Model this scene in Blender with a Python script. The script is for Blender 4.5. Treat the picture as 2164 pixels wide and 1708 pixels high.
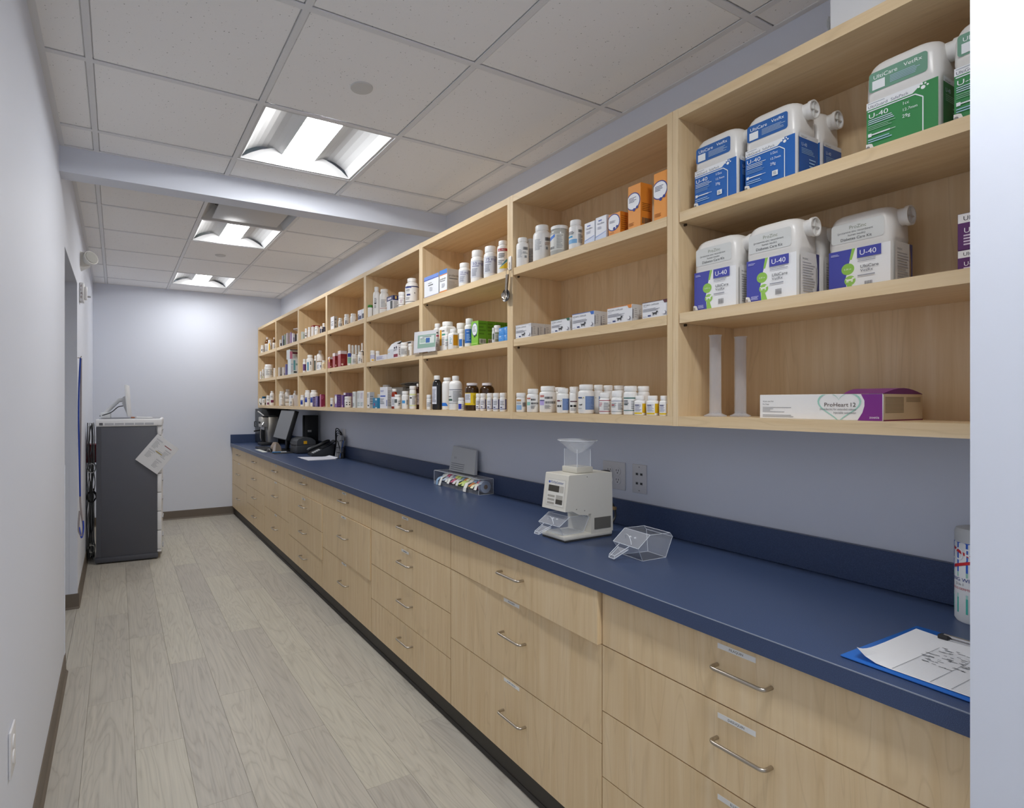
import bpy, bmesh, math, random
from mathutils import Vector, Matrix
random.seed(7)
for o in list(bpy.data.objects): bpy.data.objects.remove(o)
SC = bpy.context.scene
COL = SC.collection
PI = math.pi

# ------------------------------------------------------------------ camera
HC = 1.405                                   # camera height
cam = bpy.data.cameras.new('camera')
cam.sensor_fit = 'HORIZONTAL'; cam.sensor_width = 36.0
cam.lens = 36.0 * 1195.75 / 2164.0
cam.shift_x = (1082.0 - 900.0) / 2164.0
cam.shift_y = -(854.0 - 848.9) / 2164.0
cam.clip_start = 0.02; cam.clip_end = 60
camo = bpy.data.objects.new('camera', cam); COL.objects.link(camo)
camo.location = (0, 0, HC)
camo.rotation_euler = (PI / 2, 0, -math.radians(28.6315))
SC.camera = camo

# ------------------------------------------------------------------ world, exposure
w = bpy.data.worlds.new('world'); SC.world = w; w.use_nodes = True
w.node_tree.nodes['Background'].inputs[0].default_value = (0.75, 0.78, 0.82, 1)
w.node_tree.nodes['Background'].inputs[1].default_value = 0.3
SC.view_settings.view_transform = 'Standard'
SC.view_settings.look = 'None'
SC.view_settings.gamma = 1.0
SC.view_settings.use_curve_mapping = False
SC.view_settings.exposure = 1.45
SC.cycles.max_bounces = 16; SC.cycles.diffuse_bounces = 10; SC.cycles.transparent_max_bounces = 16
LAMP = 30.0          # emission of the troffer lenses

# ------------------------------------------------------------------ main dimensions (metres)
XL, XR = -0.238, 1.875          # left and right wall faces
YB = 7.36                       # far wall
YN = -2.6                       # wall behind the camera
CN, CF = 2.610, 2.738           # near and far ceiling heights
XS = 1.575                      # front of wall shelving
XC = 1.240                      # front of counter
XD = 1.262                      # drawer faces
ZC = HC - 0.5165                # counter top
BAYS = [0.361, 1.222, 2.083, 2.948, 3.806, 4.665, 5.523, 6.423, 7.345]
UNITS = [0.384, 1.222, 2.089, 2.957, 3.820, 4.707, 5.585, 6.452, 7.352]
SH = {'T': HC + .605, 'M': HC + .2825, 'L': HC - .047}

# ------------------------------------------------------------------ materials
MC = {}
def lin(h):
    if not isinstance(h, str): return tuple(h)
    h = h.lstrip('#'); v = [int(h[i:i+2], 16) / 255 for i in (0, 2, 4)]
    return tuple(c / 12.92 if c <= .04045 else ((c + .055) / 1.055) ** 2.4 for c in v)
def newmat(name):
    m = bpy.data.materials.new(name); m.use_nodes = True
    nt = m.node_tree; return m, nt, nt.nodes['Principled BSDF']
def pm(c, rough=.5, metal=0., spec=.5, trans=0., ior=1.45, emit=0., coat=0.):
    key = (c if isinstance(c, str) else tuple(c), rough, metal, spec, trans, emit, coat)
    if key in MC: return MC[key]
    m, nt, p = newmat('paint_%d' % len(MC)); L = lin(c)
    p.inputs['Base Color'].default_value = (*L, 1)
    p.inputs['Roughness'].default_value = rough
    p.inputs['Metallic'].default_value = metal
    p.inputs['Specular IOR Level'].default_value = spec
    p.inputs['IOR'].default_value = ior
    p.inputs['Transmission Weight'].default_value = trans
    p.inputs['Coat Weight'].default_value = coat
    if emit:
        p.inputs['Emission Color'].default_value = (*L, 1); p.inputs['Emission Strength'].default_value = emit
    MC[key] = m; return m
def N(nt, t, **k):
    n = nt.nodes.new(t)
    for a, b in k.items(): setattr(n, a, b)
    return n
def ramp(nt, stops):
    n = N(nt, 'ShaderNodeValToRGB'); e = n.color_ramp.elements
    while len(e) < len(stops): e.new(.5)
    for i, (p, c) in enumerate(stops): e[i].position = p; e[i].color = (*c, 1)
    return n
def coords(nt, scale, rnd=True):
    tc = N(nt, 'ShaderNodeTexCoord'); mp = N(nt, 'ShaderNodeMapping')
    mp.inputs['Scale'].default_value = scale
    src = tc.outputs['Object']
    if rnd:
        oi = N(nt, 'ShaderNodeObjectInfo'); mu = N(nt, 'ShaderNodeVectorMath', operation='MULTIPLY_ADD')
        cm = N(nt, 'ShaderNodeCombineXYZ')
        for i in range(3): nt.links.new(oi.outputs['Random'], cm.inputs[i])
        nt.links.new(cm.outputs[0], mu.inputs[0]); mu.inputs[1].default_value = (17.3, 31.1, 23.7)
        nt.links.new(src, mu.inputs[2]); src = mu.outputs[0]
    nt.links.new(src, mp.inputs['Vector']); return mp.outputs[0]
def wood(name, axis, ca, cb, cc):
    m, nt, p = newmat(name)
    s = {'X': (1.2, 26, 26), 'Y': (26, 1.2, 26), 'Z': (26, 26, 1.2)}[axis]
    v = coords(nt, s)
    n1 = N(nt, 'ShaderNodeTexNoise'); n1.inputs['Scale'].default_value = 1.6; n1.inputs['Detail'].default_value = 5
    n1.inputs['Roughness'].default_value = .6; n1.inputs['Distortion'].default_value = .25
    nt.links.new(v, n1.inputs['Vector'])
    r1 = ramp(nt, [(.3, ca), (.55, cb), (.75, cc)]); nt.links.new(n1.outputs['Fac'], r1.inputs[0])
    s2 = {'X': (.55, 5, 5), 'Y': (5, .55, 5), 'Z': (5, 5, .55)}[axis]
    v2 = coords(nt, s2)
    wv = N(nt, 'ShaderNodeTexNoise'); wv.inputs['Scale'].default_value = 1.3; wv.inputs['Detail'].default_value = 2
    wv.inputs['Distortion'].default_value = 1.2
    nt.links.new(v2, wv.inputs['Vector'])
    mt = N(nt, 'ShaderNodeMath', operation='MULTIPLY'); mt.inputs[1].default_value = 9
    nt.links.new(wv.outputs['Fac'], mt.inputs[0])
    fr = N(nt, 'ShaderNodeMath', operation='PINGPONG'); fr.inputs[1].default_value = .5
    nt.links.new(mt.outputs[0], fr.inputs[0])
    r2 = ramp(nt, [(.0, (.80, .77, .73)), (.10, (1, 1, 1)), (.5, (1, 1, 1))]); nt.links.new(fr.outputs[0], r2.inputs[0])
    mx = N(nt, 'ShaderNodeMix', data_type='RGBA', blend_type='MULTIPLY'); mx.inputs['Factor'].default_value = .40
    nt.links.new(r1.outputs[0], mx.inputs['A']); nt.links.new(r2.outputs[0], mx.inputs['B'])
    nt.links.new(mx.outputs['Result'], p.inputs['Base Color'])
    p.inputs['Roughness'].default_value = .42; p.inputs['Specular IOR Level'].default_value = .35
    return m
MA, MBc, MCc = lin('#d8bd93'), lin('#dfc7a0'), lin('#e5d0ae')
M_WZ = wood('maple_vertical', 'Z', MA, MBc, MCc)
M_WY = wood('maple_lengthwise', 'Y', MA, MBc, MCc)
def paint(name, c, var=.03, rough=.6, bump=.02, bs=220):
    m, nt, p = newmat(name); L = lin(c)
    n = N(nt, 'ShaderNodeTexNoise'); n.inputs['Scale'].default_value = 1.1; n.inputs['Detail'].default_value = 3
    nt.links.new(coords(nt, (1, 1, 1), False), n.inputs['Vector'])
    r = ramp(nt, [(.3, tuple(x * (1 - var) for x in L)), (.7, tuple(min(1, x * (1 + var)) for x in L))])
    nt.links.new(n.outputs['Fac'], r.inputs[0]); nt.links.new(r.outputs[0], p.inputs['Base Color'])
    p.inputs['Roughness'].default_value = rough; p.inputs['Specular IOR Level'].default_value = .25
    if bump:
        n2 = N(nt, 'ShaderNodeTexNoise'); n2.inputs['Scale'].default_value = bs
        nt.links.new(coords(nt, (1, 1, 1), False), n2.inputs['Vector'])
        b = N(nt, 'ShaderNodeBump'); b.inputs['Strength'].default_value = bump; b.inputs['Distance'].default_value = .001
        nt.links.new(n2.outputs['Fac'], b.inputs['Height']); nt.links.new(b.outputs[0], p.inputs['Normal'])
    return m
M_WALL = paint('wall_paint', '#dadfea', .010, .55)
M_BASE = paint('vinyl_base', '#6f665c', .04, .5, 0)
M_TOE = paint('toe_vinyl', '#4b4843', .05, .5, 0)
M_BAR = paint('grid_white', '#e2e3e5', .02, .5, 0)
def tile_mat():
    m, nt, p = newmat('ceiling_tile')
    v = coords(nt, (1, 1, 1))
    a = N(nt, 'ShaderNodeTexVoronoi'); a.inputs['Scale'].default_value = 105; nt.links.new(v, a.inputs['Vector'])
    b = N(nt, 'ShaderNodeTexNoise'); b.inputs['Scale'].default_value = 70; b.inputs['Detail'].default_value = 4; nt.links.new(v, b.inputs['Vector'])
    r0 = ramp(nt, [(.16, (1, 1, 1)), (.24, (0, 0, 0))]); nt.links.new(a.outputs['Distance'], r0.inputs[0])
    r1 = ramp(nt, [(.56, (0, 0, 0)), (.68, (1, 1, 1))]); nt.links.new(b.outputs['Fac'], r1.inputs[0])
    mu = N(nt, 'ShaderNodeMath', operation='MULTIPLY'); nt.links.new(r0.outputs[0], mu.inputs[0]); nt.links.new(r1.outputs[0], mu.inputs[1])
    mx = N(nt, 'ShaderNodeMix', data_type='RGBA'); nt.links.new(mu.outputs[0], mx.inputs['Factor'])
    mx.inputs['A'].default_value = (*lin('#f3f3f3'), 1); mx.inputs['B'].default_value = (*lin('#7d7d7b'), 1)
    nt.links.new(mx.outputs['Result'], p.inputs['Base Color']); p.inputs['Roughness'].default_value = .9
    p.inputs['Specular IOR Level'].default_value = .1
    return m
M_TILE = tile_mat()
def plank_mat():
    m, nt, p = newmat('vinyl_plank')
    v = coords(nt, (5, .5, 5))
    wv = N(nt, 'ShaderNodeTexNoise'); wv.inputs['Scale'].default_value = 1.3; wv.inputs['Detail'].default_value = 2.5; wv.inputs['Distortion'].default_value = 1.6
    nt.links.new(v, wv.inputs['Vector'])
    mt = N(nt, 'ShaderNodeMath', operation='MULTIPLY'); mt.inputs[1].default_value = 11; nt.links.new(wv.outputs['Fac'], mt.inputs[0])
    fr = N(nt, 'ShaderNodeMath', operation='PINGPONG'); fr.inputs[1].default_value = .5; nt.links.new(mt.outputs[0], fr.inputs[0])
    r = ramp(nt, [(0, lin('#aea99e')), (.14, lin('#b8b4a9')), (.5, lin('#bdb9ae'))]); nt.links.new(fr.outputs[0], r.inputs[0])
    v2 = coords(nt, (60, 1.6, 60))
    g = N(nt, 'ShaderNodeTexNoise'); g.inputs['Scale'].default_value = 2; g.inputs['Detail'].default_value = 5; nt.links.new(v2, g.inputs['Vector'])
    rg = ramp(nt, [(.3, (.86, .86, .87)), (.7, (1.05, 1.04, 1.02))]); nt.links.new(g.outputs['Fac'], rg.inputs[0])
    mx = N(nt, 'ShaderNodeMix', data_type='RGBA', blend_type='MULTIPLY'); mx.inputs['Factor'].default_value = .8
    nt.links.new(r.outputs[0], mx.inputs['A']); nt.links.new(rg.outputs[0], mx.inputs['B'])
    oi = N(nt, 'ShaderNodeObjectInfo')
    rr = ramp(nt, [(0, (.90, .89, .90)), (.5, (.99, .98, .97)), (1, (1.06, 1.06, 1.02))]); nt.links.new(oi.outputs['Random'], rr.inputs[0])
    m2 = N(nt, 'ShaderNodeMix', data_type='RGBA', blend_type='MULTIPLY'); m2.inputs['Factor'].default_value = 1
    nt.links.new(mx.outputs['Result'], m2.inputs['A']); nt.links.new(rr.outputs[0], m2.inputs['B'])
    nt.links.new(m2.outputs['Result'], p.inputs['Base Color']); p.inputs['Roughness'].default_value = .42; p.inputs['Specular IOR Level'].default_value = .3
    return m
M_PLANK = plank_mat()
def lam_mat():
    m, nt, p = newmat('navy_laminate')
    n = N(nt, 'ShaderNodeTexNoise'); n.inputs['Scale'].default_value = 900; n.inputs['Detail'].default_value = 2
    nt.links.new(coords(nt, (1, 1, 1), False), n.inputs['Vector'])
    r = ramp(nt, [(.35, lin('#33415f')), (.55, lin('#3d4d6f')), (.72, lin('#55678a'))]); nt.links.new(n.outputs['Fac'], r.inputs[0])
    nt.links.new(r.outputs[0], p.inputs['Base Color']); p.inputs['Roughness'].default_value = .33; p.inputs['Specular IOR Level'].default_value = .45
    return m
M_LAM = lam_mat()
M_STEEL = pm('#b9b1a6', .28, 1.0)
M_CHROME = pm('#d0d0d2', .15, 1.0)
def clear_mat(name, tint, fac, rough=.05):
    m, nt, p = newmat(name); nt.nodes.remove(p)
    t = N(nt, 'ShaderNodeBsdfTransparent'); t.inputs[0].default_value = (*tint, 1)
    g = N(nt, 'ShaderNodeBsdfPrincipled'); g.inputs['Base Color'].default_value = (.8, .82, .86, 1); g.inputs['Roughness'].default_value = rough
    lw = N(nt, 'ShaderNodeLayerWeight'); lw.inputs['Blend'].default_value = .35
    ml = N(nt, 'ShaderNodeMath', operation='MULTIPLY_ADD'); ml.inputs[1].default_value = .55; ml.inputs[2].default_value = fac
    nt.links.new(lw.outputs['Facing'], ml.inputs[0])
    mx = N(nt, 'ShaderNodeMixShader'); nt.links.new(ml.outputs[0], mx.inputs[0]); nt.links.new(t.outputs[0], mx.inputs[1]); nt.links.new(g.outputs[0], mx.inputs[2])
    nt.links.new(mx.outputs[0], nt.nodes['Material Output'].inputs[0]); return m
M_CLEAR = clear_mat('clear_acrylic', (.96, .97, .98), .10)
M_FROST = clear_mat('frosted_plastic', (.93, .92, .92), .30, .35)
M_EDGE = pm('#dfe4ea', .2)

# ------------------------------------------------------------------ mesh builder
class MB:
    def __init__(s): s.v = []; s.f = []; s.m = []; s.mats = []; s.sm = []
    def mi(s, mat):
        if mat not in s.mats: s.mats.append(mat)
        return s.mats.index(mat)
    def face(s, pts, mat, smooth=False):
        b = len(s.v); s.v += [tuple(p) for p in pts]; s.f.append(tuple(range(b, b + len(pts)))); s.m.append(s.mi(mat)); s.sm.append(smooth); return s
    def raw(s, vs, fs, mat, smooth=False):
        b = len(s.v); s.v += [tuple(p) for p in vs]; k = s.mi(mat)
        for f in fs: s.f.append(tuple(i + b for i in f)); s.m.append(k); s.sm.append(smooth)
        return s
    def box(s, x0, x1, y0, y1, z0, z1, mat):
        vs = [(x, y, z) for z in (z0, z1) for y in (y0, y1) for x in (x0, x1)]
        return s.raw(vs, [(0, 2, 3, 1), (4, 5, 7, 6), (0, 1, 5, 4), (2, 6, 7, 3), (0, 4, 6, 2), (1, 3, 7, 5)], mat)
    def rbox(s, x0, x1, y0, y1, z0, z1, mat, bev=.003, seg=2, xf=None):
        bm = bmesh.new(); bmesh.ops.create_cube(bm, size=1)
        for v in bm.verts: v.co = ((x0 + x1) / 2 + v.co.x * (x1 - x0), (y0 + y1) / 2 + v.co.y * (y1 - y0), (z0 + z1) / 2 + v.co.z * (z1 - z0))
        bmesh.ops.bevel(bm, geom=bm.edges[:], offset=bev, segments=seg, affect='EDGES', profile=.5)
        return s.bm(bm, mat, True, xf)
    def bm(s, bm, mat, smooth=False, xf=None):
        bm.verts.index_update(); vs = [v.co.copy() for v in bm.verts]
        if xf is not None: vs = [xf @ v for v in vs]
        fs = [tuple(v.index for v in f.verts) for f in bm.faces]; bm.free(); return s.raw(vs, fs, mat, smooth)
    def prism(s, poly, y0, y1, mat, axis='Y'):
        # polygon in (a, b) extruded along an axis: Y -> (x,z), X -> (y,z), Z -> (x,y)
        def P(a, b, t): return {'Y': (a, t, b), 'X': (t, a, b), 'Z': (a, b, t)}[axis]
        n = len(poly); vs = [P(a, b, y0) for a, b in poly] + [P(a, b, y1) for a, b in poly]
        fs = [tuple(range(n)), tuple(range(2 * n - 1, n - 1, -1))] + [(i, i + n, (i + 1) % n + n, (i + 1) % n) for i in range(n)]
        return s.raw(vs, fs, mat)
    def lathe(s, prof, mat, seg=24, c=(0, 0, 0), rad=None, axis='Z', smooth=True):
        vs = []; fs = []
        for (r, z) in prof:
            for k in range(seg):
                a = 2 * PI * k / seg; q = r * (rad(a) if rad else 1)
                p = (q * math.cos(a), q * math.sin(a), z)
                if axis == 'Y': p = (p[0], p[2], p[1])
                if axis == 'X': p = (p[2], p[0], p[1])
                vs.append((p[0] + c[0], p[1] + c[1], p[2] + c[2]))
        for j in range(len(prof) - 1):
            for k in range(seg):
                a = j * seg + k; b = j * seg + (k + 1) % seg; fs.append((a, b, b + seg, a + seg))
        if prof[0][0] > 1e-5: fs.append(tuple(range(seg - 1, -1, -1)))
        if prof[-1][0] > 1e-5: fs.append(tuple((len(prof) - 1) * seg + k for k in range(seg)))
        return s.raw(vs, fs, mat, smooth)
    def tube(s, path, r, mat, seg=8, closed=False):
        P = [Vector(p) for p in path]; vs = []; fs = []; n = len(P); up = None
        for i, p in enumerate(P):
            t = (P[min(i + 1, n - 1)] - P[max(i - 1, 0)]).normalized()
            if up is None:
                up = Vector((0, 0, 1)) if abs(t.z) < .9 else Vector((1, 0, 0))
            a = t.cross(up)
            if a.length < 1e-5: a = t.orthogonal()
            a.normalize(); b = a.cross(t).normalized(); up = b
            for k in range(seg):
                th = 2 * PI * k / seg; vs.append(p + a * r * math.cos(th) + b * r * math.sin(th))
        for i in range(n - 1):
            for k in range(seg):
                q = i * seg + k; w_ = i * seg + (k + 1) % seg; fs.append((q, w_, w_ + seg, q + seg))
        fs.append(tuple(range(seg - 1, -1, -1))); fs.append(tuple((n - 1) * seg + k for k in range(seg)))
        return s.raw(vs, fs, mat, True)
    def text(s, body, size, fn, mat, align='LEFT', wx=1.0):
        vs, fs = text_geo(body, align)
        return s.raw([fn(x * size * wx, y * size) for x, y in vs], fs, mat)
    def build(s, name, parent=None, loc=None):
        me = bpy.data.meshes.new(name); me.from_pydata(s.v, [], s.f)
        for m in s.mats: me.materials.append(m)
        me.polygons.foreach_set('material_index', s.m); me.polygons.foreach_set('use_smooth', s.sm)
        me.update()
        if any(s.sm):
            try: me.set_sharp_from_angle(angle=math.radians(38))
            except Exception: pass
        o = bpy.data.objects.new(name, me); COL.objects.link(o)
        if parent is not None: o.parent = parent
        if loc: o.location = loc
        return o
TX = {}
def text_geo(body, align='LEFT'):
    k = (body, align)
    if k not in TX:
        cu = bpy.data.curves.new('t', 'FONT'); cu.body = body; cu.size = 1; cu.align_x = align; cu.resolution_u = 3
        ob = bpy.data.objects.new('t', cu); COL.objects.link(ob)
        dg = bpy.context.evaluated_depsgraph_get(); me = bpy.data.meshes.new_from_object(ob.evaluated_get(dg))
        TX[k] = ([(v.co.x, v.co.y) for v in me.vertices], [tuple(p.vertices) for p in me.polygons])
        bpy.data.objects.remove(ob); bpy.data.curves.remove(cu); bpy.data.meshes.remove(me)
    return TX[k]
def thing(name, label, cat, loc=(0, 0, 0), rz=0, group=None):
    o = bpy.data.objects.new(name, None); COL.objects.link(o); o.empty_display_size = .03
    o.location = loc; o.rotation_euler = (0, 0, rz); o['label'] = label; o['category'] = cat
    if group: o['group'] = group
    return o
def tag(o, label, cat, group=None):
    o['label'] = label; o['category'] = cat
    if group: o['group'] = group
    return o
def struct(mb, name, label, parent=None):
    o = mb.build(name, parent)
    if parent is None: o['kind'] = 'structure'; o['label'] = label; o['category'] = 'room part'
    return o

# ================================================================== THE ROOM
mb = MB(); mb.box(-1.7, 3.3, YN - .1, YB + .12, -.10, -.006, pm('#8d887e', .7)); floor = struct(mb, 'floor', 'grey oak vinyl plank floor of the narrow room')
PW, PL = .182, 1.22
pl_mesh = {}
def plank(x0, x1, y0, y1):
    key = (round(x1 - x0, 4), round(y1 - y0, 4))
    if key not in pl_mesh:
        a, b = key; g = .0003; e = .0007
        m_ = MB()
        vs = [(g, g, -.006), (a - g, g, -.006), (a - g, b - g, -.006), (g, b - g, -.006),
              (g, g, -e), (a - g, g, -e), (a - g, b - g, -e), (g, b - g, -e),
              (g + e, g + e, 0), (a - g - e, g + e, 0), (a - g - e, b - g - e, 0), (g + e, b - g - e, 0)]
        fs = [(0, 1, 5, 4), (1, 2, 6, 5), (2, 3, 7, 6), (3, 0, 4, 7), (4, 5, 9, 8), (5, 6, 10, 9), (6, 7, 11, 10), (7, 4, 8, 11), (8, 9, 10, 11)]
        m_.raw(vs, fs, M_PLANK); o = m_.build('plank', floor, (x0, y0, 0)); pl_mesh[key] = o.data; return
    o = bpy.data.objects.new('plank', pl_mesh[key]); COL.objects.link(o); o.parent = floor; o.location = (x0, y0, 0)
x = -.30; i = 0
while x < 1.40:
    off = (i * .47) % PL; y = YN - off
    while y < YB:
        y0 = max(y, YN); y1 = min(y + PL, YB)
        if y1 - y0 > .02: plank(max(x, XL - .001), x + PW, y0, y1)
        y += PL
    x += PW; i += 1
# side passage floor behind the doorway, and the floor right of the camera
for k in range(7): plank(XL - .0015 - PW * (k + 1), XL - .0015 - PW * k, 3.2, 4.9)
for k in range(6): plank(1.52 + PW * k, 1.52 + PW * (k + 1), YN, .24)

OP0, OP1, OPZ = 3.475, 4.515, HC + .806      # doorway in the left wall
mb = MB()
mb.box(XL - .125, XL, YN, OP0, 0, 2.85, M_WALL); mb.box(XL - .125, XL, OP1, YB, 0, 2.85, M_WALL); mb.box(XL - .125, XL, OP0, OP1, OPZ, 2.85, M_WALL)
wl = struct(mb, 'wall_left', 'pale blue grey painted left wall with a doorway')
mb = MB(); mb.box(XL - .125, XR + .1, YB, YB + .1, 0, 2.85, M_WALL); struct(mb, 'wall_back', 'pale blue grey wall at the far end')
mb = MB(); mb.box(XR, XR + .1, .361, YB, 0, 2.85, M_WALL); struct(mb, 'wall_right', 'pale blue grey wall behind the shelving')
mb = MB(); mb.box(1.146, XR + .1, .236, .361, 0, 2.85, M_WALL); struct(mb, 'wall_partition', 'short painted wall end at the right edge')
mb = MB(); mb.box(3.1, 3.2, YN, .30, 0, 2.85, M_WALL); mb.box(XR + .1, 3.2, .236, .36, 0, 2.85, M_WALL); struct(mb, 'wall_side', 'painted wall right of the camera')
mb = MB(); mb.box(XL - .2, 3.2, YN - .1, YN, 0, 2.85, M_WALL); struct(mb, 'wall_front', 'painted wall behind the camera')
mb = MB(); mb.box(-1.6, -1.5, 3.1, 5.0, 0, 2.85, M_WALL); mb.box(-1.6, XL - .126, 3.1, 3.2, 0, 2.85, M_WALL); mb.box(-1.6, XL - .126, 4.9, 5.0, 0, 2.85, M_WALL)
struct(mb, 'wall_passage', 'painted walls of the side passage')
# beam across the ceiling
mb = MB(); mb.box(XL, XR, 3.159, 3.272, HC + 1.085, 2.84, M_WALL); struct(mb, 'trim_1', 'painted dropped beam crossing the ceiling')
# vinyl cove base
def cove(name, pts, label):
    m_ = MB()
    for (ax, a0, a1, face, sgn) in pts:
        prof = [(0, .0), (sgn * .016, .0), (sgn * .016, .003), (sgn * .007, .014), (sgn * .005, .098), (sgn * .003, .101), (0, .101)]
        if ax == 'Y': m_.prism([(face + p[0], p[1]) for p in prof], a0, a1, M_BASE, 'Y')
        else: m_.prism([(face + p[0], p[1]) for p in prof], a0, a1, M_BASE, 'X')
    return struct(m_, name, label)
cove('baseboard_left', [('Y', YN, OP0, XL, 1), ('Y', OP1, YB, XL, 1), ('X', XL - .125, XL + .012, OP1, -1)], 'taupe vinyl cove base along the left wall')
cove('baseboard_back', [('X', XL, XD + .03, YB, -1)], 'taupe vinyl cove base along the far wall')
# corner guards on the doorway
mb = MB()
mb.box(XL - .03, XL + .0025, OP0, OP0 + .002, .101, HC - .33, M_WALL); mb.box(XL, XL + .0025, OP0 - .03, OP0, .101, HC - .33, M_WALL)
tag(mb.build('corner_guard'), 'thin painted corner guard on the near edge of the doorway', 'corner guard')
mb = MB()
mb.box(XL - .045, XL + .0025, OP1 - .0025, OP1, .101, HC - .28, M_WALL); mb.box(XL, XL + .0025, OP1, OP1 + .03, .101, HC - .28, M_WALL)
tag(mb.build('corner_guard'), 'thin painted corner guard on the far edge of the doorway', 'corner guard')

# ---------------- ceiling
mb = MB(); mb.box(-1.7, 3.3, YN - .1, YB + .12, 2.85, 2.92, M_BAR); ceil = struct(mb, 'ceiling', 'white suspended ceiling of square speckled tiles')
NX = [XL, -.086, .512, 1.128, 1.742, XR]; NY = [YN, -2.02, -1.41, -.80, -.19, .445, 1.074, 1.696, 2.325, 2.920, 3.159]
FX = [XL, -.105, .525, 1.150, 1.795, XR]; FY = [3.272, 3.790, 4.419, 5.040, 5.687, 6.350, 6.991, YB]
tl_mesh = {}
def tile(x0, x1, y0, y1, z):
    key = (round(x1 - x0, 3), round(y1 - y0, 3))
    if key in tl_mesh:
        o = bpy.data.objects.new('ceiling_tile', tl_mesh[key]); COL.objects.link(o); o.parent = ceil; o.location = (x0, y0, z); return
    a, b = x1 - x0, y1 - y0; i_ = .010
    m_ = MB(); vs = [(.001, .001, .010), (a - .001, .001, .010), (a - .001, b - .001, .010), (.001, b - .001, .010),
                     (i_, i_, .010), (a - i_, i_, .010), (a - i_, b - i_, .010), (i_, b - i_, .010),
                     (i_ + .006, i_ + .006, .003), (a - i_ - .006, i_ + .006, .003), (a - i_ - .006, b - i_ - .006, .003), (i_ + .006, b - i_ - .006, .003),
                     (.001, .001, .025), (a - .001, .001, .025), (a - .001, b - .001, .025), (.001, b - .001, .025)]
    fs = [(8, 11, 10, 9), (4, 8, 9, 5), (5, 9, 10, 6), (6, 10, 11, 7), (7, 11, 8, 4), (0, 4, 5, 1), (1, 5, 6, 2), (2, 6, 7, 3), (3, 7, 4, 0), (12, 13, 14, 15), (0, 1, 13, 12), (1, 2, 14, 13), (2, 3, 15, 14), (3, 0, 12, 15)]
    m_.raw(vs, fs, M_TILE); o = m_.build('ceiling_tile', ceil, (x0, y0, z)); tl_mesh[key] = o.data
def grid(GX, GY, z, skip):
    for i_ in range(len(GX) - 1):
        for j in range(len(GY) - 1):
            if (i_, j) in skip: continue
            tile(GX[i_], GX[i_ + 1], GY[j], GY[j + 1], z)
    hw = .011
    for k, gx in enumerate(GX):
        m_ = MB()
        a, b = (gx - hw, gx + hw) if 0 < k < len(GX) - 1 else ((gx, gx + .022) if k == 0 else (gx - .022, gx))
        m_.box(a, b, GY[0], GY[-1], z, z + .004, M_BAR); m_.build('grid_bar', ceil)
    for k, gy in enumerate(GY):
        for i_ in range(len(GX) - 1):
            m_ = MB(); a = GX[i_] + (hw if i_ else .022); b = GX[i_ + 1] - (hw if i_ < len(GX) - 2 else .022)
            y0, y1 = (gy - hw, gy + hw) if 0 < k < len(GY) - 1 else ((gy, gy + .012) if k == 0 else (gy - .012, gy))
            m_.box(a, b, y0, y1, z, z + .004, M_BAR); m_.build('grid_bar', ceil)
LN = [(2, 8), (2, 4), (2, 1)]; LF = [(2, 2), (2, 5)]
grid(NX, NY, CN, set(LN)); grid(FX, FY, CF, set(LF) | {(2, 1)})
# ceiling over the side passage and right of the camera
mb = MB(); mb.box(-1.5, XL - .12, 3.2, 4.9, 2.45, 2.47, M_TILE); mb.box(XR, 3.1, YN, .24, CN, CN + .02, M_TILE); mb.build('passage_ceiling', ceil)

# ---------------- troffers
M_REFL = pm('#c4c5c6', .45)
def troffer(x0, x1, y0, y1, z, label, power=1.0):
    M_LENS = pm('#ffffff', .5, emit=LAMP * power)
    t = thing('ceiling_light', label, 'light', ((x0 + x1) / 2, (y0 + y1) / 2, z), 0, 'recessed ceiling lights')
    a = (x1 - x0) / 2 - .012; b = (y1 - y0) / 2 - .012
    m_ = MB()
    for s_ in (-1, 1):
        m_.box(min(s_ * a, s_ * (a - .012)), max(s_ * a, s_ * (a - .012)), -b, b, .003, .012, M_REFL)
        m_.box(-a + .012, a - .012, min(s_ * b, s_ * (b - .012)), max(s_ * b, s_ * (b - .012)), .003, .012, M_REFL)
    m_.build('frame', t)
    L = .082
    pts = [(a - .012, .006)]
    for k in range(1, 9):
        q = k / 8.0; xx = (a - .012) + (L - (a - .012)) * q
        pts.append((xx, .006 + .075 * math.sin(PI * (.08 + .72 * q)) ))
    for s_ in (-1, 1):
        m_ = MB()
        for k in range(len(pts) - 1):
            p, q = pts[k], pts[k + 1]
            m_.face([(s_ * p[0], -b + .012, p[1]), (s_ * p[0], b - .012, p[1]), (s_ * q[0], b - .012, q[1]), (s_ * q[0], -b + .012, q[1])], M_REFL, True)
        m_.build('reflector', t)
    for s_ in (-1, 1):
        m_ = MB(); yy = s_ * (b - .012); poly = []
        for k in range(13):
            q = -1 + k / 6.0; poly.append((q * (a - .012), .006 + .075 * max(0, 1 - abs(q) ** 2.5)))
        lean = [(p[0], yy - s_ * .035 * (p[1] - .006) / .075, p[1]) for p in poly]
        for k in range(12): m_.face([(poly[k][0], yy, .006), (poly[k + 1][0], yy, .006), lean[k + 1], lean[k]], M_REFL, True)
        m_.build('end_plate', t)
    m_ = MB(); zz = pts[-1][1]; prof = [(-L, zz), (-L * .6, zz - .014), (0, zz - .02), (L * .6, zz - .014), (L, zz)]
    for k in range(4):
        p, q = prof[k], prof[k + 1]; yb = b - .03
        m_.face([(p[0], -yb, p[1]), (p[0], yb, p[1]), (q[0], yb, q[1]), (q[0], -yb, q[1])], M_LENS, True)
    m_.build('lens', t)
    m_ = MB(); m_.box(-a, a, -b, b, .088, .092, M_REFL); m_.build('housing', t)
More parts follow.
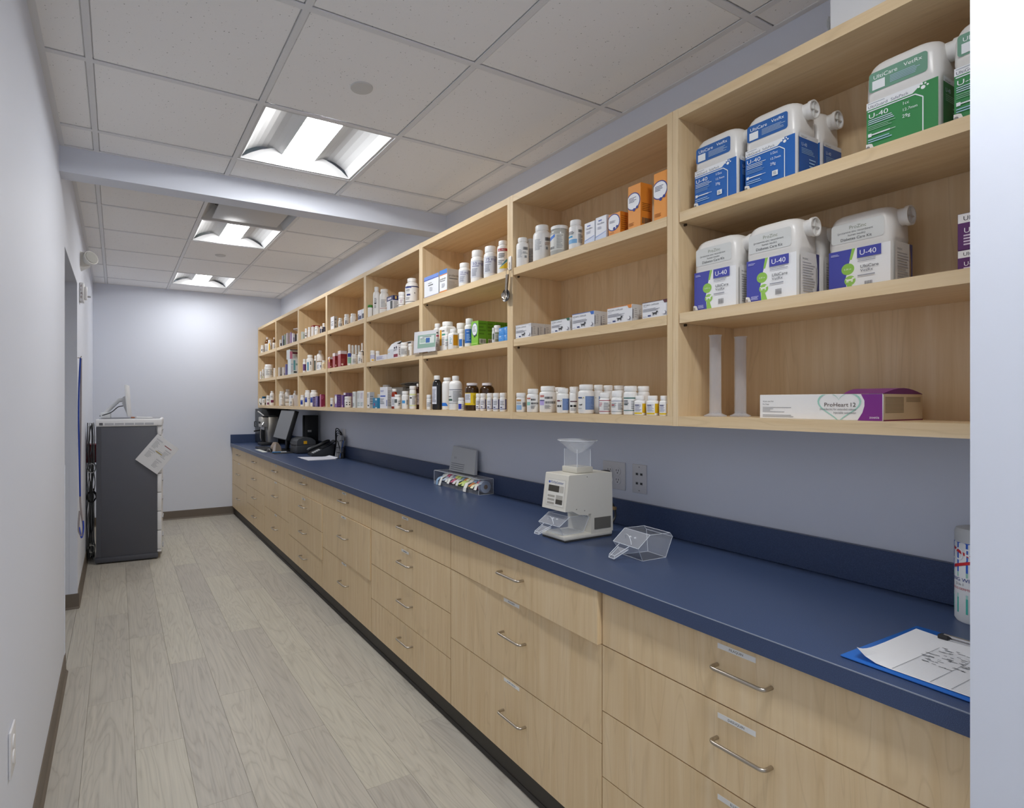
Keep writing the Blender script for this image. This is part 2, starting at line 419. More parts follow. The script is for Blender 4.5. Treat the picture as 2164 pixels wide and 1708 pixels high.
for (i_, j), l in zip(LN, ['nearest visible square recessed ceiling light before the beam', 'added unseen ceiling light just above the camera', 'added unseen ceiling light behind the camera']):  # the last two are out of view, added to brighten the camera end
    troffer(NX[i_], NX[i_ + 1], NY[j], NY[j + 1], CN, l, .74 if j == 8 else .85)
for (i_, j), l in zip(LF, ['middle recessed ceiling light beyond the beam', 'farthest recessed ceiling light by the end wall']):
    troffer(FX[i_], FX[i_ + 1], FY[j], FY[j + 1], CF, l, .66 if j == 2 else .56)
troffer(2.1, 2.7, -1.4, -.8, CN, 'added unseen ceiling light right of the camera', .6)  # out of view, added to throw light on the near wall end
# air diffuser with a hung square plate
t = thing('air_diffuser', 'white square plaque air diffuser beyond the beam', 'diffuser', ((FX[2] + FX[3]) / 2, (FY[1] + FY[2]) / 2, CF))
a = (FX[3] - FX[2]) / 2 - .012; b = (FY[2] - FY[1]) / 2 - .012
mb = MB()
for (p, q) in [((-a, -b), (a, -b)), ((a, -b), (a, b)), ((a, b), (-a, b)), ((-a, b), (-a, -b))]:
    r_ = lambda u: (u[0] * .72, u[1] * .72)
    mb.face([(p[0], p[1], .003), (q[0], q[1], .003), (*r_(q), .09), (*r_(p), .09)], M_REFL)
mb.box(-a, a, -b, b, .09, .1, pm('#77787a', .6)); mb.build('body', t)
mb = MB(); mb.rbox(-a * .78, a * .78, -b * .78, b * .78, -.004, .006, M_REFL, .003); mb.build('plate', t)
# round ceiling speakers or covers
def disc(x, y, z, r, label):
    m_ = MB(); m_.lathe([(r, 0), (r, -.003), (r * .97, -.005), (0, -.006)][::-1], pm('#cfcfcd', .6), 40)
    o = m_.build('ceiling_disc', None, (x, y, z + .003)); tag(o, label, 'disc', 'round ceiling cover discs')
disc(.826, 2.028, CN, .043, 'round white cover disc in the ceiling tile before the nearest light')
disc(.829, 5.43, CF, .046, 'round white cover disc between the two farther lights')

ITEMS = [
 ('b', 1.6203, 7.2942, 2.01, 0.0213, 0.11, {'lab': [('R', -0.7, -0.2, 0.35, 0.5, '#3c4a6a'), ('T', -0.2, 0.8, 0.25, 0.55, 4, '#8a8d92')]}, 'short white pill bottle on top shelf of the farthest bay', 'bottles in the farthest bay'),
 ('b', 1.68, 7.2905, 2.01, 0.0319, 0.2137, {'c': '#7a4a10', 'k': '#e4e2e4', 'cr': 0.42, 'ch': 0.13, 'sh': 0.22, 'glass': 1, 'lab': [('R', -1, 0.9, 0.08, 0.6, '#f1f1ee'), ('T', -0.8, 0.6, 0.15, 0.5, 4, '#8a8d92')]}, 'amber bottle with white cap and white label, top shelf of farthest bay', 'bottles in the farthest bay'),
 ('b', 1.6351, 6.9574, 2.01, 0.0261, 0.1435, {'lab': [('R', -0.55, -0.1, 0.12, 0.72, '#e8b820'), ('R', 0.05, 0.25, 0.12, 0.5, '#e6c64a'), ('T', 0.3, 0.9, 0.2, 0.6, 4, '#8a8d92')]}, 'white bottle with yellow striped label in farthest bay', 'bottles in the farthest bay'),
 ('b', 1.6683, 6.8818, 2.01, 0.0193, 0.1695, {'c': '#5a3810', 'k': '#e8e2da', 'cr': 0.45, 'ch': 0.13, 'sh': 0.2, 'glass': 1, 'lab': [('R', -1, 1, 0.06, 0.62, '#f1f1ee'), ('T', -0.8, 0.8, 0.15, 0.5, 4, '#8a8d92')]}, 'brown bottle with white label half hidden at right of farthest bay', 'bottles in the farthest bay'),
 ('b', 1.6033, 7.3093, 1.6875, 0.0135, 0.1013, {'cr': 0.95, 'ch': 0.2, 'sh': 0.05, 'lab': [('T', -0.5, 0.8, 0.2, 0.6, 4, '#8a8d92')]}, 'smallest white tub at left of the middle shelf, farthest bay', 'white tubs on middle shelf of farthest bay'),
 ('b', 1.6314, 7.3094, 1.6875, 0.0135, 0.1278, {'cr': 0.95, 'ch': 0.2, 'sh': 0.05, 'lab': [('R', -0.6, -0.1, 0.15, 0.3, '#9aba4a'), ('T', -0.5, 0.8, 0.35, 0.6, 4, '#8a8d92')]}, 'second white tub with green mark on middle shelf, farthest bay', 'white tubs on middle shelf of farthest bay'),
 ('b', 1.6601, 7.3088, 1.6875, 0.0141, 0.1601, {'cr': 0.95, 'ch': 0.2, 'sh': 0.05, 'lab': [('R', -0.6, -0.2, 0.15, 0.3, '#8a9a5a')]}, 'third white tub behind the big jar, farthest bay', 'white tubs on middle shelf of farthest bay'),
 ('b', 1.665, 7.1281, 1.6875, 0.056, 0.18, {'cr': 0.92, 'ch': 0.2, 'sh': 0.16, 'lab': [('R', -0.85, 0.95, 0.18, 0.66, '#e2e4e0'), ('T', -0.7, 0.1, 0.25, 0.6, 5, '#8a8d92'), ('T', 0.2, 0.8, 0.25, 0.6, 5, '#8a8d92'), ('R', -0.85, 0.95, 0.66, 0.68, '#8a8d92')]}, 'big white wide jar with domed lid, middle shelf of farthest bay', 'white tubs on middle shelf of farthest bay'),
 ('b', 1.6728, 6.8768, 1.6875, 0.0138, 0.1229, {'cr': 0.95, 'ch': 0.2, 'sh': 0.05}, 'white tub at right end of middle shelf, farthest bay', 'white tubs on middle shelf of farthest bay'),
 ('b', 1.5974, 7.3026, 1.358, 0.0201, 0.0884, {'cr': 0.8, 'ch': 0.1, 'lab': [('R', -0.7, -0.3, 0.3, 0.5, '#6a8a5a'), ('R', -0.1, 0.5, 0.08, 0.35, '#1c1c1c')]}, 'small white bottle with green and black marks, low shelf farthest left', 'white bottles on low shelf of farthest bay'),
 ('b', 1.6341, 7.2697, 1.358, 0.0251, 0.1123, {'k': '#1d5a80', 'cr': 0.95, 'ch': 0.22, 'lab': [('R', 0.4, 0.85, 0.08, 0.3, '#1c1c1c'), ('T', -0.5, 0.3, 0.3, 0.6, 3, '#8a8d92')]}, 'white bottle with dark teal cap, low shelf of farthest bay', 'white bottles on low shelf of farthest bay'),
 ('b', 1.6233, 7.0009, 1.358, 0.0243, 0.1217, {'lab': [('R', -0.5, 0.4, 0.08, 0.3, '#7a3560'), ('T', -0.6, 0.6, 0.45, 0.65, 3, '#8a8d92')]}, 'white bottle with magenta patch, low shelf of farthest bay', 'white bottles on low shelf of farthest bay'),
 ('b', 1.6585, 6.9402, 1.358, 0.0295, 0.1748, {'cr': 0.62, 'ch': 0.1, 'sh': 0.2, 'lab': [('R', -0.6, 0.6, 0.2, 0.38, '#7a2f55'), ('T', -0.7, 0.4, 0.55, 0.68, 3, '#8a8d92')]}, 'tall white bottle with wine patch, low shelf of farthest bay', 'white bottles on low shelf of farthest bay'),
 ('x', 1.597, 6.3141, 2.01, 0.0166, 0.0282, 0.086, {'c': '#f1f1ee', 'sd': [('R', 0, 1, 0.2, 0.55, '#3a4248')], 'fr': []}, 'small white and black box at left, top shelf of second farthest bay', None),
 ('x', 1.607, 6.2474, 2.01, 0.0194, 0.0325, 0.1252, {'c': '#9aa3b8', 'sd': [('R', 0.45, 1, 0.1, 0.65, '#1f2a30')], 'fr': []}, 'slim blue grey box, top shelf of second farthest bay', None),
 ('x', 1.607, 6.1512, 2.01, 0.013, 0.0215, 0.1296, {'c': '#8fa592', 'sd': [('R', 0.7, 1, 0.05, 0.95, '#e6ecdc')], 'fr': []}, 'slim sage green box, top shelf of second farthest bay', None),
 ('x', 1.607, 6.0472, 2.01, 0.0312, 0.0506, 0.1333, {'c': '#b5abb2', 'sd': [('R', 0.8, 1, 0.05, 0.95, '#c6b4c6')], 'fr': []}, 'tall mauve grey box, top shelf of second farthest bay', None),
 ('x', 1.607, 5.9137, 2.01, 0.0116, 0.0184, 0.1276, {'c': '#a790c0', 'sd': [], 'fr': []}, 'slim violet box, top shelf of second farthest bay', None),
 ('x', 1.607, 5.8375, 2.01, 0.0216, 0.0338, 0.1078, {'c': '#dedce6', 'sd': [('R', 0.2, 0.9, 0.2, 0.6, '#8a88ac')], 'fr': []}, 'white box with violet print, top shelf of second farthest bay', None),
 ('x', 1.607, 5.7389, 2.01, 0.0138, 0.0211, 0.0863, {'c': '#2c2c28', 'sd': [], 'fr': []}, 'slim black box, top shelf of second farthest bay', None),
 ('x', 1.617, 5.6857, 2.01, 0.04, 0.0398, 0.0936, {'c': '#dcd6d2'}, 'slim white box against the divider, top shelf of second farthest bay', None),
 ('x', 1.597, 6.3633, 1.6875, 0.0372, 0.0377, 0.1021, {'c': '#dad8d8', 'sd': [('R', 0.3, 0.85, 0.1, 1, '#a9a8a8'), ('R', 0.4, 0.7, 0.05, 0.25, '#6a6870')], 'fr': []}, 'low grey and white box at left, middle shelf of second farthest bay', None),
 ('x', 1.597, 6.1805, 1.6875, 0.0204, 0.0339, 0.0948, {'c': '#dddbdc', 'sd': [('R', 0.5, 1, 0.05, 0.3, '#8a8890')], 'fr': []}, 'second low white and grey box, middle shelf of second farthest bay', None),
 ('x', 1.607, 6.1064, 1.6875, 0.0188, 0.0306, 0.123, {'c': '#6d6aa2', 'sd': [], 'fr': []}, 'violet carton beside the teal carton, second farthest bay', None),
 ('x', 1.597, 5.8805, 1.6875, 0.0739, 0.1179, 0.1659, {'c': '#d8e4ea', 'sd': [('R', 0.4, 0.68, 0.28, 0.92, '#6aaab8'), ('R', 0.42, 0.88, 0.12, 0.22, '#2c3a3c'), ('R', 0.05, 0.35, 0.6, 0.7, '#a8c2d8'), ('T', 0.05, 0.35, 0.15, 0.55, 5, '#b0b4d0'), ('R', 0.72, 1, 0.6, 0.72, '#7fa8a0')], 'fr': []}, 'large white carton with teal stripe, middle shelf of second farthest bay', None),
 ('x', 1.597, 5.9128, 1.8534, 0.0831, 0.1335, 0.1025, {'c': '#cfd2d2', 'sd': [('R', 0, 0.33, 0, 0.78, '#cf7f9a'), ('R', 0.34, 1, 0.55, 0.72, '#6a1f44'), ('R', 0, 1, 0.93, 1, '#2a2558'), ('T', 0.45, 0.95, 0.1, 0.4, 3, '#8a8d92')], 'fr': []}, 'pink and white carton stacked on the teal striped carton', None),
 ('b', 1.6291, 6.3709, 1.358, 0.0301, 0.1622, {'cr': 0.78, 'ch': 0.12, 'sh': 0.15, 'lab': [('T', -0.5, 0.6, 0.25, 0.7, 6, '#8a8d92')]}, 'wide white jar at left, low shelf of second farthest bay', 'white bottles on low shelf of second farthest bay'),
 ('b', 1.5955, 6.2543, 1.358, 0.0165, 0.1066, {'cr': 0.6, 'ch': 0.15, 'lab': [('R', -0.6, 0.8, 0.05, 0.1, '#4a4a60')]}, 'short white bottle in front of two big jars, second farthest bay', 'white bottles on low shelf of second farthest bay'),
 ('b', 1.6963, 6.3619, 1.358, 0.0366, 0.1865, {'cr': 0.64, 'ch': 0.12, 'sh': 0.2, 'lab': [('T', -0.8, 0.3, 0.42, 0.56, 3, '#3a3d44'), ('R', 0.3, 0.8, 0.4, 0.65, '#6a6a6e'), ('R', -0.8, 0.1, 0.2, 0.24, '#8a6a3a'), ('R', 0.1, 0.5, 0.2, 0.24, '#8aa04a')]}, 'tall wide white jar with rainbow stripe, low shelf of second farthest bay', 'white bottles on low shelf of second farthest bay'),
 ('x', 1.6199, 5.8709, 1.358, 0.0504, 0.1617, 0.1159, {'c': '#dedee2', 'fr': [('R', 0.65, 0.85, 0.5, 0.95, '#77777c')]}, 'white carton behind the little bottle, low shelf of second farthest bay', None),
 ('b', 1.5994, 5.8591, 1.358, 0.0204, 0.0826, {'cr': 0.85, 'ch': 0.2, 'lab': [('T', -0.7, 0.5, 0.3, 0.6, 4, '#5a5a70'), ('R', -0.7, 0.5, 0.08, 0.13, '#30303a')]}, 'small white bottle in front of the white carton, second farthest bay', 'white bottles on low shelf of second farthest bay'),
 ('b', 1.6975, 6.0659, 1.358, 0.023, 0.1655, {'cr': 0.6, 'ch': 0.12, 'sh': 0.2, 'lab': [('T', -0.7, 0.6, 0.15, 0.6, 5, '#8a8d92')]}, 'tall white bottle at right, low shelf of second farthest bay', 'white bottles on low shelf of second farthest bay'),
 ('x', 1.597, 5.4674, 2.01, 0.0246, 0.0336, 0.0834, {'c': '#d5dede', 'sd': [('R', 0.5, 0.95, 0.15, 0.75, '#a6c0b6')], 'fr': []}, 'pale green and white slim carton at left, top shelf of third farthest bay', None),
 ('b', 1.6136, 5.3812, 2.01, 0.0146, 0.1043, {'lab': [('R', -0.8, 0.3, 0.25, 0.38, '#5a5560'), ('T', -0.8, 0.8, 0.45, 0.6, 3, '#8a8d92')]}, 'white bottle with black mark, top shelf of third farthest bay', None),
 ('b', 1.6228, 5.3074, 2.01, 0.0138, 0.1096, {'cr': 0.9, 'lab': [('R', -1, 1, 0.02, 0.08, '#b04050')]}, 'white bottle with red foot band, top shelf of third farthest bay', None),
 ('x', 1.627, 5.1998, 2.01, 0.0647, 0.0668, 0.1176, {'c': '#e0dcda', 'fr': [('R', 0, 1, 0.9, 1, '#a02a28')], 'sd': [('T', 0.1, 0.9, 0.3, 0.8, 6, '#8a8d92'), ('R', 0, 1, 0.86, 1, '#8a1c1c')]}, 'white carton with dark red top flap, top shelf of third farthest bay', None),
 ('b', 1.5993, 5.0009, 2.01, 0.0203, 0.0814, {'lab': [('T', -0.8, 0, 0.5, 0.65, 3, '#8a8d92')]}, 'white bottle in front of the red topped carton, third farthest bay', None),
 ('b', 1.612, 4.9076, 2.01, 0.013, 0.07, {'lab': [('R', -1, 1, 0.08, 0.68, '#3c4664'), ('R', -0.3, 0.2, 0.1, 0.66, '#c8cad8')]}, 'smaller bottle with navy label, top shelf of third farthest bay', 'navy labelled bottles'),
 ('b', 1.6402, 4.9235, 2.01, 0.0148, 0.1015, {'lab': [('R', -1, 1, 0.06, 0.68, '#4a5478'), ('T', -0.6, 0.5, 0.2, 0.6, 5, '#9aa0b8')]}, 'taller bottle with navy label, top shelf of third farthest bay', 'navy labelled bottles'),
 ('b', 1.6158, 5.4463, 1.6875, 0.0168, 0.1351, {'lab': [('R', -0.9, 0.75, 0.15, 0.62, '#6a4a86'), ('R', 0.2, 0.7, 0.15, 0.62, '#4a2050')]}, 'white bottle with purple label, middle shelf of third farthest bay', None),
 ('b', 1.6459, 5.3598, 1.6875, 0.0369, 0.1695, {'cr': 0.7, 'ch': 0.17, 'lab': [('R', -0.75, -0.35, 0.1, 0.58, '#5a9ab6'), ('R', 0.0, 0.25, 0.42, 0.62, '#55555c'), ('T', 0.0, 0.25, 0.15, 0.35, 3, '#8a8d92')]}, 'large white bottle with teal blue label, third farthest bay', None),
 ('b', 1.6421, 5.175, 1.6875, 0.0131, 0.1507, {'lab': [('R', -0.9, -0.1, 0.05, 0.68, '#15302c')]}, 'white bottle with dark green edge, third farthest bay', None),
 ('b', 1.7077, 5.2362, 1.6875, 0.0387, 0.2061, {'cr': 0.42, 'ch': 0.11, 'sh': 0.26, 'lab': [('R', -1, 1, 0.3, 0.5, '#a58c66')]}, 'round shouldered white flask with small cap, middle shelf', None),
 ('x', 1.5873, 4.8899, 1.6875, 0.0502, 0.0846, 0.072, {'c': '#e6e6e8', 'fr': [('T', 0.1, 0.9, 0.2, 0.7, 4, '#8a8d92')]}, 'small white carton in front of the round flask', None),
 ('b', 1.5898, 4.8625, 1.6875, 0.0108, 0.0704, {'lab': [('R', -0.6, 0.3, 0.3, 0.6, '#8a90a8')]}, 'small white bottle beside the small white carton, third farthest bay', None),
 ('b', 1.6055, 4.8232, 1.6875, 0.0165, 0.0811, {'c': '#efe3c8', 'lab': [('T', -0.6, 0.6, 0.2, 0.6, 3, '#b89a6a')]}, 'small cream bottle against the divider, third farthest bay', None),
 ('b', 1.6055, 5.4796, 1.358, 0.0212, 0.1119, {'lab': [('R', -0.9, 0.1, 0.16, 0.55, '#23409a'), ('R', -0.8, 0, 0.46, 0.5, '#b0b8f0')]}, 'smallest white bottle with royal blue label, third farthest bay', 'white bottles with royal blue labels'),
 ('b', 1.6375, 5.4114, 1.358, 0.0285, 0.1576, {'cr': 0.8, 'ch': 0.1, 'sh': 0.12, 'lab': [('R', -0.95, -0.2, 0.26, 0.55, '#23409a'), ('R', -0.9, -0.25, 0.46, 0.49, '#b0b8f0'), ('R', 0.3, 0.5, 0.46, 0.52, '#4a4a52')]}, 'middle white bottle with royal blue label, third farthest bay', 'white bottles with royal blue labels'),
 ('b', 1.6675, 5.2992, 1.358, 0.0385, 0.1573, {'cr': 0.74, 'ch': 0.1, 'sh': 0.14, 'lab': [('R', -0.95, -0.3, 0.24, 0.55, '#23409a'), ('R', -0.9, -0.35, 0.46, 0.49, '#b0b8f0')]}, 'largest white bottle with royal blue label, third farthest bay', 'white bottles with royal blue labels'),
 ('x', 1.581, 5.0499, 1.358, 0.0188, 0.0258, 0.0913, {'c': '#584a86', 'sd': [('T', 0.1, 0.9, 0.1, 0.9, 7, '#b8b0d8')], 'fr': []}, 'left indigo carton on low shelf of third farthest bay', None),
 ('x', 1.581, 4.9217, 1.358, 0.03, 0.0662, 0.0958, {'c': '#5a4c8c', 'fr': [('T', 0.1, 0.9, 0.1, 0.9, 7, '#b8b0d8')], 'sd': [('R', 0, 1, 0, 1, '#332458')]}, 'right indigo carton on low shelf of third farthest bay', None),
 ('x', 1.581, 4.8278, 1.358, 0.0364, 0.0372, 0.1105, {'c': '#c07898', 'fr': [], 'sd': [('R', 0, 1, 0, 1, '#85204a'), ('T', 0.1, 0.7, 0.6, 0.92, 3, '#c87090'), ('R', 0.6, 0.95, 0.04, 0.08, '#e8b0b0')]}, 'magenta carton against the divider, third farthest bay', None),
 ('x', 1.597, 4.5332, 2.01, 0.03, 0.0862, 0.1127, {'c': '#ececf0', 'fr': [('R', 0.15, 0.8, 0.6, 0.64, '#6a6a72'), ('T', 0.15, 0.8, 0.3, 0.5, 2, '#8a8d92')], 'sd': [('R', 0, 1, 0, 1, '#c9c8c6'), ('T', 0.2, 0.8, 0.1, 0.9, 3, '#8a8d92')]}, 'white carton with grey side, top shelf of fourth farthest bay', None),
 ('b', 1.5977, 4.376, 2.01, 0.0187, 0.0746, {'ch': 0.25, 'lab': [('R', 0.1, 0.4, 0.05, 0.4, '#55585c'), ('T', -0.7, 0, 0.1, 0.4, 3, '#8a8d92')]}, 'short white bottle beside the white carton, fourth farthest bay', 'white bottles on top shelf of fourth farthest bay'),
 ('b', 1.6021, 4.2419, 2.01, 0.0231, 0.0872, {'ch': 0.24, 'lab': [('R', -0.5, -0.2, 0.1, 0.42, '#5a5a60'), ('R', 0.1, 0.4, 0.1, 0.2, '#4a3a3a'), ('T', 0.0, 0.5, 0.22, 0.42, 3, '#8a8d92')]}, 'white bottle with black marks, second from the carton, fourth bay', 'white bottles on top shelf of fourth farthest bay'),
 ('b', 1.6029, 4.1048, 2.01, 0.0239, 0.0734, {'ch': 0.24, 'lab': [('R', 0.6, 1, 0.08, 0.35, '#a59a94')]}, 'plain white bottle, third from the carton, fourth bay', 'white bottles on top shelf of fourth farthest bay'),
 ('x', 1.581, 3.8852, 2.01, 0.0672, 0.0747, 0.0743, {'c': '#e4e5ee', 'fr': [('R', 0.05, 0.95, 0.08, 0.42, '#4c4c68'), ('R', 0.1, 0.4, 0.3, 0.6, '#7a7a8c')]}, 'white carton with dark navy swirl, fourth farthest bay', None),
 ('x', 1.581, 3.8352, 2.01, 0.04, 0.0408, 0.0741, {'c': '#dfe4e4', 'fr': [('R', 0.05, 0.95, 0.08, 0.55, '#4a4a54')]}, 'white carton with dark navy swirl pressed against the divider', None),
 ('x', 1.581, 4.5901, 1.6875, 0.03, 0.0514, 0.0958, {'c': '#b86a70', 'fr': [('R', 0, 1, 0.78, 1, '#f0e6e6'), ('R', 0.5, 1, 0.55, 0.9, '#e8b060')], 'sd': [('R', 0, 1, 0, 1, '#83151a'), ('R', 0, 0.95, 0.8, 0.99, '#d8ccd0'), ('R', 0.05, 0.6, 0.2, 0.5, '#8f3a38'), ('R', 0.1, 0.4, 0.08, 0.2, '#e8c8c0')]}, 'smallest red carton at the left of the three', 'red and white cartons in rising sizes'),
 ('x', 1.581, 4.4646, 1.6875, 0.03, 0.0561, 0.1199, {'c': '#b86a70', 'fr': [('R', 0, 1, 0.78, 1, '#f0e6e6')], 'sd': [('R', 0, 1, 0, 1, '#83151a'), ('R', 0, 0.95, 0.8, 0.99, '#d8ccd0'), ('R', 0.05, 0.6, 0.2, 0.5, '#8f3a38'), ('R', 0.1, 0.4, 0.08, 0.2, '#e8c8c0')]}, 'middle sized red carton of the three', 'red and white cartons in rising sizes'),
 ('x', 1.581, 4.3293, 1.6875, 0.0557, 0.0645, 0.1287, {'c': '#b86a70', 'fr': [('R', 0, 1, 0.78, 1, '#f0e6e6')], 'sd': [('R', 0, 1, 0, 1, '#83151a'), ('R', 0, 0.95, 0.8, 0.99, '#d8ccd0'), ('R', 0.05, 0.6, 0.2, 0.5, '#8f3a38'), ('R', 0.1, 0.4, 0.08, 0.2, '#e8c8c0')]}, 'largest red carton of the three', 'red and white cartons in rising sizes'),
 ('b', 1.5937, 4.1657, 1.6875, 0.0147, 0.1629, {'cr': 0.66, 'ch': 0.36, 'sh': 0.06, 'lab': [('R', -0.9, 0.9, 0.4, 0.58, '#2f4aa0'), ('R', -0.9, 0.9, 0.1, 0.38, '#8fc0a8')]}, 'spray bottle with blue and green label beside the red cartons', 'spray bottles with white nozzles'),
 ('b', 1.653, 4.244, 1.6875, 0.014, 0.1667, {'cr': 0.75, 'ch': 0.4, 'sh': 0.06, 'k': '#dcdedc', 'lab': [('R', -0.9, 0.9, 0.52, 0.56, '#50585a')]}, 'white nozzled spray bottle, second in the row', 'spray bottles with white nozzles'),
 ('b', 1.6529, 4.1723, 1.6875, 0.0139, 0.1623, {'cr': 0.75, 'ch': 0.4, 'sh': 0.06, 'k': '#dcdedc', 'lab': [('R', -0.9, 0.9, 0.52, 0.56, '#50585a')]}, 'white nozzled spray bottle, third in the row', 'spray bottles with white nozzles'),
 ('b', 1.6499, 4.103, 1.6875, 0.0109, 0.1542, {'cr': 0.75, 'ch': 0.4, 'sh': 0.06, 'k': '#d2d4d0'}, 'white nozzled spray bottle, fourth in the row', 'spray bottles with white nozzles'),
 ('b', 1.6428, 4.0243, 1.6875, 0.0138, 0.1636, {'cr': 0.5, 'ch': 0.3, 'sh': 0.1, 'lab': [('R', -0.8, 0.8, 0.3, 0.62, '#1e2020'), ('R', -0.2, 0.2, 0.45, 0.5, '#f1f1ee')]}, 'white bottle with black triangular panel against the divider', 'spray bottles with white nozzles'),
 ('b', 1.5961, 4.0684, 1.6875, 0.0191, 0.0797, {'cr': 0.98, 'ch': 0.24, 'sh': 0.03, 'lab': [('R', -0.7, 0.8, 0.1, 0.6, '#cfcdc8'), ('T', -0.6, 0.7, 0.2, 0.5, 4, '#8a8d92')]}, 'white jar with grey label standing before the nozzles', None),
 ('b', 1.5981, 3.9439, 1.6875, 0.0211, 0.0884, {'cr': 0.8, 'ch': 0.24, 'lab': [('B', 0.1, 0.4, 0.1, 0.4, '#3a3d44'), ('T', -0.6, 0, 0.2, 0.5, 4, '#8a8d92')]}, 'white jar with black barcode before the black panel bottle', None),
 ('b', 1.5954, 4.5719, 1.358, 0.0164, 0.0786, {'cr': 0.98, 'ch': 0.28, 'sh': 0.03, 'lab': [('R', -0.9, 0, 0.08, 0.32, '#33457a')]}, 'short white bottle with navy square, low shelf of fourth bay', None),
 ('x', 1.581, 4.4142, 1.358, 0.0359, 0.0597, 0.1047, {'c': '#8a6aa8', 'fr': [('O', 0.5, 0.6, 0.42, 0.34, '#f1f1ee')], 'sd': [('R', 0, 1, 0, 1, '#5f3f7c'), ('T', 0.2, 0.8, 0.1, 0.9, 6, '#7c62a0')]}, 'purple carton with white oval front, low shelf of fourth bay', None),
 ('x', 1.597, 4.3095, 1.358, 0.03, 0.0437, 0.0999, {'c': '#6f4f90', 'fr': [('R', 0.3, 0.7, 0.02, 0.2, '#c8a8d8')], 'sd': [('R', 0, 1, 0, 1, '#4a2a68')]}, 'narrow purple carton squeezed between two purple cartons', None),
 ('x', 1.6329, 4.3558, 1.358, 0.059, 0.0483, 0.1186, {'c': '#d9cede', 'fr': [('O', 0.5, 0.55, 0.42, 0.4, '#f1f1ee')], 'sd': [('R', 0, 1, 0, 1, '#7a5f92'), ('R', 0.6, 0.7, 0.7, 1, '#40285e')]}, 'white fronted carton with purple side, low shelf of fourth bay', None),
 ('b', 1.6052, 4.225, 1.358, 0.0282, 0.0878, {'cr': 0.98, 'ch': 0.26, 'sh': 0.03, 'lab': [('R', -0.6, -0.2, 0.42, 0.5, '#55565a'), ('R', 0.2, 0.6, 0.42, 0.5, '#55565a'), ('R', -0.55, -0.2, 0.22, 0.32, '#33363a'), ('R', 0.25, 0.55, 0.22, 0.32, '#33363a')]}, 'squat white jar with four dark stamps, low shelf of fourth bay', None),
 ('x', 1.581, 4.0077, 1.358, 0.03, 0.0587, 0.1224, {'c': '#dfe3e0', 'fr': [('R', 0.05, 0.6, 0.08, 0.3, '#a9b0ae'), ('T', 0.1, 0.9, 0.7, 0.9, 2, '#8a8d92')], 'sd': [('R', 0, 1, 0, 1, '#b9bab8')]}, 'white and grey carton beside the squat jar', None),
 ('x', 1.581, 3.9129, 1.358, 0.0525, 0.0583, 0.1259, {'c': '#e2e5e4', 'fr': [('T', 0.1, 0.9, 0.1, 0.35, 4, '#9ab0ae'), ('T', 0.1, 0.9, 0.55, 0.9, 4, '#c0c4c8')]}, 'white carton with pale text, second from the squat jar', None),
 ('x', 1.581, 3.8451, 1.358, 0.0585, 0.065, 0.1261, {'c': '#e4e3e6', 'fr': [('T', 0.1, 0.9, 0.1, 0.35, 4, '#9ab0ae'), ('T', 0.1, 0.9, 0.55, 0.9, 4, '#c0b4c4')]}, 'white carton with pale text touching the divider, low shelf of fourth bay', None),
 ('b', 1.6, 3.7664, 2.01, 0.0174, 0.0894, {'k': '#3c8a2c', 'cr': 1.0, 'ch': 0.2, 'sh': 0.04}, 'white bottle with green flip cap, top shelf of fifth bay', None),
 ('b', 1.6357, 3.7341, 2.01, 0.0267, 0.2169, {'cr': 0.62, 'ch': 0.13, 'sh': 0.16, 'lab': [('T', -0.6, 0.1, 0.42, 0.62, 5, '#6a6a6e'), ('R', -0.6, -0.1, 0.42, 0.46, '#3a3a3e'), ('T', -0.6, 0.1, 0.28, 0.4, 3, '#7a7a7e')]}, 'tall slim white bottle with narrow cap, top shelf of fifth bay', None),
 ('b', 1.6635, 3.6608, 2.01, 0.0345, 0.1895, {'cr': 0.8, 'ch': 0.12, 'sh': 0.16, 'lab': [('T', -0.7, 0.6, 0.32, 0.6, 6, '#8a8d92'), ('R', -0.9, 0.6, 0.27, 0.285, '#a03a40')]}, 'wide white bottle with red line, top shelf of fifth bay', None),
 ('x', 1.581, 3.3504, 2.01, 0.0426, 0.0902, 0.0915, {'c': '#e3e4e8', 'fr': [('R', 0, 1, 0.66, 1, '#2c3464'), ('R', 0.15, 0.8, 0.74, 0.9, '#c8c0cc'), ('R', 0.62, 1, 0.05, 0.62, '#4a4c4c')], 'sd': [('R', 0, 1, 0.66, 1, '#2a3060'), ('R', 0.4, 0.7, 0.74, 0.95, '#c8a860'), ('T', 0.2, 1, 0.05, 0.6, 6, '#8a8d92')]}, 'white carton with navy band and dog picture, fifth bay', None),
 ('b', 1.5996, 3.2537, 2.01, 0.0206, 0.0948, {'cr': 0.98, 'ch': 0.24, 'sh': 0.02, 'lab': [('R', -1, 1, 0.56, 0.58, '#884a50'), ('R', -1, 1, 0.14, 0.17, '#9a8a8a'), ('T', -0.5, 0.5, 0.25, 0.5, 4, '#b090a0')]}, 'small white bottle with red rings, top shelf of fifth bay', None),
 ('b', 1.6427, 3.1921, 2.01, 0.0437, 0.1739, {'cr': 0.68, 'ch': 0.13, 'sh': 0.2, 'lab': [('R', -1, 1, 0.655, 0.69, '#27306a'), ('R', -0.9, -0.1, 0.62, 0.655, '#4a5aa0'), ('T', -0.85, -0.05, 0.52, 0.58, 2, '#3a3d44'), ('T', -0.85, -0.3, 0.48, 0.5, 1, '#8a8d92'), ('R', -0.75, -0.25, 0.35, 0.41, '#2f3b78'), ('R', 0.3, 0.45, 0.42, 0.46, '#8a8a8a'), ('T', -0.85, -0.2, 0.2, 0.3, 2, '#8a8d92'), ('R', -1, 1, 0.13, 0.145, '#3a3f5a')]}, 'large white jar with navy band, top shelf of fifth bay', None),
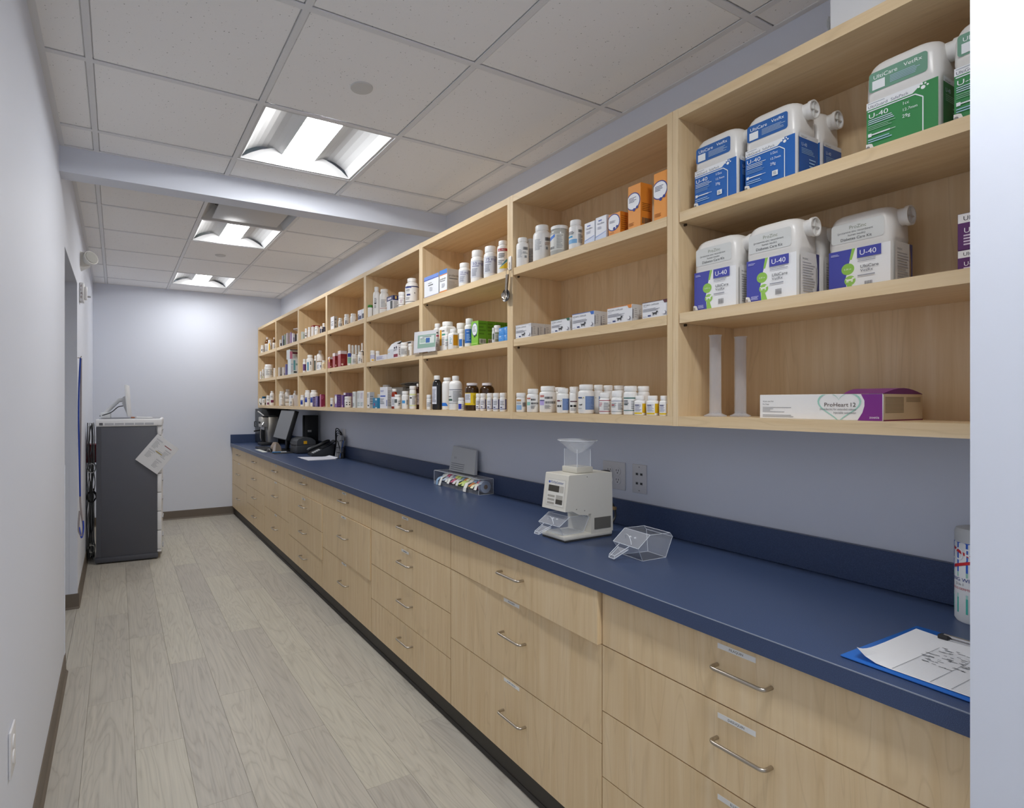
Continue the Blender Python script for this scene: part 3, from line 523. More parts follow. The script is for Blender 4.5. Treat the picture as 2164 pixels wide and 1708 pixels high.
 ('b', 1.6177, 3.764, 1.6875, 0.0187, 0.0856, {'cr': 0.95, 'ch': 0.23, 'sh': 0.05, 'lab': [('R', -0.9, 0.9, 0.3, 0.62, '#c2c6e0'), ('R', -0.4, 0.4, 0.12, 0.25, '#e6b83c')]}, 'small white bottle with blue and yellow label, fifth bay', None),
 ('b', 1.6341, 3.7103, 1.6875, 0.0151, 0.0786, {'cr': 0.95, 'ch': 0.25, 'sh': 0.04}, 'small white bottle behind the low carton, fifth bay', None),
 ('x', 1.581, 3.4587, 1.6875, 0.1435, 0.1594, 0.0344, {'c': '#e2e2ea', 'fr': [('T', 0.05, 0.95, 0.2, 0.85, 5, '#a6a6c8')]}, 'low white carton with lilac print, middle shelf of fifth bay', None),
 ('x', 1.587, 3.2819, 1.6875, 0.03, 0.0674, 0.0887, {'c': '#e6e4e8', 'fr': [('R', 0, 0.95, 0.08, 0.3, '#8a2a40'), ('R', 0.1, 0.4, 0.7, 0.82, '#3a3a4a'), ('R', 0.55, 0.8, 0.7, 0.85, '#3a3a4a'), ('T', 0.05, 0.95, 0.55, 0.66, 2, '#8a8d92')], 'sd': [('T', 0.2, 0.9, 0.2, 0.8, 4, '#8a8d92')]}, 'white carton with red cherries print, fifth bay', None),
 ('x', 1.7276, 3.3692, 1.6875, 0.0607, 0.2224, 0.1239, {'c': '#d6d6da', 'fr': [('R', 0.05, 0.3, 0.88, 0.96, '#3a3d44'), ('R', 0.38, 0.6, 0.88, 0.96, '#3a3d44'), ('R', 0.75, 0.98, 0.88, 0.96, '#3a3d44')]}, 'row of white cartons with black lettering at back of fifth bay', None),
 ('b', 1.6041, 3.2251, 1.6875, 0.0251, 0.0917, {'cr': 0.9, 'ch': 0.2, 'sh': 0.06, 'lab': [('R', -0.85, 0.8, 0.12, 0.62, '#c9c9c6'), ('T', -0.75, 0.6, 0.2, 0.55, 5, '#85858a')]}, 'white jar with grey boxed label, middle shelf of fifth bay', None),
 ('b', 1.6244, 3.1754, 1.6875, 0.0154, 0.0825, {'cr': 0.9, 'ch': 0.2, 'sh': 0.06, 'lab': [('R', -0.9, -0.5, 0.1, 0.5, '#8a8276')]}, 'white jar half behind the green framed notice', None),
 ('x', 1.581, 3.734, 1.358, 0.0366, 0.05, 0.1148, {'c': '#e8e8ea', 'fr': [('R', 0.3, 0.8, 0.12, 0.2, '#3a3a3e'), ('T', 0.1, 0.8, 0.65, 0.92, 3, '#8a8d92')], 'sd': [('R', 0, 1, 0, 1, '#b9bbc0'), ('T', 0.1, 0.9, 0.2, 0.8, 4, '#8a8d92')]}, 'narrow white carton with grey side, low shelf of fifth bay', None),
 ('x', 1.578, 3.5917, 1.358, 0.0712, 0.0791, 0.0728, {'c': '#2f82ac', 'fr': [('R', 0.25, 0.5, 0.25, 0.5, '#a04a70'), ('O', 0.75, 0.85, 0.2, 0.1, '#cfe4f0'), ('R', 0.6, 0.95, 0, 0.1, '#d8e8f0')]}, 'small bright blue carton, low shelf of fifth bay', None),
 ('x', 1.6365, 3.6751, 1.358, 0.081, 0.0482, 0.1003, {'c': '#d8d6d0', 'fr': [('R', 0, 1, 0.55, 0.62, '#5a7a6a'), ('R', 0.3, 0.7, 0.05, 0.3, '#7a7a76')]}, 'pale carton with green edge behind the blue carton', None),
 ('x', 1.581, 3.4315, 1.358, 0.03, 0.1205, 0.145, {'c': '#e6e7ee', 'fr': [('X', 'nacur', 0.06, 0.78, 0.17, '#5a62b0'), ('R', 0.05, 0.75, 0.55, 0.61, '#4a66c0'), ('T', 0.05, 0.6, 0.2, 0.48, 6, '#8a8d92'), ('R', 0.88, 0.98, 0.12, 0.4, '#7a86b8')], 'sd': [('R', 0, 1, 0, 1, '#c6c5c4'), ('T', 0.1, 0.9, 0.1, 0.85, 10, '#8a8d92')]}, 'tall white carton with blue lettering, low shelf of fifth bay', None),
 ('x', 1.7207, 3.4824, 1.358, 0.1008, 0.2167, 0.147, {'c': '#bdbcb8', 'fr': [('R', 0.02, 0.98, 0.86, 0.97, '#d0cfca'), ('T', 0.4, 0.95, 0.2, 0.8, 8, '#8a8d92')]}, 'wide grey carton at back of low shelf, fifth bay', None),
 ('x', 1.7446, 3.3, 1.358, 0.1016, 0.181, 0.1416, {'c': '#8f8a80'}, 'second grey carton at back of low shelf, fifth bay', None),
 ('b', 1.7222, 3.7538, 1.358, 0.0302, 0.1692, {'cr': 0.9, 'ch': 0.12, 'sh': 0.1}, 'wide white jar lid showing behind the tall white carton', None),
 ('b', 1.5992, 3.3605, 1.358, 0.0202, 0.1306, {'c': '#8a2a10', 'k': '#f1f1ee', 'cr': 0.74, 'ch': 0.14, 'sh': 0.24, 'glass': 1, 'lab': [('R', -1, 0.9, 0.12, 0.6, '#dcdce2'), ('T', -0.8, 0.7, 0.2, 0.5, 5, '#8a8d92')]}, 'red brown syrup bottle with white cap and label', None),
 ('b', 1.6006, 3.3122, 1.358, 0.0236, 0.0928, {'cr': 0.85, 'ch': 0.18, 'lab': [('R', -0.9, -0.2, 0.42, 0.68, '#5c6264'), ('T', 0.0, 0.8, 0.2, 0.6, 5, '#8a8d92'), ('R', 0.2, 0.6, 0.34, 0.38, '#44444a')]}, 'white bottle with dark photo label, low shelf of fifth bay', None),
 ('b', 1.6023, 3.2051, 1.358, 0.0233, 0.1129, {'cr': 0.92, 'ch': 0.18, 'lab': [('R', -0.9, -0.1, 0.32, 0.48, '#4a9ad8'), ('B', 0.3, 0.6, 0.25, 0.52, '#3a3d44')]}, 'white bottle with sky blue square and barcode, fifth bay', None),
 ('b', 1.6012, 3.0997, 1.358, 0.0222, 0.143, {'cr': 0.95, 'ch': 0.15, 'sh': 0.2, 'lab': [('R', -1, 1, 0.6, 0.66, '#dfe6a8'), ('R', -1, 1, 0.14, 0.18, '#dde4a0'), ('T', -0.2, 0.9, 0.2, 0.58, 7, '#8a8d92'), ('R', -0.8, -0.3, 0.46, 0.52, '#3a3d44')]}, 'white bottle with pale yellow bands, low shelf of fifth bay', None),
 ('b', 1.6409, 3.1115, 1.358, 0.0125, 0.1585, {'c': '#3c1c14', 'k': '#f1f1ee', 'cr': 0.5, 'ch': 0.12, 'sh': 0.2, 'glass': 1, 'lab': [('R', -1, 1, 0.18, 0.62, '#dad4e6'), ('T', -0.8, 0.6, 0.25, 0.55, 4, '#8a8d92')]}, 'dark amber bottle against the divider, low shelf of fifth bay', None),
 ('x', 1.581, 2.7488, 2.01, 0.03, 0.1686, 0.1199, {'c': '#e6e9ee', 'fr': [('R', 0, 1, 0.84, 1, '#6f8fd8'), ('R', 0, 1, 0.8, 0.84, '#3f4fa8'), ('R', 0, 1, 0, 0.03, '#4a4a98'), ('X', 'profender', 0.3, 0.62, 0.085, '#4a4426'), ('T', 0.3, 0.65, 0.5, 0.58, 1, '#3a3d44'), ('T', 0.4, 0.6, 0.25, 0.45, 4, '#b0b4c0')], 'sd': [('R', 0, 1, 0, 1, '#d2d4da')]}, 'wide white carton with blue arched top and slim side', None),
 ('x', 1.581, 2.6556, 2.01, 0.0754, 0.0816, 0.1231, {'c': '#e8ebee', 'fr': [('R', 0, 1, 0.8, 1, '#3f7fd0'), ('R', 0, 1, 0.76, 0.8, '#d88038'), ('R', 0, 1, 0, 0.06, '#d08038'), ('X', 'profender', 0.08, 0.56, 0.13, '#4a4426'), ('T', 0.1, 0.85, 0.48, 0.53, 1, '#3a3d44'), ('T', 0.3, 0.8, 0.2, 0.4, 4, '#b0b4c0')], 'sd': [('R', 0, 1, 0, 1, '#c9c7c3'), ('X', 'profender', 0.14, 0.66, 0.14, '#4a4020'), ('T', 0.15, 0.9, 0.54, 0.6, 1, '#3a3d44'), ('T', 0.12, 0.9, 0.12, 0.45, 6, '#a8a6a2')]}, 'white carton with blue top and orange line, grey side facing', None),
 ('b', 1.61, 2.5226, 2.01, 0.031, 0.1238, {'cr': 0.84, 'ch': 0.19, 'sh': 0.1, 'lab': [('R', -1, 1, 0.13, 0.66, '#b9bcc6'), ('R', -1, 0.45, 0.13, 0.66, '#d6d9e0'), ('R', 0.6, 1, 0.13, 0.66, '#8a8d96'), ('X', '25 mg', -0.72, 0.52, 0.13, '#3f3f86'), ('T', -0.75, 0.3, 0.46, 0.5, 1, '#5a5a92'), ('T', -0.8, 0.1, 0.18, 0.42, 6, '#8a8d9c')]}, 'small white bottle with 25 mg strength label', 'white bottles with silver and blue strength labels'),
 ('b', 1.6132, 2.406, 2.01, 0.0342, 0.1631, {'cr': 0.84, 'ch': 0.19, 'sh': 0.1, 'lab': [('R', -1, 1, 0.13, 0.66, '#b9bcc6'), ('R', -1, 0.45, 0.13, 0.66, '#d6d9e0'), ('R', 0.6, 1, 0.13, 0.66, '#8a8d96'), ('X', '50 mg', -0.72, 0.52, 0.13, '#3f3f86'), ('T', -0.75, 0.3, 0.46, 0.5, 1, '#5a5a92'), ('T', -0.8, 0.1, 0.18, 0.42, 6, '#8a8d9c')]}, 'white bottle with 50 mg strength label between two silver labelled bottles', 'white bottles with silver and blue strength labels'),
 ('b', 1.6118, 2.2897, 2.01, 0.0328, 0.156, {'cr': 0.84, 'ch': 0.19, 'sh': 0.1, 'lab': [('R', -1, 1, 0.13, 0.66, '#b9bcc6'), ('R', -1, 0.45, 0.13, 0.66, '#d6d9e0'), ('R', 0.6, 1, 0.13, 0.66, '#8a8d96'), ('X', '75 mg', -0.72, 0.52, 0.13, '#3f3f86'), ('T', -0.75, 0.3, 0.46, 0.5, 1, '#5a5a92'), ('T', -0.8, 0.1, 0.18, 0.42, 6, '#8a8d9c')]}, 'white bottle with 75 mg strength label beside the red banded bottle', 'white bottles with silver and blue strength labels'),
 ('b', 1.606, 2.1794, 2.01, 0.027, 0.1553, {'cr': 0.75, 'ch': 0.12, 'sh': 0.08, 'lab': [('R', -0.85, 1, 0.66, 0.74, '#a8282c'), ('X', 'AL-PRO', -0.8, 0.675, 0.062, '#f0e8e8'), ('T', -0.75, 0.5, 0.46, 0.6, 3, '#3a3d44'), ('T', -0.8, 0.2, 0.25, 0.4, 3, '#8a8d92'), ('P', [(-0.7, 0.13), (1, 0.4), (1, 0.5)], '#4a9ab0'), ('P', [(-0.7, 0.13), (1, 0.13), (1, 0.36)], '#e8cf3c')]}, 'white bottle with red name band and teal and yellow foot', None),
 ('b', 1.5951, 2.8622, 1.6875, 0.0181, 0.1187, {'cr': 0.85, 'ch': 0.17, 'lab': [('R', 0, 1, 0.12, 0.75, '#d99a1c'), ('R', -0.9, -0.1, 0.12, 0.75, '#e6e8f0'), ('R', -0.95, -0.4, 0.56, 0.6, '#27305f')]}, 'small white bottle with orange label in front of the notice', None),
 ('b', 1.6411, 2.8621, 1.6875, 0.0221, 0.1713, {'cr': 0.8, 'ch': 0.13, 'sq': 1, 'lab': [('R', 0.75, 1, 0.2, 0.72, '#e6a81c'), ('R', -0.9, 0.6, 0.55, 0.6, '#c03a5a'), ('T', -0.8, 0.4, 0.2, 0.5, 5, '#b0b4c4'), ('T', -0.8, 0.5, 0.64, 0.72, 1, '#3a3d44')]}, 'tall white bottle with crimson bar and orange stripe', 'square white bottles with orange and teal labels'),
 ('b', 1.6521, 2.7676, 1.6875, 0.0431, 0.1705, {'cr': 0.7, 'ch': 0.13, 'sq': 1, 'lab': [('R', -1, -0.85, 0.2, 0.72, '#e6a81c'), ('R', -0.8, -0.2, 0.53, 0.58, '#3aa08a'), ('T', -0.8, -0.2, 0.2, 0.48, 5, '#b0b4c4'), ('T', -0.8, -0.1, 0.64, 0.71, 1, '#3a3d44')]}, 'widest square white bottle with teal bar, tallest of its cluster', 'square white bottles with orange and teal labels'),
 ('b', 1.5899, 2.6686, 1.6875, 0.0129, 0.0988, {'cr': 0.9, 'ch': 0.15, 'sq': 1, 'lab': [('T', -0.8, 0.6, 0.5, 0.6, 2, '#3aa08a'), ('T', -0.8, 0.6, 0.2, 0.45, 4, '#8a8d92'), ('R', 0.5, 0.8, 0.2, 0.6, '#e8a060')]}, 'narrow white bottle with teal text before the widest bottle', 'square white bottles with orange and teal labels'),
 ('b', 1.6039, 2.6218, 1.6875, 0.0269, 0.1101, {'cr': 0.74, 'ch': 0.17, 'sq': 1, 'lab': [('R', -0.1, 0.8, 0.18, 0.7, '#d99a1c'), ('R', -0.95, -0.25, 0.18, 0.68, '#e8eaf0'), ('T', -0.9, -0.3, 0.25, 0.6, 5, '#6aa0a0')]}, 'square white bottle with orange label facing the aisle end', 'square white bottles with orange and teal labels'),
 ('b', 1.6977, 2.6947, 1.6875, 0.0287, 0.1574, {'cr': 0.9, 'ch': 0.2, 'sh': 0.06}, 'white bottle at the back behind the orange labels', None),
 ('b', 1.6053, 2.5401, 1.6875, 0.0163, 0.0984, {'cr': 0.9, 'ch': 0.2, 'sh': 0.06, 'lab': [('R', -0.95, 0, 0.1, 0.48, '#3a74c0'), ('B', 0.3, 0.8, 0.1, 0.45, '#3a3d44')]}, 'white bottle with blue square beside the tall blue bottle', None),
 ('b', 1.603, 2.4663, 1.6875, 0.024, 0.147, {'cr': 0.8, 'ch': 0.2, 'sh': 0.08, 'lab': [('R', -0.95, 0.95, 0.13, 0.62, '#2f6ab8'), ('X', 'lytic', -0.6, 0.52, 0.06, '#f1f1ee'), ('T', -0.6, 0.4, 0.2, 0.45, 5, '#9ac0e8'), ('R', 0.6, 0.95, 0.2, 0.45, '#5a9a80')]}, 'tall white bottle with ribbed cap and blue label', None),
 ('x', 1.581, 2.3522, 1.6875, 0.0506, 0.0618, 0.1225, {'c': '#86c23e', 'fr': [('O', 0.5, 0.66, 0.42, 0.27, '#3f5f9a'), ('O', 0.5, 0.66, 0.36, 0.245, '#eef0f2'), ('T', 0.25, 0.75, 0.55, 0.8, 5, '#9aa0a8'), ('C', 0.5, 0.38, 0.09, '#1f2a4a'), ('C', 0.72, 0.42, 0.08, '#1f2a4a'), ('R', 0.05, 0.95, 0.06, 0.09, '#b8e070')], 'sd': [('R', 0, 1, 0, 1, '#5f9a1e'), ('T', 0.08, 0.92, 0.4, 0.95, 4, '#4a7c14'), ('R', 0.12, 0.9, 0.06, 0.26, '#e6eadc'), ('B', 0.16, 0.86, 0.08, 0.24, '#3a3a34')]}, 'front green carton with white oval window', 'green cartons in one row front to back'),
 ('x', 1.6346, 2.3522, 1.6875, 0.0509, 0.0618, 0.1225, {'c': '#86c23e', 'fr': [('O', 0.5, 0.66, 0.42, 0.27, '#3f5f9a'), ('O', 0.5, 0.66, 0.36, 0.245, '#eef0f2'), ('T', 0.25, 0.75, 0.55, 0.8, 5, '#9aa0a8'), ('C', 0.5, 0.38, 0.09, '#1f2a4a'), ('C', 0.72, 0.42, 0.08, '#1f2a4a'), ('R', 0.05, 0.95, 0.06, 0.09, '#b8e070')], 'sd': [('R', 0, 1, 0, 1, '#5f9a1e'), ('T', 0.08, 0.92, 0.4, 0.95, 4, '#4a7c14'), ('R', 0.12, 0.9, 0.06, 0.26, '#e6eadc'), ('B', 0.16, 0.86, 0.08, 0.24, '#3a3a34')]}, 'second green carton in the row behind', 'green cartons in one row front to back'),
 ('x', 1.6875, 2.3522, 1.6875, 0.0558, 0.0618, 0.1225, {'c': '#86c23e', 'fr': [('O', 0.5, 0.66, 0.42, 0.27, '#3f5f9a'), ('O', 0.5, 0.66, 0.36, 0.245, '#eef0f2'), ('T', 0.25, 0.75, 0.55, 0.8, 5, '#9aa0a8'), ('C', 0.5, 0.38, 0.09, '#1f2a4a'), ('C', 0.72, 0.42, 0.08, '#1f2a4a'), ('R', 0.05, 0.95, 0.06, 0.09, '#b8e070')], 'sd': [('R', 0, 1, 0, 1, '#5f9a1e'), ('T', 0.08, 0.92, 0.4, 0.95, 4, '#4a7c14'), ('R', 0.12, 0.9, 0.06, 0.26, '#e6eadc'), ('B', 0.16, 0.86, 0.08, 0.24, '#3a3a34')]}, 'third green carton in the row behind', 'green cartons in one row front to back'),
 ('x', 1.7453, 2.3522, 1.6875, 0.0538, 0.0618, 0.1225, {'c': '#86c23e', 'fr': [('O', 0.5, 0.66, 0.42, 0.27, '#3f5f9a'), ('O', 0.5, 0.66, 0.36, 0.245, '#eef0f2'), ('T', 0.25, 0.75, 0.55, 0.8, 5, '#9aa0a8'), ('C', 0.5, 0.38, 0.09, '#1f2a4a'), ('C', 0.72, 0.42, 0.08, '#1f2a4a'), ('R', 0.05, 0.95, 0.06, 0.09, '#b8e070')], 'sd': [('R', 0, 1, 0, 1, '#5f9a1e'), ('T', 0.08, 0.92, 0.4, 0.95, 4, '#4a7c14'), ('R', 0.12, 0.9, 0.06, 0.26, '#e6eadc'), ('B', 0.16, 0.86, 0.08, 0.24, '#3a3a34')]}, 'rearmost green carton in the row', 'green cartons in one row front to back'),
 ('b', 1.5845, 2.2248, 1.6875, 0.0075, 0.0711, {'cr': 0.9, 'ch': 0.2, 'lab': [('R', -0.6, 0.2, 0.2, 0.6, '#5a6a50')]}, 'tiny white bottle at left beside the small blue cartons', 'tiny bottles beside the small blue cartons'),
 ('b', 1.6145, 2.2371, 1.6875, 0.0165, 0.0858, {'cr': 0.95, 'ch': 0.24, 'sh': 0.03, 'lab': [('R', -0.9, 0.9, 0.08, 0.6, '#8f9a7c'), ('T', -0.7, 0.7, 0.2, 0.5, 4, '#f1f1ee')]}, 'tiny white bottle with olive label beside the small blue cartons', 'tiny bottles beside the small blue cartons'),
 ('x', 1.578, 2.1335, 1.6875, 0.04, 0.0431, 0.031, {'c': '#4f97e0', 'fr': [('R', 0.1, 0.5, 0.6, 0.8, '#b6d2f4'), ('T', 0.1, 0.7, 0.35, 0.5, 1, '#8ebcf0')]}, 'lower left small sky blue carton', 'small sky blue cartons stacked two by two'),
 ('x', 1.578, 2.105, 1.6875, 0.04, 0.027, 0.0315, {'c': '#4f97e0', 'fr': [('R', 0.1, 0.5, 0.6, 0.8, '#b6d2f4'), ('T', 0.1, 0.7, 0.35, 0.5, 1, '#8ebcf0')]}, 'lower right small sky blue carton', 'small sky blue cartons stacked two by two'),
 ('x', 1.578, 2.1335, 1.7185, 0.04, 0.0408, 0.0317, {'c': '#4f97e0', 'fr': [('R', 0.1, 0.5, 0.6, 0.8, '#b6d2f4'), ('T', 0.1, 0.7, 0.35, 0.5, 1, '#8ebcf0')]}, 'upper left small sky blue carton', 'small sky blue cartons stacked two by two'),
 ('x', 1.578, 2.105, 1.719, 0.04, 0.027, 0.0326, {'c': '#4f97e0', 'fr': [('R', 0.1, 0.5, 0.6, 0.8, '#b6d2f4'), ('T', 0.1, 0.7, 0.35, 0.5, 1, '#8ebcf0')]}, 'upper right small sky blue carton', 'small sky blue cartons stacked two by two'),
 ('b', 1.5947, 2.8803, 1.358, 0.0157, 0.0864, {'cr': 0.95, 'ch': 0.25, 'sh': 0.05, 'lab': [('T', -0.8, 0.8, 0.2, 0.5, 3, '#8a8d92')]}, 'small white bottle with snap lid before the black bottle', None),
 ('b', 1.607, 2.81, 1.358, 0.028, 0.1956, {'c': '#1f1d1e', 'k': '#f1f1ee', 'cr': 0.62, 'ch': 0.12, 'sh': 0.2, 'glass': 1, 'lab': [('R', -0.98, -0.1, 0.17, 0.68, '#dcdde6'), ('T', -0.9, -0.2, 0.22, 0.62, 10, '#8a8c9c')]}, 'black bottle with white cap and white label strip', None),
 ('b', 1.6397, 2.7495, 1.358, 0.0307, 0.1821, {'cr': 0.72, 'ch': 0.09, 'sh': 0.12, 'lab': [('P', [(-1, 0.12), (0.1, 0.12), (-0.2, 0.22), (-1, 0.22)], '#2f78d8')]}, 'round shouldered white jug with bright blue chevron', None),
 ('b', 1.6151, 2.6211, 1.358, 0.0361, 0.1864, {'cr': 0.52, 'ch': 0.12, 'sh': 0.14, 'lab': [('R', -1, 1, 0.2, 0.6, '#dfe0e0'), ('R', -1, 1, 0.59, 0.605, '#3a4464'), ('R', -1, 1, 0.2, 0.21, '#55585f'), ('T', -0.4, 0.95, 0.25, 0.56, 8, '#8a8d92'), ('R', -1, -0.5, 0.28, 0.33, '#4a6a5c'), ('T', -1, -0.6, 0.38, 0.42, 1, '#3a3d44')]}, 'large white bottle with ruled grey label, low shelf of sixth bay', None),
 ('b', 1.5937, 2.5302, 1.358, 0.0167, 0.0677, {'cr': 0.92, 'ch': 0.24, 'sh': 0.05, 'lab': [('R', -0.85, 0.1, 0.12, 0.52, '#2f3fae'), ('T', 0.3, 0.8, 0.1, 0.5, 3, '#8a8d92')]}, 'small white bottle with royal blue square before the large bottle', None),
 ('b', 1.6351, 2.4904, 1.358, 0.0361, 0.1441, {'c': '#3a240a', 'k': '#e2e0e4', 'cr': 0.78, 'ch': 0.09, 'sh': 0.16, 'glass': 1, 'lab': [('R', -1, 0.9, 0.2, 0.64, '#e6c81c'), ('R', -1, -0.2, 0.28, 0.62, '#d6d8e0'), ('T', -0.95, -0.25, 0.4, 0.58, 4, '#8a8d92'), ('R', 0.2, 0.4, 0.25, 0.55, '#b0980c')]}, 'amber jar with yellow label and white lid', None),
 ('b', 1.69, 2.4305, 1.358, 0.0379, 0.1433, {'c': '#3a240a', 'k': '#e2e0e4', 'cr': 0.7, 'ch': 0.09, 'sh': 0.2, 'glass': 1, 'lab': [('R', -1, 1, 0.2, 0.6, '#c8c8a8'), ('R', 0.4, 1, 0.2, 0.62, '#d8c820')]}, 'second amber jar with white lid behind the small bottles', None),
 ('b', 1.6767, 2.5238, 1.358, 0.0164, 0.0897, {'cr': 0.97, 'ch': 0.22, 'sh': 0.04, 'lab': [('R', -1, 0.8, 0.14, 0.64, '#e6e8f0'), ('R', 0.55, 0.85, 0.12, 0.66, '#2f3a86'), ('R', -0.9, 0.8, 0.12, 0.15, '#2f3a86'), ('T', -0.8, 0.4, 0.34, 0.58, 3, '#8a8d92'), ('R', -0.8, -0.3, 0.2, 0.25, '#2a2f5a')]}, 'first small white bottle from the left in the row of six', 'row of six small white bottles with navy edged labels'),
 ('b', 1.6348, 2.4248, 1.358, 0.0158, 0.0889, {'cr': 0.97, 'ch': 0.22, 'sh': 0.04, 'lab': [('R', -1, 0.8, 0.14, 0.64, '#e6e8f0'), ('R', 0.55, 0.85, 0.12, 0.66, '#2f3a86'), ('R', -0.9, 0.8, 0.12, 0.15, '#2f3a86'), ('T', -0.8, 0.4, 0.34, 0.58, 3, '#8a8d92'), ('R', -0.8, -0.3, 0.2, 0.25, '#2a2f5a')]}, 'second small white bottle from the left in the row of six', 'row of six small white bottles with navy edged labels'),
 ('b', 1.6194, 2.3621, 1.358, 0.0154, 0.0887, {'cr': 0.97, 'ch': 0.22, 'sh': 0.04, 'lab': [('R', -1, 0.8, 0.14, 0.64, '#e6e8f0'), ('R', 0.55, 0.85, 0.12, 0.66, '#2f3a86'), ('R', -0.9, 0.8, 0.12, 0.15, '#2f3a86'), ('T', -0.8, 0.4, 0.34, 0.58, 3, '#8a8d92'), ('R', -0.8, -0.3, 0.2, 0.25, '#2a2f5a')]}, 'third small white bottle from the left in the row of six', 'row of six small white bottles with navy edged labels'),
 ('b', 1.6057, 2.2824, 1.358, 0.0167, 0.0883, {'cr': 0.97, 'ch': 0.22, 'sh': 0.04, 'lab': [('R', -1, 0.8, 0.14, 0.64, '#e6e8f0'), ('R', 0.55, 0.85, 0.12, 0.66, '#2f3a86'), ('R', -0.9, 0.8, 0.12, 0.15, '#2f3a86'), ('T', -0.8, 0.4, 0.34, 0.58, 3, '#8a8d92'), ('R', -0.8, -0.3, 0.2, 0.25, '#2a2f5a')]}, 'fourth small white bottle from the left in the row of six', 'row of six small white bottles with navy edged labels'),
 ('b', 1.5927, 2.2137, 1.358, 0.0157, 0.088, {'cr': 0.97, 'ch': 0.22, 'sh': 0.04, 'lab': [('R', -1, 0.8, 0.14, 0.64, '#e6e8f0'), ('R', 0.55, 0.85, 0.12, 0.66, '#2f3a86'), ('R', -0.9, 0.8, 0.12, 0.15, '#2f3a86'), ('T', -0.8, 0.4, 0.34, 0.58, 3, '#8a8d92'), ('R', -0.8, -0.3, 0.2, 0.25, '#2a2f5a')]}, 'fifth small white bottle from the left in the row of six', 'row of six small white bottles with navy edged labels'),
 ('b', 1.5938, 2.16, 1.358, 0.0168, 0.088, {'cr': 0.97, 'ch': 0.22, 'sh': 0.04, 'lab': [('R', -1, 0.8, 0.14, 0.64, '#e6e8f0'), ('R', 0.55, 0.85, 0.12, 0.66, '#2f3a86'), ('R', -0.9, 0.8, 0.12, 0.15, '#2f3a86'), ('T', -0.8, 0.4, 0.34, 0.58, 3, '#8a8d92'), ('R', -0.8, -0.3, 0.2, 0.25, '#2a2f5a')]}, 'sixth small white bottle from the left in the row of six', 'row of six small white bottles with navy edged labels'),
 ('b', 1.6071, 2.0329, 2.01, 0.0281, 0.1325, {'cr': 0.74, 'ch': 0.15, 'sh': 0.1, 'lab': [('T', -0.75, 0, 0.3, 0.58, 7, '#b8bcc0'), ('B', 0.1, 0.75, 0.55, 0.65, '#3a3d44'), ('T', 0.05, 0.8, 0.42, 0.5, 2, '#8a8d92'), ('R', 0.3, 0.6, 0.28, 0.36, '#8a8f94')]}, 'plain white bottle with barcode at left, top shelf of seventh bay', None),
 ('b', 1.6612, 2.0439, 2.01, 0.017, 0.1384, {'cr': 0.85, 'ch': 0.1, 'sh': 0.1, 'lab': [('R', -1, 1, 0.1, 0.66, '#b9bbbd'), ('T', -0.8, 0.8, 0.15, 0.6, 8, '#8a8d92')]}, 'white bottle with grey label half behind the tall bottle', None),
 ('b', 1.6273, 1.9238, 2.01, 0.0383, 0.1606, {'cr': 0.74, 'ch': 0.15, 'sh': 0.12, 'lab': [('T', -0.8, 0, 0.3, 0.6, 8, '#aeb2b8'), ('B', 0.35, 0.9, 0.54, 0.63, '#3a3d44'), ('T', 0.3, 0.9, 0.42, 0.5, 3, '#b09080'), ('R', 0.4, 0.6, 0.3, 0.37, '#8a8f94')]}, 'tall wide white bottle with barcode, top shelf of seventh bay', None),
 ('b', 1.6154, 1.8003, 2.01, 0.0364, 0.1213, {'c': '#b9bab4', 'k': '#f1f1ee', 'cr': 0.95, 'ch': 0.12, 'sh': 0.1, 'glass': 2, 'lab': [('R', -1, 0.5, 0.15, 0.7, '#d6d7d2'), ('P', [(-1, 0.5), (-0.5, 0.6), (-0.5, 0.7), (-1, 0.62)], '#2f70c8'), ('T', -0.3, 0.45, 0.2, 0.66, 9, '#9a9c9c'), ('B', -0.95, -0.5, 0.2, 0.28, '#3a3d44')]}, 'clear plastic jar with white lid and blue corner label', None),
 ('b', 1.6054, 1.6944, 2.01, 0.0264, 0.116, {'cr': 0.82, 'ch': 0.18, 'sh': 0.06, 'lab': [('R', -1, 0.2, 0.18, 0.32, '#7fb4e0'), ('R', -1, -0.45, 0.38, 0.44, '#3a9ac8'), ('T', -1, -0.1, 0.48, 0.6, 3, '#3a3d44'), ('B', 0.4, 0.9, 0.54, 0.64, '#3a3d44'), ('T', 0.35, 0.95, 0.18, 0.5, 7, '#8a8d92')]}, 'white bottle with blue band label and hexagonal cap', None),
 ('x', 1.581, 1.5682, 2.01, 0.03, 0.0529, 0.0792, {'c': '#e8eaf0', 'fr': [('R', 0.28, 0.6, 0.8, 0.86, '#6a7ab8'), ('X', 'Veraflox', 0.18, 0.66, 0.12, '#3a4266'), ('P', [(0, 0.12), (1, 0.27), (1, 0.3), (0, 0.17)], '#9ab0e0'), ('P', [(0, 0), (1, 0), (1, 0.22), (0, 0.1)], '#cfdaf0'), ('T', 0.2, 0.7, 0.45, 0.58, 4, '#c0c4d4')], 'sd': [('R', 0, 1, 0, 1, '#cfd2da')]}, 'left twin white carton with pale blue swoosh', 'twin white cartons with pale blue swoosh'),
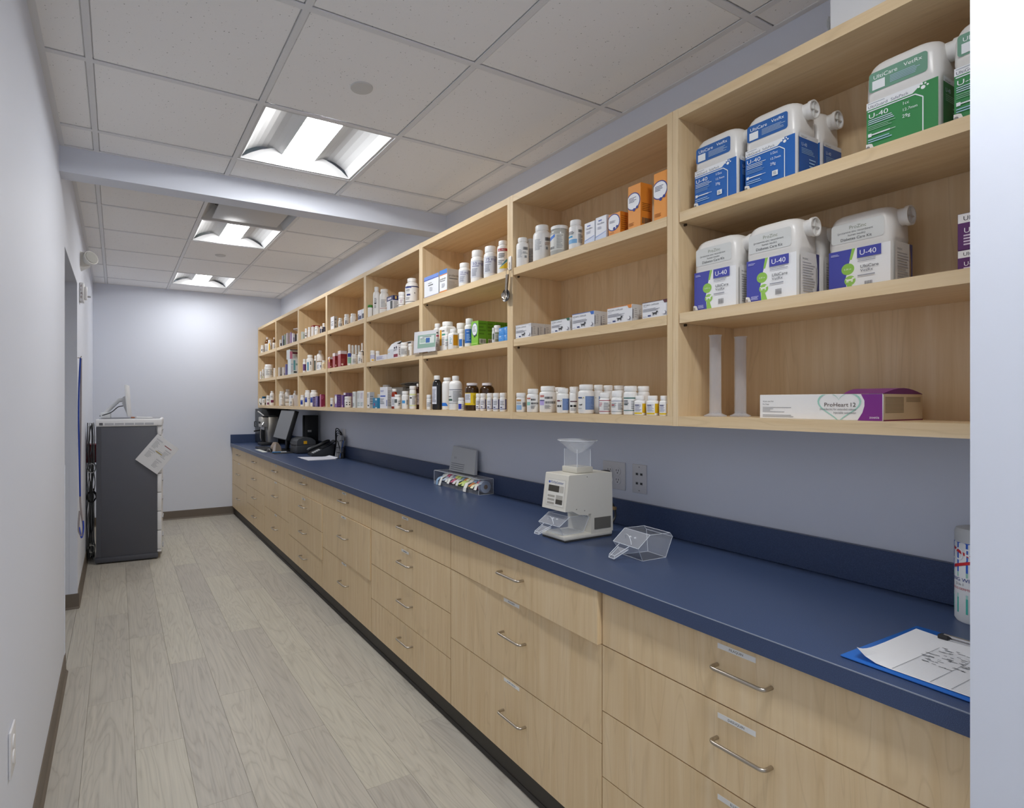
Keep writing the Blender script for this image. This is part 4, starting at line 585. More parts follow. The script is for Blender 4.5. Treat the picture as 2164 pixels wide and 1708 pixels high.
 ('x', 1.581, 1.5106, 2.01, 0.03, 0.0528, 0.0848, {'c': '#e8eaf0', 'fr': [('R', 0.28, 0.6, 0.8, 0.86, '#6a7ab8'), ('X', 'Veraflox', 0.18, 0.66, 0.12, '#3a4266'), ('P', [(0, 0.12), (1, 0.27), (1, 0.3), (0, 0.17)], '#9ab0e0'), ('P', [(0, 0), (1, 0), (1, 0.22), (0, 0.1)], '#cfdaf0'), ('T', 0.2, 0.7, 0.45, 0.58, 4, '#c0c4d4')], 'sd': [('R', 0, 1, 0, 1, '#cfd2da')]}, 'right twin white carton with pale blue swoosh', 'twin white cartons with pale blue swoosh'),
 ('x', 1.581, 1.4441, 2.01, 0.0388, 0.0551, 0.0773, {'c': '#ea9a44', 'fr': [('C', 0.42, 0.58, 0.56, '#2f3a8c'), ('C', 0.42, 0.58, 0.5, '#eef0f4'), ('T', 0.1, 0.7, 0.5599999999999999, 0.6799999999999999, 4, '#5a5a72'), ('C', 0.5, 0.27999999999999997, 0.1, '#2f3a8c'), ('C', 0.74, 0.33999999999999997, 0.09, '#2f3a8c'), ('T', 0.08, 0.6, 0.06, 0.14, 3, '#b06a20')], 'sd': [('R', 0, 1, 0, 1, '#c87a20'), ('T', 0.1, 0.9, 0.15, 0.85, 7, '#9a5a10')]}, 'small cube shaped orange carton', 'orange cartons with white round window'),
 ('x', 1.581, 1.3544, 2.01, 0.056, 0.055, 0.1501, {'c': '#ea9a44', 'fr': [('C', 0.42, 0.62, 0.56, '#2f3a8c'), ('C', 0.42, 0.62, 0.5, '#eef0f4'), ('T', 0.1, 0.7, 0.6, 0.72, 4, '#5a5a72'), ('C', 0.5, 0.42, 0.1, '#2f3a8c'), ('C', 0.74, 0.45999999999999996, 0.09, '#2f3a8c'), ('T', 0.08, 0.6, 0.06, 0.14, 3, '#b06a20')], 'sd': [('R', 0, 1, 0, 1, '#d5862c'), ('T', 0.1, 0.9, 0.35, 0.55, 5, '#8a5210'), ('B', 0.1, 0.9, 0.06, 0.2, '#4a4a44')]}, 'tall orange carton with barcode side', 'orange cartons with white round window'),
 ('x', 1.581, 1.244, 2.01, 0.051, 0.0562, 0.1572, {'c': '#ea9a44', 'fr': [('C', 0.42, 0.62, 0.56, '#2f3a8c'), ('C', 0.42, 0.62, 0.5, '#eef0f4'), ('T', 0.1, 0.7, 0.6, 0.72, 4, '#5a5a72'), ('C', 0.5, 0.42, 0.1, '#2f3a8c'), ('C', 0.74, 0.45999999999999996, 0.09, '#2f3a8c'), ('T', 0.08, 0.6, 0.06, 0.14, 3, '#b06a20')], 'sd': [('R', 0, 1, 0, 1, '#d5862c'), ('T', 0.1, 0.9, 0.35, 0.55, 5, '#8a5210'), ('B', 0.1, 0.9, 0.06, 0.2, '#4a4a44')]}, 'tallest orange carton against the divider', 'orange cartons with white round window'),
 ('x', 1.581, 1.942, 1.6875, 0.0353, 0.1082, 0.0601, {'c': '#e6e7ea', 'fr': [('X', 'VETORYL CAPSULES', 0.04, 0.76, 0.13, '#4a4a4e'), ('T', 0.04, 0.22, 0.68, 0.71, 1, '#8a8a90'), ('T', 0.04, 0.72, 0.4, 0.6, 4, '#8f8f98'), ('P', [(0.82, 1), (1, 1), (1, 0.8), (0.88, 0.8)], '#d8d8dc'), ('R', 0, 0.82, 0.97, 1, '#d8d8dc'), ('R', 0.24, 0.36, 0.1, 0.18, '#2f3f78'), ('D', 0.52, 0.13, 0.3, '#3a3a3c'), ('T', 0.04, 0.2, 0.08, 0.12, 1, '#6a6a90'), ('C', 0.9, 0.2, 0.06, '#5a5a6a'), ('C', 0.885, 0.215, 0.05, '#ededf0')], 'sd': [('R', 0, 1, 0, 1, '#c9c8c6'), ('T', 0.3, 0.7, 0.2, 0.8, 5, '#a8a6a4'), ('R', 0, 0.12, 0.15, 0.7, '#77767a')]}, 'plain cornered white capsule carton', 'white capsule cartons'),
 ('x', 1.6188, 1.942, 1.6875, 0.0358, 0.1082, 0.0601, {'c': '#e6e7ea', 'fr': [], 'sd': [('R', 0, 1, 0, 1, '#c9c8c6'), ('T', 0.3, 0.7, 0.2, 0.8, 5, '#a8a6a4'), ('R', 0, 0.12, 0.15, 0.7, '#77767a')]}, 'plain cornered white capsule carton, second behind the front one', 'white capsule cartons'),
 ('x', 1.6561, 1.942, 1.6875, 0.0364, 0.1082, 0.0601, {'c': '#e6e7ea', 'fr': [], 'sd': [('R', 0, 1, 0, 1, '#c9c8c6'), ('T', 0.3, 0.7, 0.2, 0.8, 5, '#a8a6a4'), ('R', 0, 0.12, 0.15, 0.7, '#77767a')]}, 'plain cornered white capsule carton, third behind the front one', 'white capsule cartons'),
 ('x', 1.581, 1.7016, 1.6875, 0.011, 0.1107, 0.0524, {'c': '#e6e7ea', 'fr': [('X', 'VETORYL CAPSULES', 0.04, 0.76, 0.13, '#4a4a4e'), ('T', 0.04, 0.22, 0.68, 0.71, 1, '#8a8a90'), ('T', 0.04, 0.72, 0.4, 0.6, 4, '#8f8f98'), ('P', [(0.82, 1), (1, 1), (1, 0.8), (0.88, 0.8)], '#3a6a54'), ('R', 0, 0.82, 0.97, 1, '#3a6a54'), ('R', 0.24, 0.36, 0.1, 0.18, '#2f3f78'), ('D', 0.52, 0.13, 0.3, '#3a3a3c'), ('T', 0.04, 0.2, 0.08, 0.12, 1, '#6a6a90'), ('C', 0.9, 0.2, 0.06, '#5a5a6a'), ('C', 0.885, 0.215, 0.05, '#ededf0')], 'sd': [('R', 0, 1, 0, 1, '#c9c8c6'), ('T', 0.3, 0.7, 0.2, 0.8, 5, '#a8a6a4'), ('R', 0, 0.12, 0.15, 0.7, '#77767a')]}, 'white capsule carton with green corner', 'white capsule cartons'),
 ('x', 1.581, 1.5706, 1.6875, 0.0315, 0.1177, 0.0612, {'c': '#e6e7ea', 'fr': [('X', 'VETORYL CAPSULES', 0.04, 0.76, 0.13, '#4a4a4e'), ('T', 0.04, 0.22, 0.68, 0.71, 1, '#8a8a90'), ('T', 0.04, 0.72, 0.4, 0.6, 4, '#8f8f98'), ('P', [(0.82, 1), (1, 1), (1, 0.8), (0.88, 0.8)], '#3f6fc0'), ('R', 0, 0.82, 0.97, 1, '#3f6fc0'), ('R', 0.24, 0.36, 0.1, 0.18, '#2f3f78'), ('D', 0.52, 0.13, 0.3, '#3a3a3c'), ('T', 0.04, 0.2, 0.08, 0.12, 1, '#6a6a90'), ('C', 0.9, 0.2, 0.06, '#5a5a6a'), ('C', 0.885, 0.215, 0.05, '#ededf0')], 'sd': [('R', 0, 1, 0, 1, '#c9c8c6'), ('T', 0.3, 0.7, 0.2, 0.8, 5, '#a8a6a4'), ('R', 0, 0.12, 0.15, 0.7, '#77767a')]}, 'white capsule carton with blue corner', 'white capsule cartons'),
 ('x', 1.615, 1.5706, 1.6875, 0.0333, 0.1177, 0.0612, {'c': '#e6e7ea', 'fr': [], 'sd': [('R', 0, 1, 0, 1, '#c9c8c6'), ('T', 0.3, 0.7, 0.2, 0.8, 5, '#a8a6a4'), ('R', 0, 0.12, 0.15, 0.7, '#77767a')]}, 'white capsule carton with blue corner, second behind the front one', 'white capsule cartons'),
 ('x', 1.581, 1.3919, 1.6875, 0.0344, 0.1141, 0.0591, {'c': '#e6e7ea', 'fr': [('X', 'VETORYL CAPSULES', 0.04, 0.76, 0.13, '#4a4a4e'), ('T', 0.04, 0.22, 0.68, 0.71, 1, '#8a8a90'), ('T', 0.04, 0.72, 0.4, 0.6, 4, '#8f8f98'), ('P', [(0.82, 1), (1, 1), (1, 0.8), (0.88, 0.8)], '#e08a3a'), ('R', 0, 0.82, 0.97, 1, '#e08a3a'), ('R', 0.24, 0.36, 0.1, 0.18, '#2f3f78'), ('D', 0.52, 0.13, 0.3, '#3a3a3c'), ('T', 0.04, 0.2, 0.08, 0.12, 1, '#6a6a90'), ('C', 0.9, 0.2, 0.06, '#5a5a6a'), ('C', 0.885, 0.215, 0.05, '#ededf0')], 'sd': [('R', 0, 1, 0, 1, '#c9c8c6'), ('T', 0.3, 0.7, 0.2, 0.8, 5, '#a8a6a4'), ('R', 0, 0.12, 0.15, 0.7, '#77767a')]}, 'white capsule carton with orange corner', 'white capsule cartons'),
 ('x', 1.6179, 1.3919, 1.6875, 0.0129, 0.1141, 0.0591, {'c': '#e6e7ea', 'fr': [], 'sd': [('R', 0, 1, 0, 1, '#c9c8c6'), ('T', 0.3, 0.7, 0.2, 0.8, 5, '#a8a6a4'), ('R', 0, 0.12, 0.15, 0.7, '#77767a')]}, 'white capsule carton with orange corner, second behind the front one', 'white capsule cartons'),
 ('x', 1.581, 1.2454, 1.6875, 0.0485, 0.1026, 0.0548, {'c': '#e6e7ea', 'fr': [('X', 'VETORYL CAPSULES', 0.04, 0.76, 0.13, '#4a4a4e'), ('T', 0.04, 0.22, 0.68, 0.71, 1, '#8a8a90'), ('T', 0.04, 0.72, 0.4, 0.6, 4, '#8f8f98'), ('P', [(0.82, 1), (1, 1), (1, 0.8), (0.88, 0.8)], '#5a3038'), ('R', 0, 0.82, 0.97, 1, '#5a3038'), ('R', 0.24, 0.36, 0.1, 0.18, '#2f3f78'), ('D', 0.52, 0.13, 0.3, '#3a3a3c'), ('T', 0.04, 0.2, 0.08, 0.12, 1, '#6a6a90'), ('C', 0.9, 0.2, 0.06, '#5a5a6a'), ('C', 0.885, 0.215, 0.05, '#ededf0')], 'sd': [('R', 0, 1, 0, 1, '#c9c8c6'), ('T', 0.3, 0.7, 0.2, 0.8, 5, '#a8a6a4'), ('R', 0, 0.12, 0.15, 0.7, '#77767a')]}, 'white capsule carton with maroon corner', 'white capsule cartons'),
 ('b', 1.6009, 2.0356, 1.358, 0.0219, 0.0861, {'cr': 0.98, 'ch': 0.22, 'sh': 0.1, 'lab': [('R', -0.9, 0.1, 0.12, 0.36, '#8fb4dc'), ('R', -0.9, 0, 0.56, 0.66, '#c0905a'), ('T', -0.9, 0, 0.4, 0.52, 2, '#8a8d92'), ('B', 0.3, 0.9, 0.28, 0.5, '#3a3d44')]}, 'short white bottle with light blue block, first on low shelf of seventh bay', None),
 ('b', 1.6053, 1.9584, 1.358, 0.0263, 0.103, {'cr': 0.86, 'ch': 0.2, 'sh': 0.1, 'lab': [('R', -0.95, -0.45, 0.3, 0.44, '#8fcabc'), ('R', -0.95, -0.4, 0.56, 0.62, '#c07060'), ('B', -0.3, 0.9, 0.34, 0.42, '#3a3d44'), ('B', -0.3, 0.4, 0.5, 0.58, '#3a3d44'), ('T', -0.3, 0.5, 0.14, 0.3, 4, '#8a8d92')]}, 'white bottle with aqua block, second on low shelf of seventh bay', None),
 ('b', 1.6245, 1.8819, 1.358, 0.0355, 0.1131, {'cr': 0.86, 'ch': 0.18, 'sh': 0.1, 'lab': [('R', -0.95, -0.45, 0.28, 0.48, '#b8a8dc'), ('R', -0.95, -0.4, 0.44, 0.48, '#4a4a80'), ('R', -0.9, -0.45, 0.58, 0.66, '#c88078'), ('B', -0.35, 0.85, 0.34, 0.43, '#3a3d44'), ('B', -0.35, 0.5, 0.52, 0.6, '#3a3d44'), ('T', -0.35, 0.4, 0.14, 0.3, 4, '#8a8d92')]}, 'wide white bottle with lilac block, third on low shelf of seventh bay', None),
 ('b', 1.7133, 1.9034, 1.358, 0.0243, 0.1103, {'cr': 0.95, 'ch': 0.16, 'sh': 0.05}, 'white jar lid behind the dog label bottles', None),
 ('b', 1.6032, 1.7637, 1.358, 0.0242, 0.1018, {'cr': 0.86, 'ch': 0.19, 'sh': 0.1, 'lab': [('R', -0.1, 1, 0.12, 0.58, '#6a86b8'), ('T', 0, 0.9, 0.16, 0.56, 8, '#8aa2cc'), ('R', -0.95, -0.5, 0.47, 0.52, '#6a2030'), ('C', -0.3, 0.5, 0.07, '#b0a840'), ('R', -0.9, -0.65, 0.25, 0.32, '#1c1c1c'), ('R', -0.55, -0.3, 0.25, 0.32, '#1c1c1c')]}, 'white bottle with two dogs and blue panel', None),
 ('b', 1.6142, 1.7163, 1.358, 0.0152, 0.101, {'cr': 0.86, 'ch': 0.18, 'sh': 0.1, 'lab': [('R', -0.8, 0.9, 0.45, 0.49, '#54283a'), ('R', -0.8, -0.2, 0.25, 0.33, '#1c1c1c'), ('R', 0, 0.7, 0.25, 0.33, '#1c1c1c'), ('T', -0.7, 0.7, 0.1, 0.2, 2, '#8a8d92')]}, 'slimmer white bottle with two dogs and dark red bar', None),
 ('b', 1.6088, 1.6401, 1.358, 0.0298, 0.1134, {'cr': 0.88, 'ch': 0.18, 'sh': 0.1, 'lab': [('R', -0.1, 1, 0.14, 0.6, '#6a86b8'), ('T', 0, 0.9, 0.18, 0.58, 10, '#8aa2cc'), ('R', -0.95, -0.5, 0.53, 0.57, '#2f4a80'), ('C', -0.32, 0.55, 0.07, '#b0a840'), ('D', -0.65, 0.28, 0.5, '#1c1c1c'), ('T', -0.9, -0.3, 0.16, 0.2, 1, '#8a8d92')]}, 'tallest white bottle with large dog and blue panel', None),
 ('b', 1.7196, 1.8233, 1.358, 0.0206, 0.1107, {'cr': 0.95, 'ch': 0.16, 'sh': 0.05}, 'white jar with snap lid at back between dog label bottles', None),
 ('b', 1.6576, 1.6242, 1.358, 0.0186, 0.1125, {'cr': 0.9, 'ch': 0.18, 'sh': 0.1, 'lab': [('R', 0.1, 1, 0.14, 0.6, '#6a86b8'), ('C', -0.5, 0.55, 0.08, '#b0a840')]}, 'white bottle half behind the tallest dog label bottle', None),
 ('b', 1.6952, 1.6098, 1.358, 0.0195, 0.1109, {'cr': 0.9, 'ch': 0.18, 'sh': 0.1, 'lab': []}, 'plain white bottle at back of the low shelf, seventh bay', None),
 ('b', 1.7319, 1.5862, 1.358, 0.0229, 0.11, {'cr': 0.95, 'ch': 0.15, 'sh': 0.1, 'lab': []}, 'off white lid at very back of the low shelf, seventh bay', None),
 ('b', 1.5973, 1.5322, 1.358, 0.0203, 0.0807, {'cr': 0.9, 'ch': 0.24, 'sh': 0.1, 'lab': [('R', -1, 1, 0.62, 0.65, '#a03a48'), ('R', -1, 1, 0.12, 0.15, '#a03a48'), ('T', -0.95, -0.4, 0.35, 0.55, 3, '#c06a78'), ('T', -0.2, 0.9, 0.2, 0.55, 7, '#8a8d92')]}, 'white bottle with red ringed label, low shelf of seventh bay', None),
 ('b', 1.5974, 1.4729, 1.358, 0.0204, 0.0864, {'cr': 0.92, 'ch': 0.26, 'sh': 0.1, 'lab': [('R', -1, 1, 0.56, 0.58, '#5a5f8a'), ('R', -1, 1, 0.12, 0.135, '#55605e'), ('T', -0.95, -0.1, 0.3, 0.5, 4, '#8a8d92'), ('R', -0.9, -0.5, 0.38, 0.42, '#c04a50'), ('T', 0.1, 0.9, 0.2, 0.5, 6, '#8a8d92')]}, 'white bottle with loose cap lid and navy ring', None),
 ('b', 1.6019, 1.4165, 1.358, 0.0229, 0.1023, {'cr': 0.94, 'ch': 0.18, 'sh': 0.1, 'lab': [('R', -1, 0.7, 0.56, 0.6, '#2f6a62'), ('R', -1, 0.8, 0.14, 0.165, '#2f6a62'), ('T', -0.95, -0.1, 0.38, 0.52, 3, '#3a3d44'), ('R', -0.9, -0.4, 0.34, 0.38, '#4a5a5a'), ('T', 0.1, 0.7, 0.2, 0.5, 5, '#8a8d92')]}, 'white bottle with dark green ringed label, low shelf of seventh bay', None),
 ('b', 1.6398, 1.3925, 1.358, 0.0208, 0.1016, {'cr': 0.94, 'ch': 0.18, 'sh': 0.1, 'lab': []}, 'white bottle at back behind the yellow labels', None),
 ('b', 1.5961, 1.3693, 1.358, 0.0191, 0.0675, {'cr': 0.8, 'ch': 0.22, 'sh': 0.1, 'lab': [('R', 0.35, 0.95, 0.12, 0.6, '#d8ae14'), ('R', -0.95, 0.3, 0.06, 0.14, '#e2c020'), ('T', -0.85, 0.2, 0.2, 0.56, 6, '#a8aac0'), ('R', -0.85, -0.2, 0.5, 0.54, '#4a4a72')]}, 'first white bottle with yellow label before the divider', 'square shouldered white bottles with yellow labels'),
 ('b', 1.5967, 1.3175, 1.358, 0.0197, 0.0671, {'cr': 0.8, 'ch': 0.22, 'sh': 0.1, 'lab': [('R', 0.35, 0.95, 0.12, 0.6, '#d8ae14'), ('R', -0.95, 0.3, 0.06, 0.14, '#e2c020'), ('T', -0.85, 0.2, 0.2, 0.56, 6, '#a8aac0'), ('R', -0.85, -0.2, 0.5, 0.54, '#4a4a72')]}, 'second white bottle with yellow label before the divider', 'square shouldered white bottles with yellow labels'),
 ('b', 1.5955, 1.2686, 1.358, 0.0165, 0.0666, {'cr': 0.8, 'ch': 0.22, 'sh': 0.1, 'lab': [('R', 0.35, 0.95, 0.12, 0.6, '#d8ae14'), ('R', -0.95, 0.3, 0.06, 0.14, '#e2c020'), ('T', -0.85, 0.2, 0.2, 0.56, 6, '#a8aac0'), ('R', -0.85, -0.2, 0.5, 0.54, '#4a4a72')]}, 'third white bottle with yellow label touching the divider', 'square shouldered white bottles with yellow labels'),
]

# ================================================================== WALL SHELVING
zt0, zt1 = HC + .906, HC + .937; zb0, zb1 = HC - .079, HC - .047
POS = ['nearest', 'second nearest', 'third nearest', 'fourth nearest', 'fourth farthest', 'third farthest', 'second farthest', 'farthest']
for k in range(8):
    y0, y1 = BAYS[k], BAYS[k + 1]
    t = thing('wall_shelf', 'open maple wall shelf unit with two shelves, %s along the counter' % POS[k], 'shelf', (XS, y0, zb0), 0, 'maple wall shelf units')
    W_ = y1 - y0; D_ = XR - XS - .001; H_ = zt1 - zb0; th = .0205
    ins = .0 
    mb = MB(); mb.box(0, D_, .0005, th, .031, H_, M_WZ); mb.build('side_panel', t)
    mb = MB(); mb.box(0, D_, W_ - th, W_ - .0005, .0, H_, M_WZ); mb.build('side_panel', t)
    mb = MB(); mb.box(.0005, D_, th, W_ - th, zt0 - zb0, H_ - .0005, M_WY); mb.build('top_panel', t)
    mb = MB(); mb.box(.0005, D_, .0005, W_ - th, .0005, zb1 - zb0, M_WY); mb.build('bottom_panel', t)
    mb = MB(); mb.box(D_ - .012, D_ - .001, th, W_ - th, zb1 - zb0, zt0 - zb0, M_WZ); mb.build('back_panel', t)
    for (a, b) in ((.573, .605), (.2505, .2825)):
        mb = MB(); mb.box(.002, D_ - .013, th + .003, W_ - th - .003, HC + a - zb0, HC + b - zb0, M_WY); mb.build('shelf', t)
        for yy in (th, W_ - th):
            s_ = 1 if yy < .1 else -1; mb = MB()
            mb.lathe([(0, 0), (.004, 0), (.004, s_ * .008), (0, s_ * .008)], pm('#3a2f22', .5), 8, (.03, yy, HC + a - zb0 - .005), axis='Y')
            mb.build('shelf_pin', t)
# ================================================================== BASE CABINETS
ZD = [HC - .566, HC - .7205, HC - .9155, HC - 1.1105, HC - 1.304]; ZD3 = [HC - .566, HC - .7205, HC - 1.016, HC - 1.304]
M_DARK = pm('#2e261c', .8)
def handle(parent, y, z, x=0):
    m_ = MB(); L = .064; so = .030; r = .0046; pts = [(x, L, 0), (x - so + .012, L, 0)]
    for k in range(1, 5):
        a_ = PI / 2 * k / 4; pts.append((x - so + .012 - .012 * math.sin(a_), L - .012 * (1 - math.cos(a_)), 0))
    pts += [(p[0], -p[1], 0) for p in pts[::-1]]
    m_.tube([(p[0], p[1] + y, p[2] + z) for p in pts], r, M_STEEL, 10); return m_.build('handle', parent)
LABELS = {(0, 0): 'FILAQUIN', (0, 1): 'DASUQUIN', (0, 2): 'ELLEVET', (1, 1): 'PROVIABLE', (1, 2): 'PUPPY PACKS', (2, 0): 1, (2, 1): 1,
          (3, 0): 1, (3, 1): 1, (3, 2): 1, (4, 0): 1, (4, 1): 1, (5, 0): 1, (5, 1): 1, (5, 2): 1, (7, 1): 1}
for k in range(8):
    y0, y1 = UNITS[k], UNITS[k + 1]; W_ = y1 - y0; nd = 4 if k in (0, 2, 4, 6) else 3; Z = ZD if nd == 4 else ZD3
    t = thing('base_cabinet', 'maple base cabinet with %s drawers, %s under the navy counter' % ('four' if nd == 4 else 'three', POS[k]), 'cabinet', (XD, y0, 0), 0, 'maple drawer cabinets')
    mb = MB(); mb.box(.021, XR - XD - .001, .001, W_ - .001, .101, ZC - .042, M_WZ); mb.build('body', t)
    mb = MB(); mb.box(.0205, .0209, .006, W_ - .006, .105, ZC - .044, M_DARK); mb.build('gap_shade_sheet', t)  # thin dark sheet, paints shade into the gaps between drawer fronts
    mb = MB(); mb.prism([(.030, 0), (.030, .1005), (.05, .1005), (.05, 0), (.020, 0), (.020, .003), (.028, .012)][::-1], .0, W_, M_TOE, 'Y'); mb.build('toe_kick', t)
    for d in range(nd):
        za, zb_ = Z[d + 1] + .0017, Z[d] - .0017
        if d == 0: zb_ = ZC - .0425
        if d == nd - 1: za = Z[-1]
        o = 0.0; tw = 0.0
        if (k, d) == (1, 0): tw = .017            # a drawer left ajar
        if (k, d) == (3, 1): tw = .006
        if (k, d) in ((4, 1), (4, 2)): tw = .005
        ga = .0019
        m_ = MB()
        vs = [(-tw, ga, za), (.0195, ga, za), (.0195, W_ - ga, za), (0, W_ - ga, za), (-tw, ga, zb_), (.0195, ga, zb_), (.0195, W_ - ga, zb_), (0, W_ - ga, zb_)]
        m_.raw(vs, [(0, 3, 2, 1), (4, 5, 6, 7), (0, 1, 5, 4), (2, 3, 7, 6), (0, 4, 7, 3), (1, 2, 6, 5)], M_WZ)
        df = m_.build('drawer_front', t)
        zc_ = (Z[d] + Z[d + 1]) / 2 + .014
        if d == 0: zc_ = HC - .629
        handle(df, W_ * .5 - .012, zc_, -tw * .5)
        if (k, d) in LABELS:
            s_ = LABELS[(k, d)]; zl = (HC - .583) if d == 0 else (Z[d] - .014 if nd == 3 else Z[d] - .029)
            yl = W_ * .5 + .005; m_ = MB(); xx = -tw * .5 - .0006
            wd = .046 if k < 2 else (.040 if d else .034)
            m_.box(xx, xx + .0008, yl - wd, yl + wd, zl - .0062, zl + .0062, pm('#e6e6e4', .5))
            fn = lambda a_, b_: (xx - .0002, yl - a_, zl + b_ - .0026)
            if isinstance(s_, str): m_.text(s_, .0078, fn, pm('#2a2a30', .6), 'CENTER')
            else:
                for q in range(7): m_.face([(xx - .0002, yl + .018 - q * .0055, zl - .0025), (xx - .0002, yl + .0145 - q * .0055, zl - .0025), (xx - .0002, yl + .0145 - q * .0055, zl + .0025), (xx - .0002, yl + .018 - q * .0055, zl + .0025)], pm('#55565c', .6))
            m_.build('label_strip', df)
# countertop with back and end splash
t = thing('countertop', 'long navy speckled laminate counter with upstand', 'counter', (XC, UNITS[0], ZC))
LEN = YB - UNITS[0] - .001
mb = MB(); mb.prism([(0, -.041), (XR - XC - .001, -.041), (XR - XC - .001, 0), (.0022, 0), (0, -.0022)], .0005, LEN, M_LAM, 'Y'); mb.build('top', t)
mb = MB(); mb.box(-.0004, .0018, .0005, LEN, -.0022, -.0002, pm('#8c95a6', .4)); mb.build('front_edge_line', t)
mb = MB(); mb.rbox(XR - XC - .021, XR - XC - .001, .0005, LEN, .0002, .1055, M_LAM, .0015, 1); mb.build('splash_board', thing('back_splash', 'navy laminate upstand running along the wall behind the counter', 'upstand', (XC, UNITS[0], ZC)))
mb = MB(); mb.rbox(.0, XR - XC - .0215, LEN - .020, LEN - .0003, .0002, .1055, M_LAM, .0015, 1); mb.build('splash_board', thing('end_splash', 'short navy laminate upstand at the far end of the counter', 'upstand', (XC, UNITS[0], ZC)))

# ================================================================== BOTTLES AND CARTONS
def convex_strip(poly, lo, hi):
    # v-range of a convex polygon at a
    vs = []
    n = len(poly)
    def at(a):
        out = []
        for i in range(n):
            (a0, v0), (a1, v1) = poly[i], poly[(i + 1) % n]
            if a0 == a1:
                if abs(a - a0) < 1e-9: out += [v0, v1]
                continue
            q = (a - a0) / (a1 - a0)
            if -1e-9 <= q <= 1 + 1e-9: out.append(v0 + (v1 - v0) * q)
        return (min(out), max(out)) if out else None
    return at
def ell(u, v, ru, rv, n=20): return [(u + ru * math.cos(2 * PI * k / n), v + rv * math.sin(2 * PI * k / n)) for k in range(n)]
DOG = [(-.5, .25, .45, .55), (-.5, 0, -.38, .3), (-.3, 0, -.2, .3), (.2, 0, .3, .3), (.34, 0, .44, .3), (.36, .5, .72, .8), (.3, .45, .5, .7), (-.62, .45, -.46, .62)]
def elements(lab, r_over_h, rnd):
    """expand print codes into (poly, colour) with poly in (u,v), plus text tuples"""
    for e in lab:
        c = e[0]
        if c == 'R': yield ('p', [(e[1], e[3]), (e[2], e[3]), (e[2], e[4]), (e[1], e[4])], e[5])
        elif c == 'P': yield ('p', e[1], e[2])
        elif c == 'C': yield ('p', ell(e[1], e[2], e[3], e[3] * r_over_h), e[4])
        elif c == 'O': yield ('p', ell(e[1], e[2], e[3], e[4]), e[5])
        elif c == 'T':
            _, a0, a1, v0, v1, n, col = e; ph = (v1 - v0) / n
            for k in range(n):
                a2 = a0 + (a1 - a0) * (.62 + .38 * rnd.random()); b0 = v1 - ph * (k + .72); b1 = v1 - ph * (k + .28)
                yield ('p', [(a0, b0), (a2, b0), (a2, b1), (a0, b1)], col)
        elif c == 'B':
            _, a0, a1, v0, v1, col = e; n = 11; p = (a1 - a0) / n
            for k in range(n):
                q = p * (.35 + .4 * rnd.random()); yield ('p', [(a0 + k * p, v0), (a0 + k * p + q, v0), (a0 + k * p + q, v1), (a0 + k * p, v1)], col)
        elif c == 'D':
            _, u, v, sz, col = e
            for (p0, q0, p1, q1) in DOG: yield ('p', [(u + p0 * sz * .55, v + q0 * sz * r_over_h * .55), (u + p1 * sz * .55, v + q0 * sz * r_over_h * .55), (u + p1 * sz * .55, v + q1 * sz * r_over_h * .55), (u + p0 * sz * .55, v + q1 * sz * r_over_h * .55)], col)
        elif c == 'X': yield ('x', e[1], e[2], e[3], e[4], e[5])
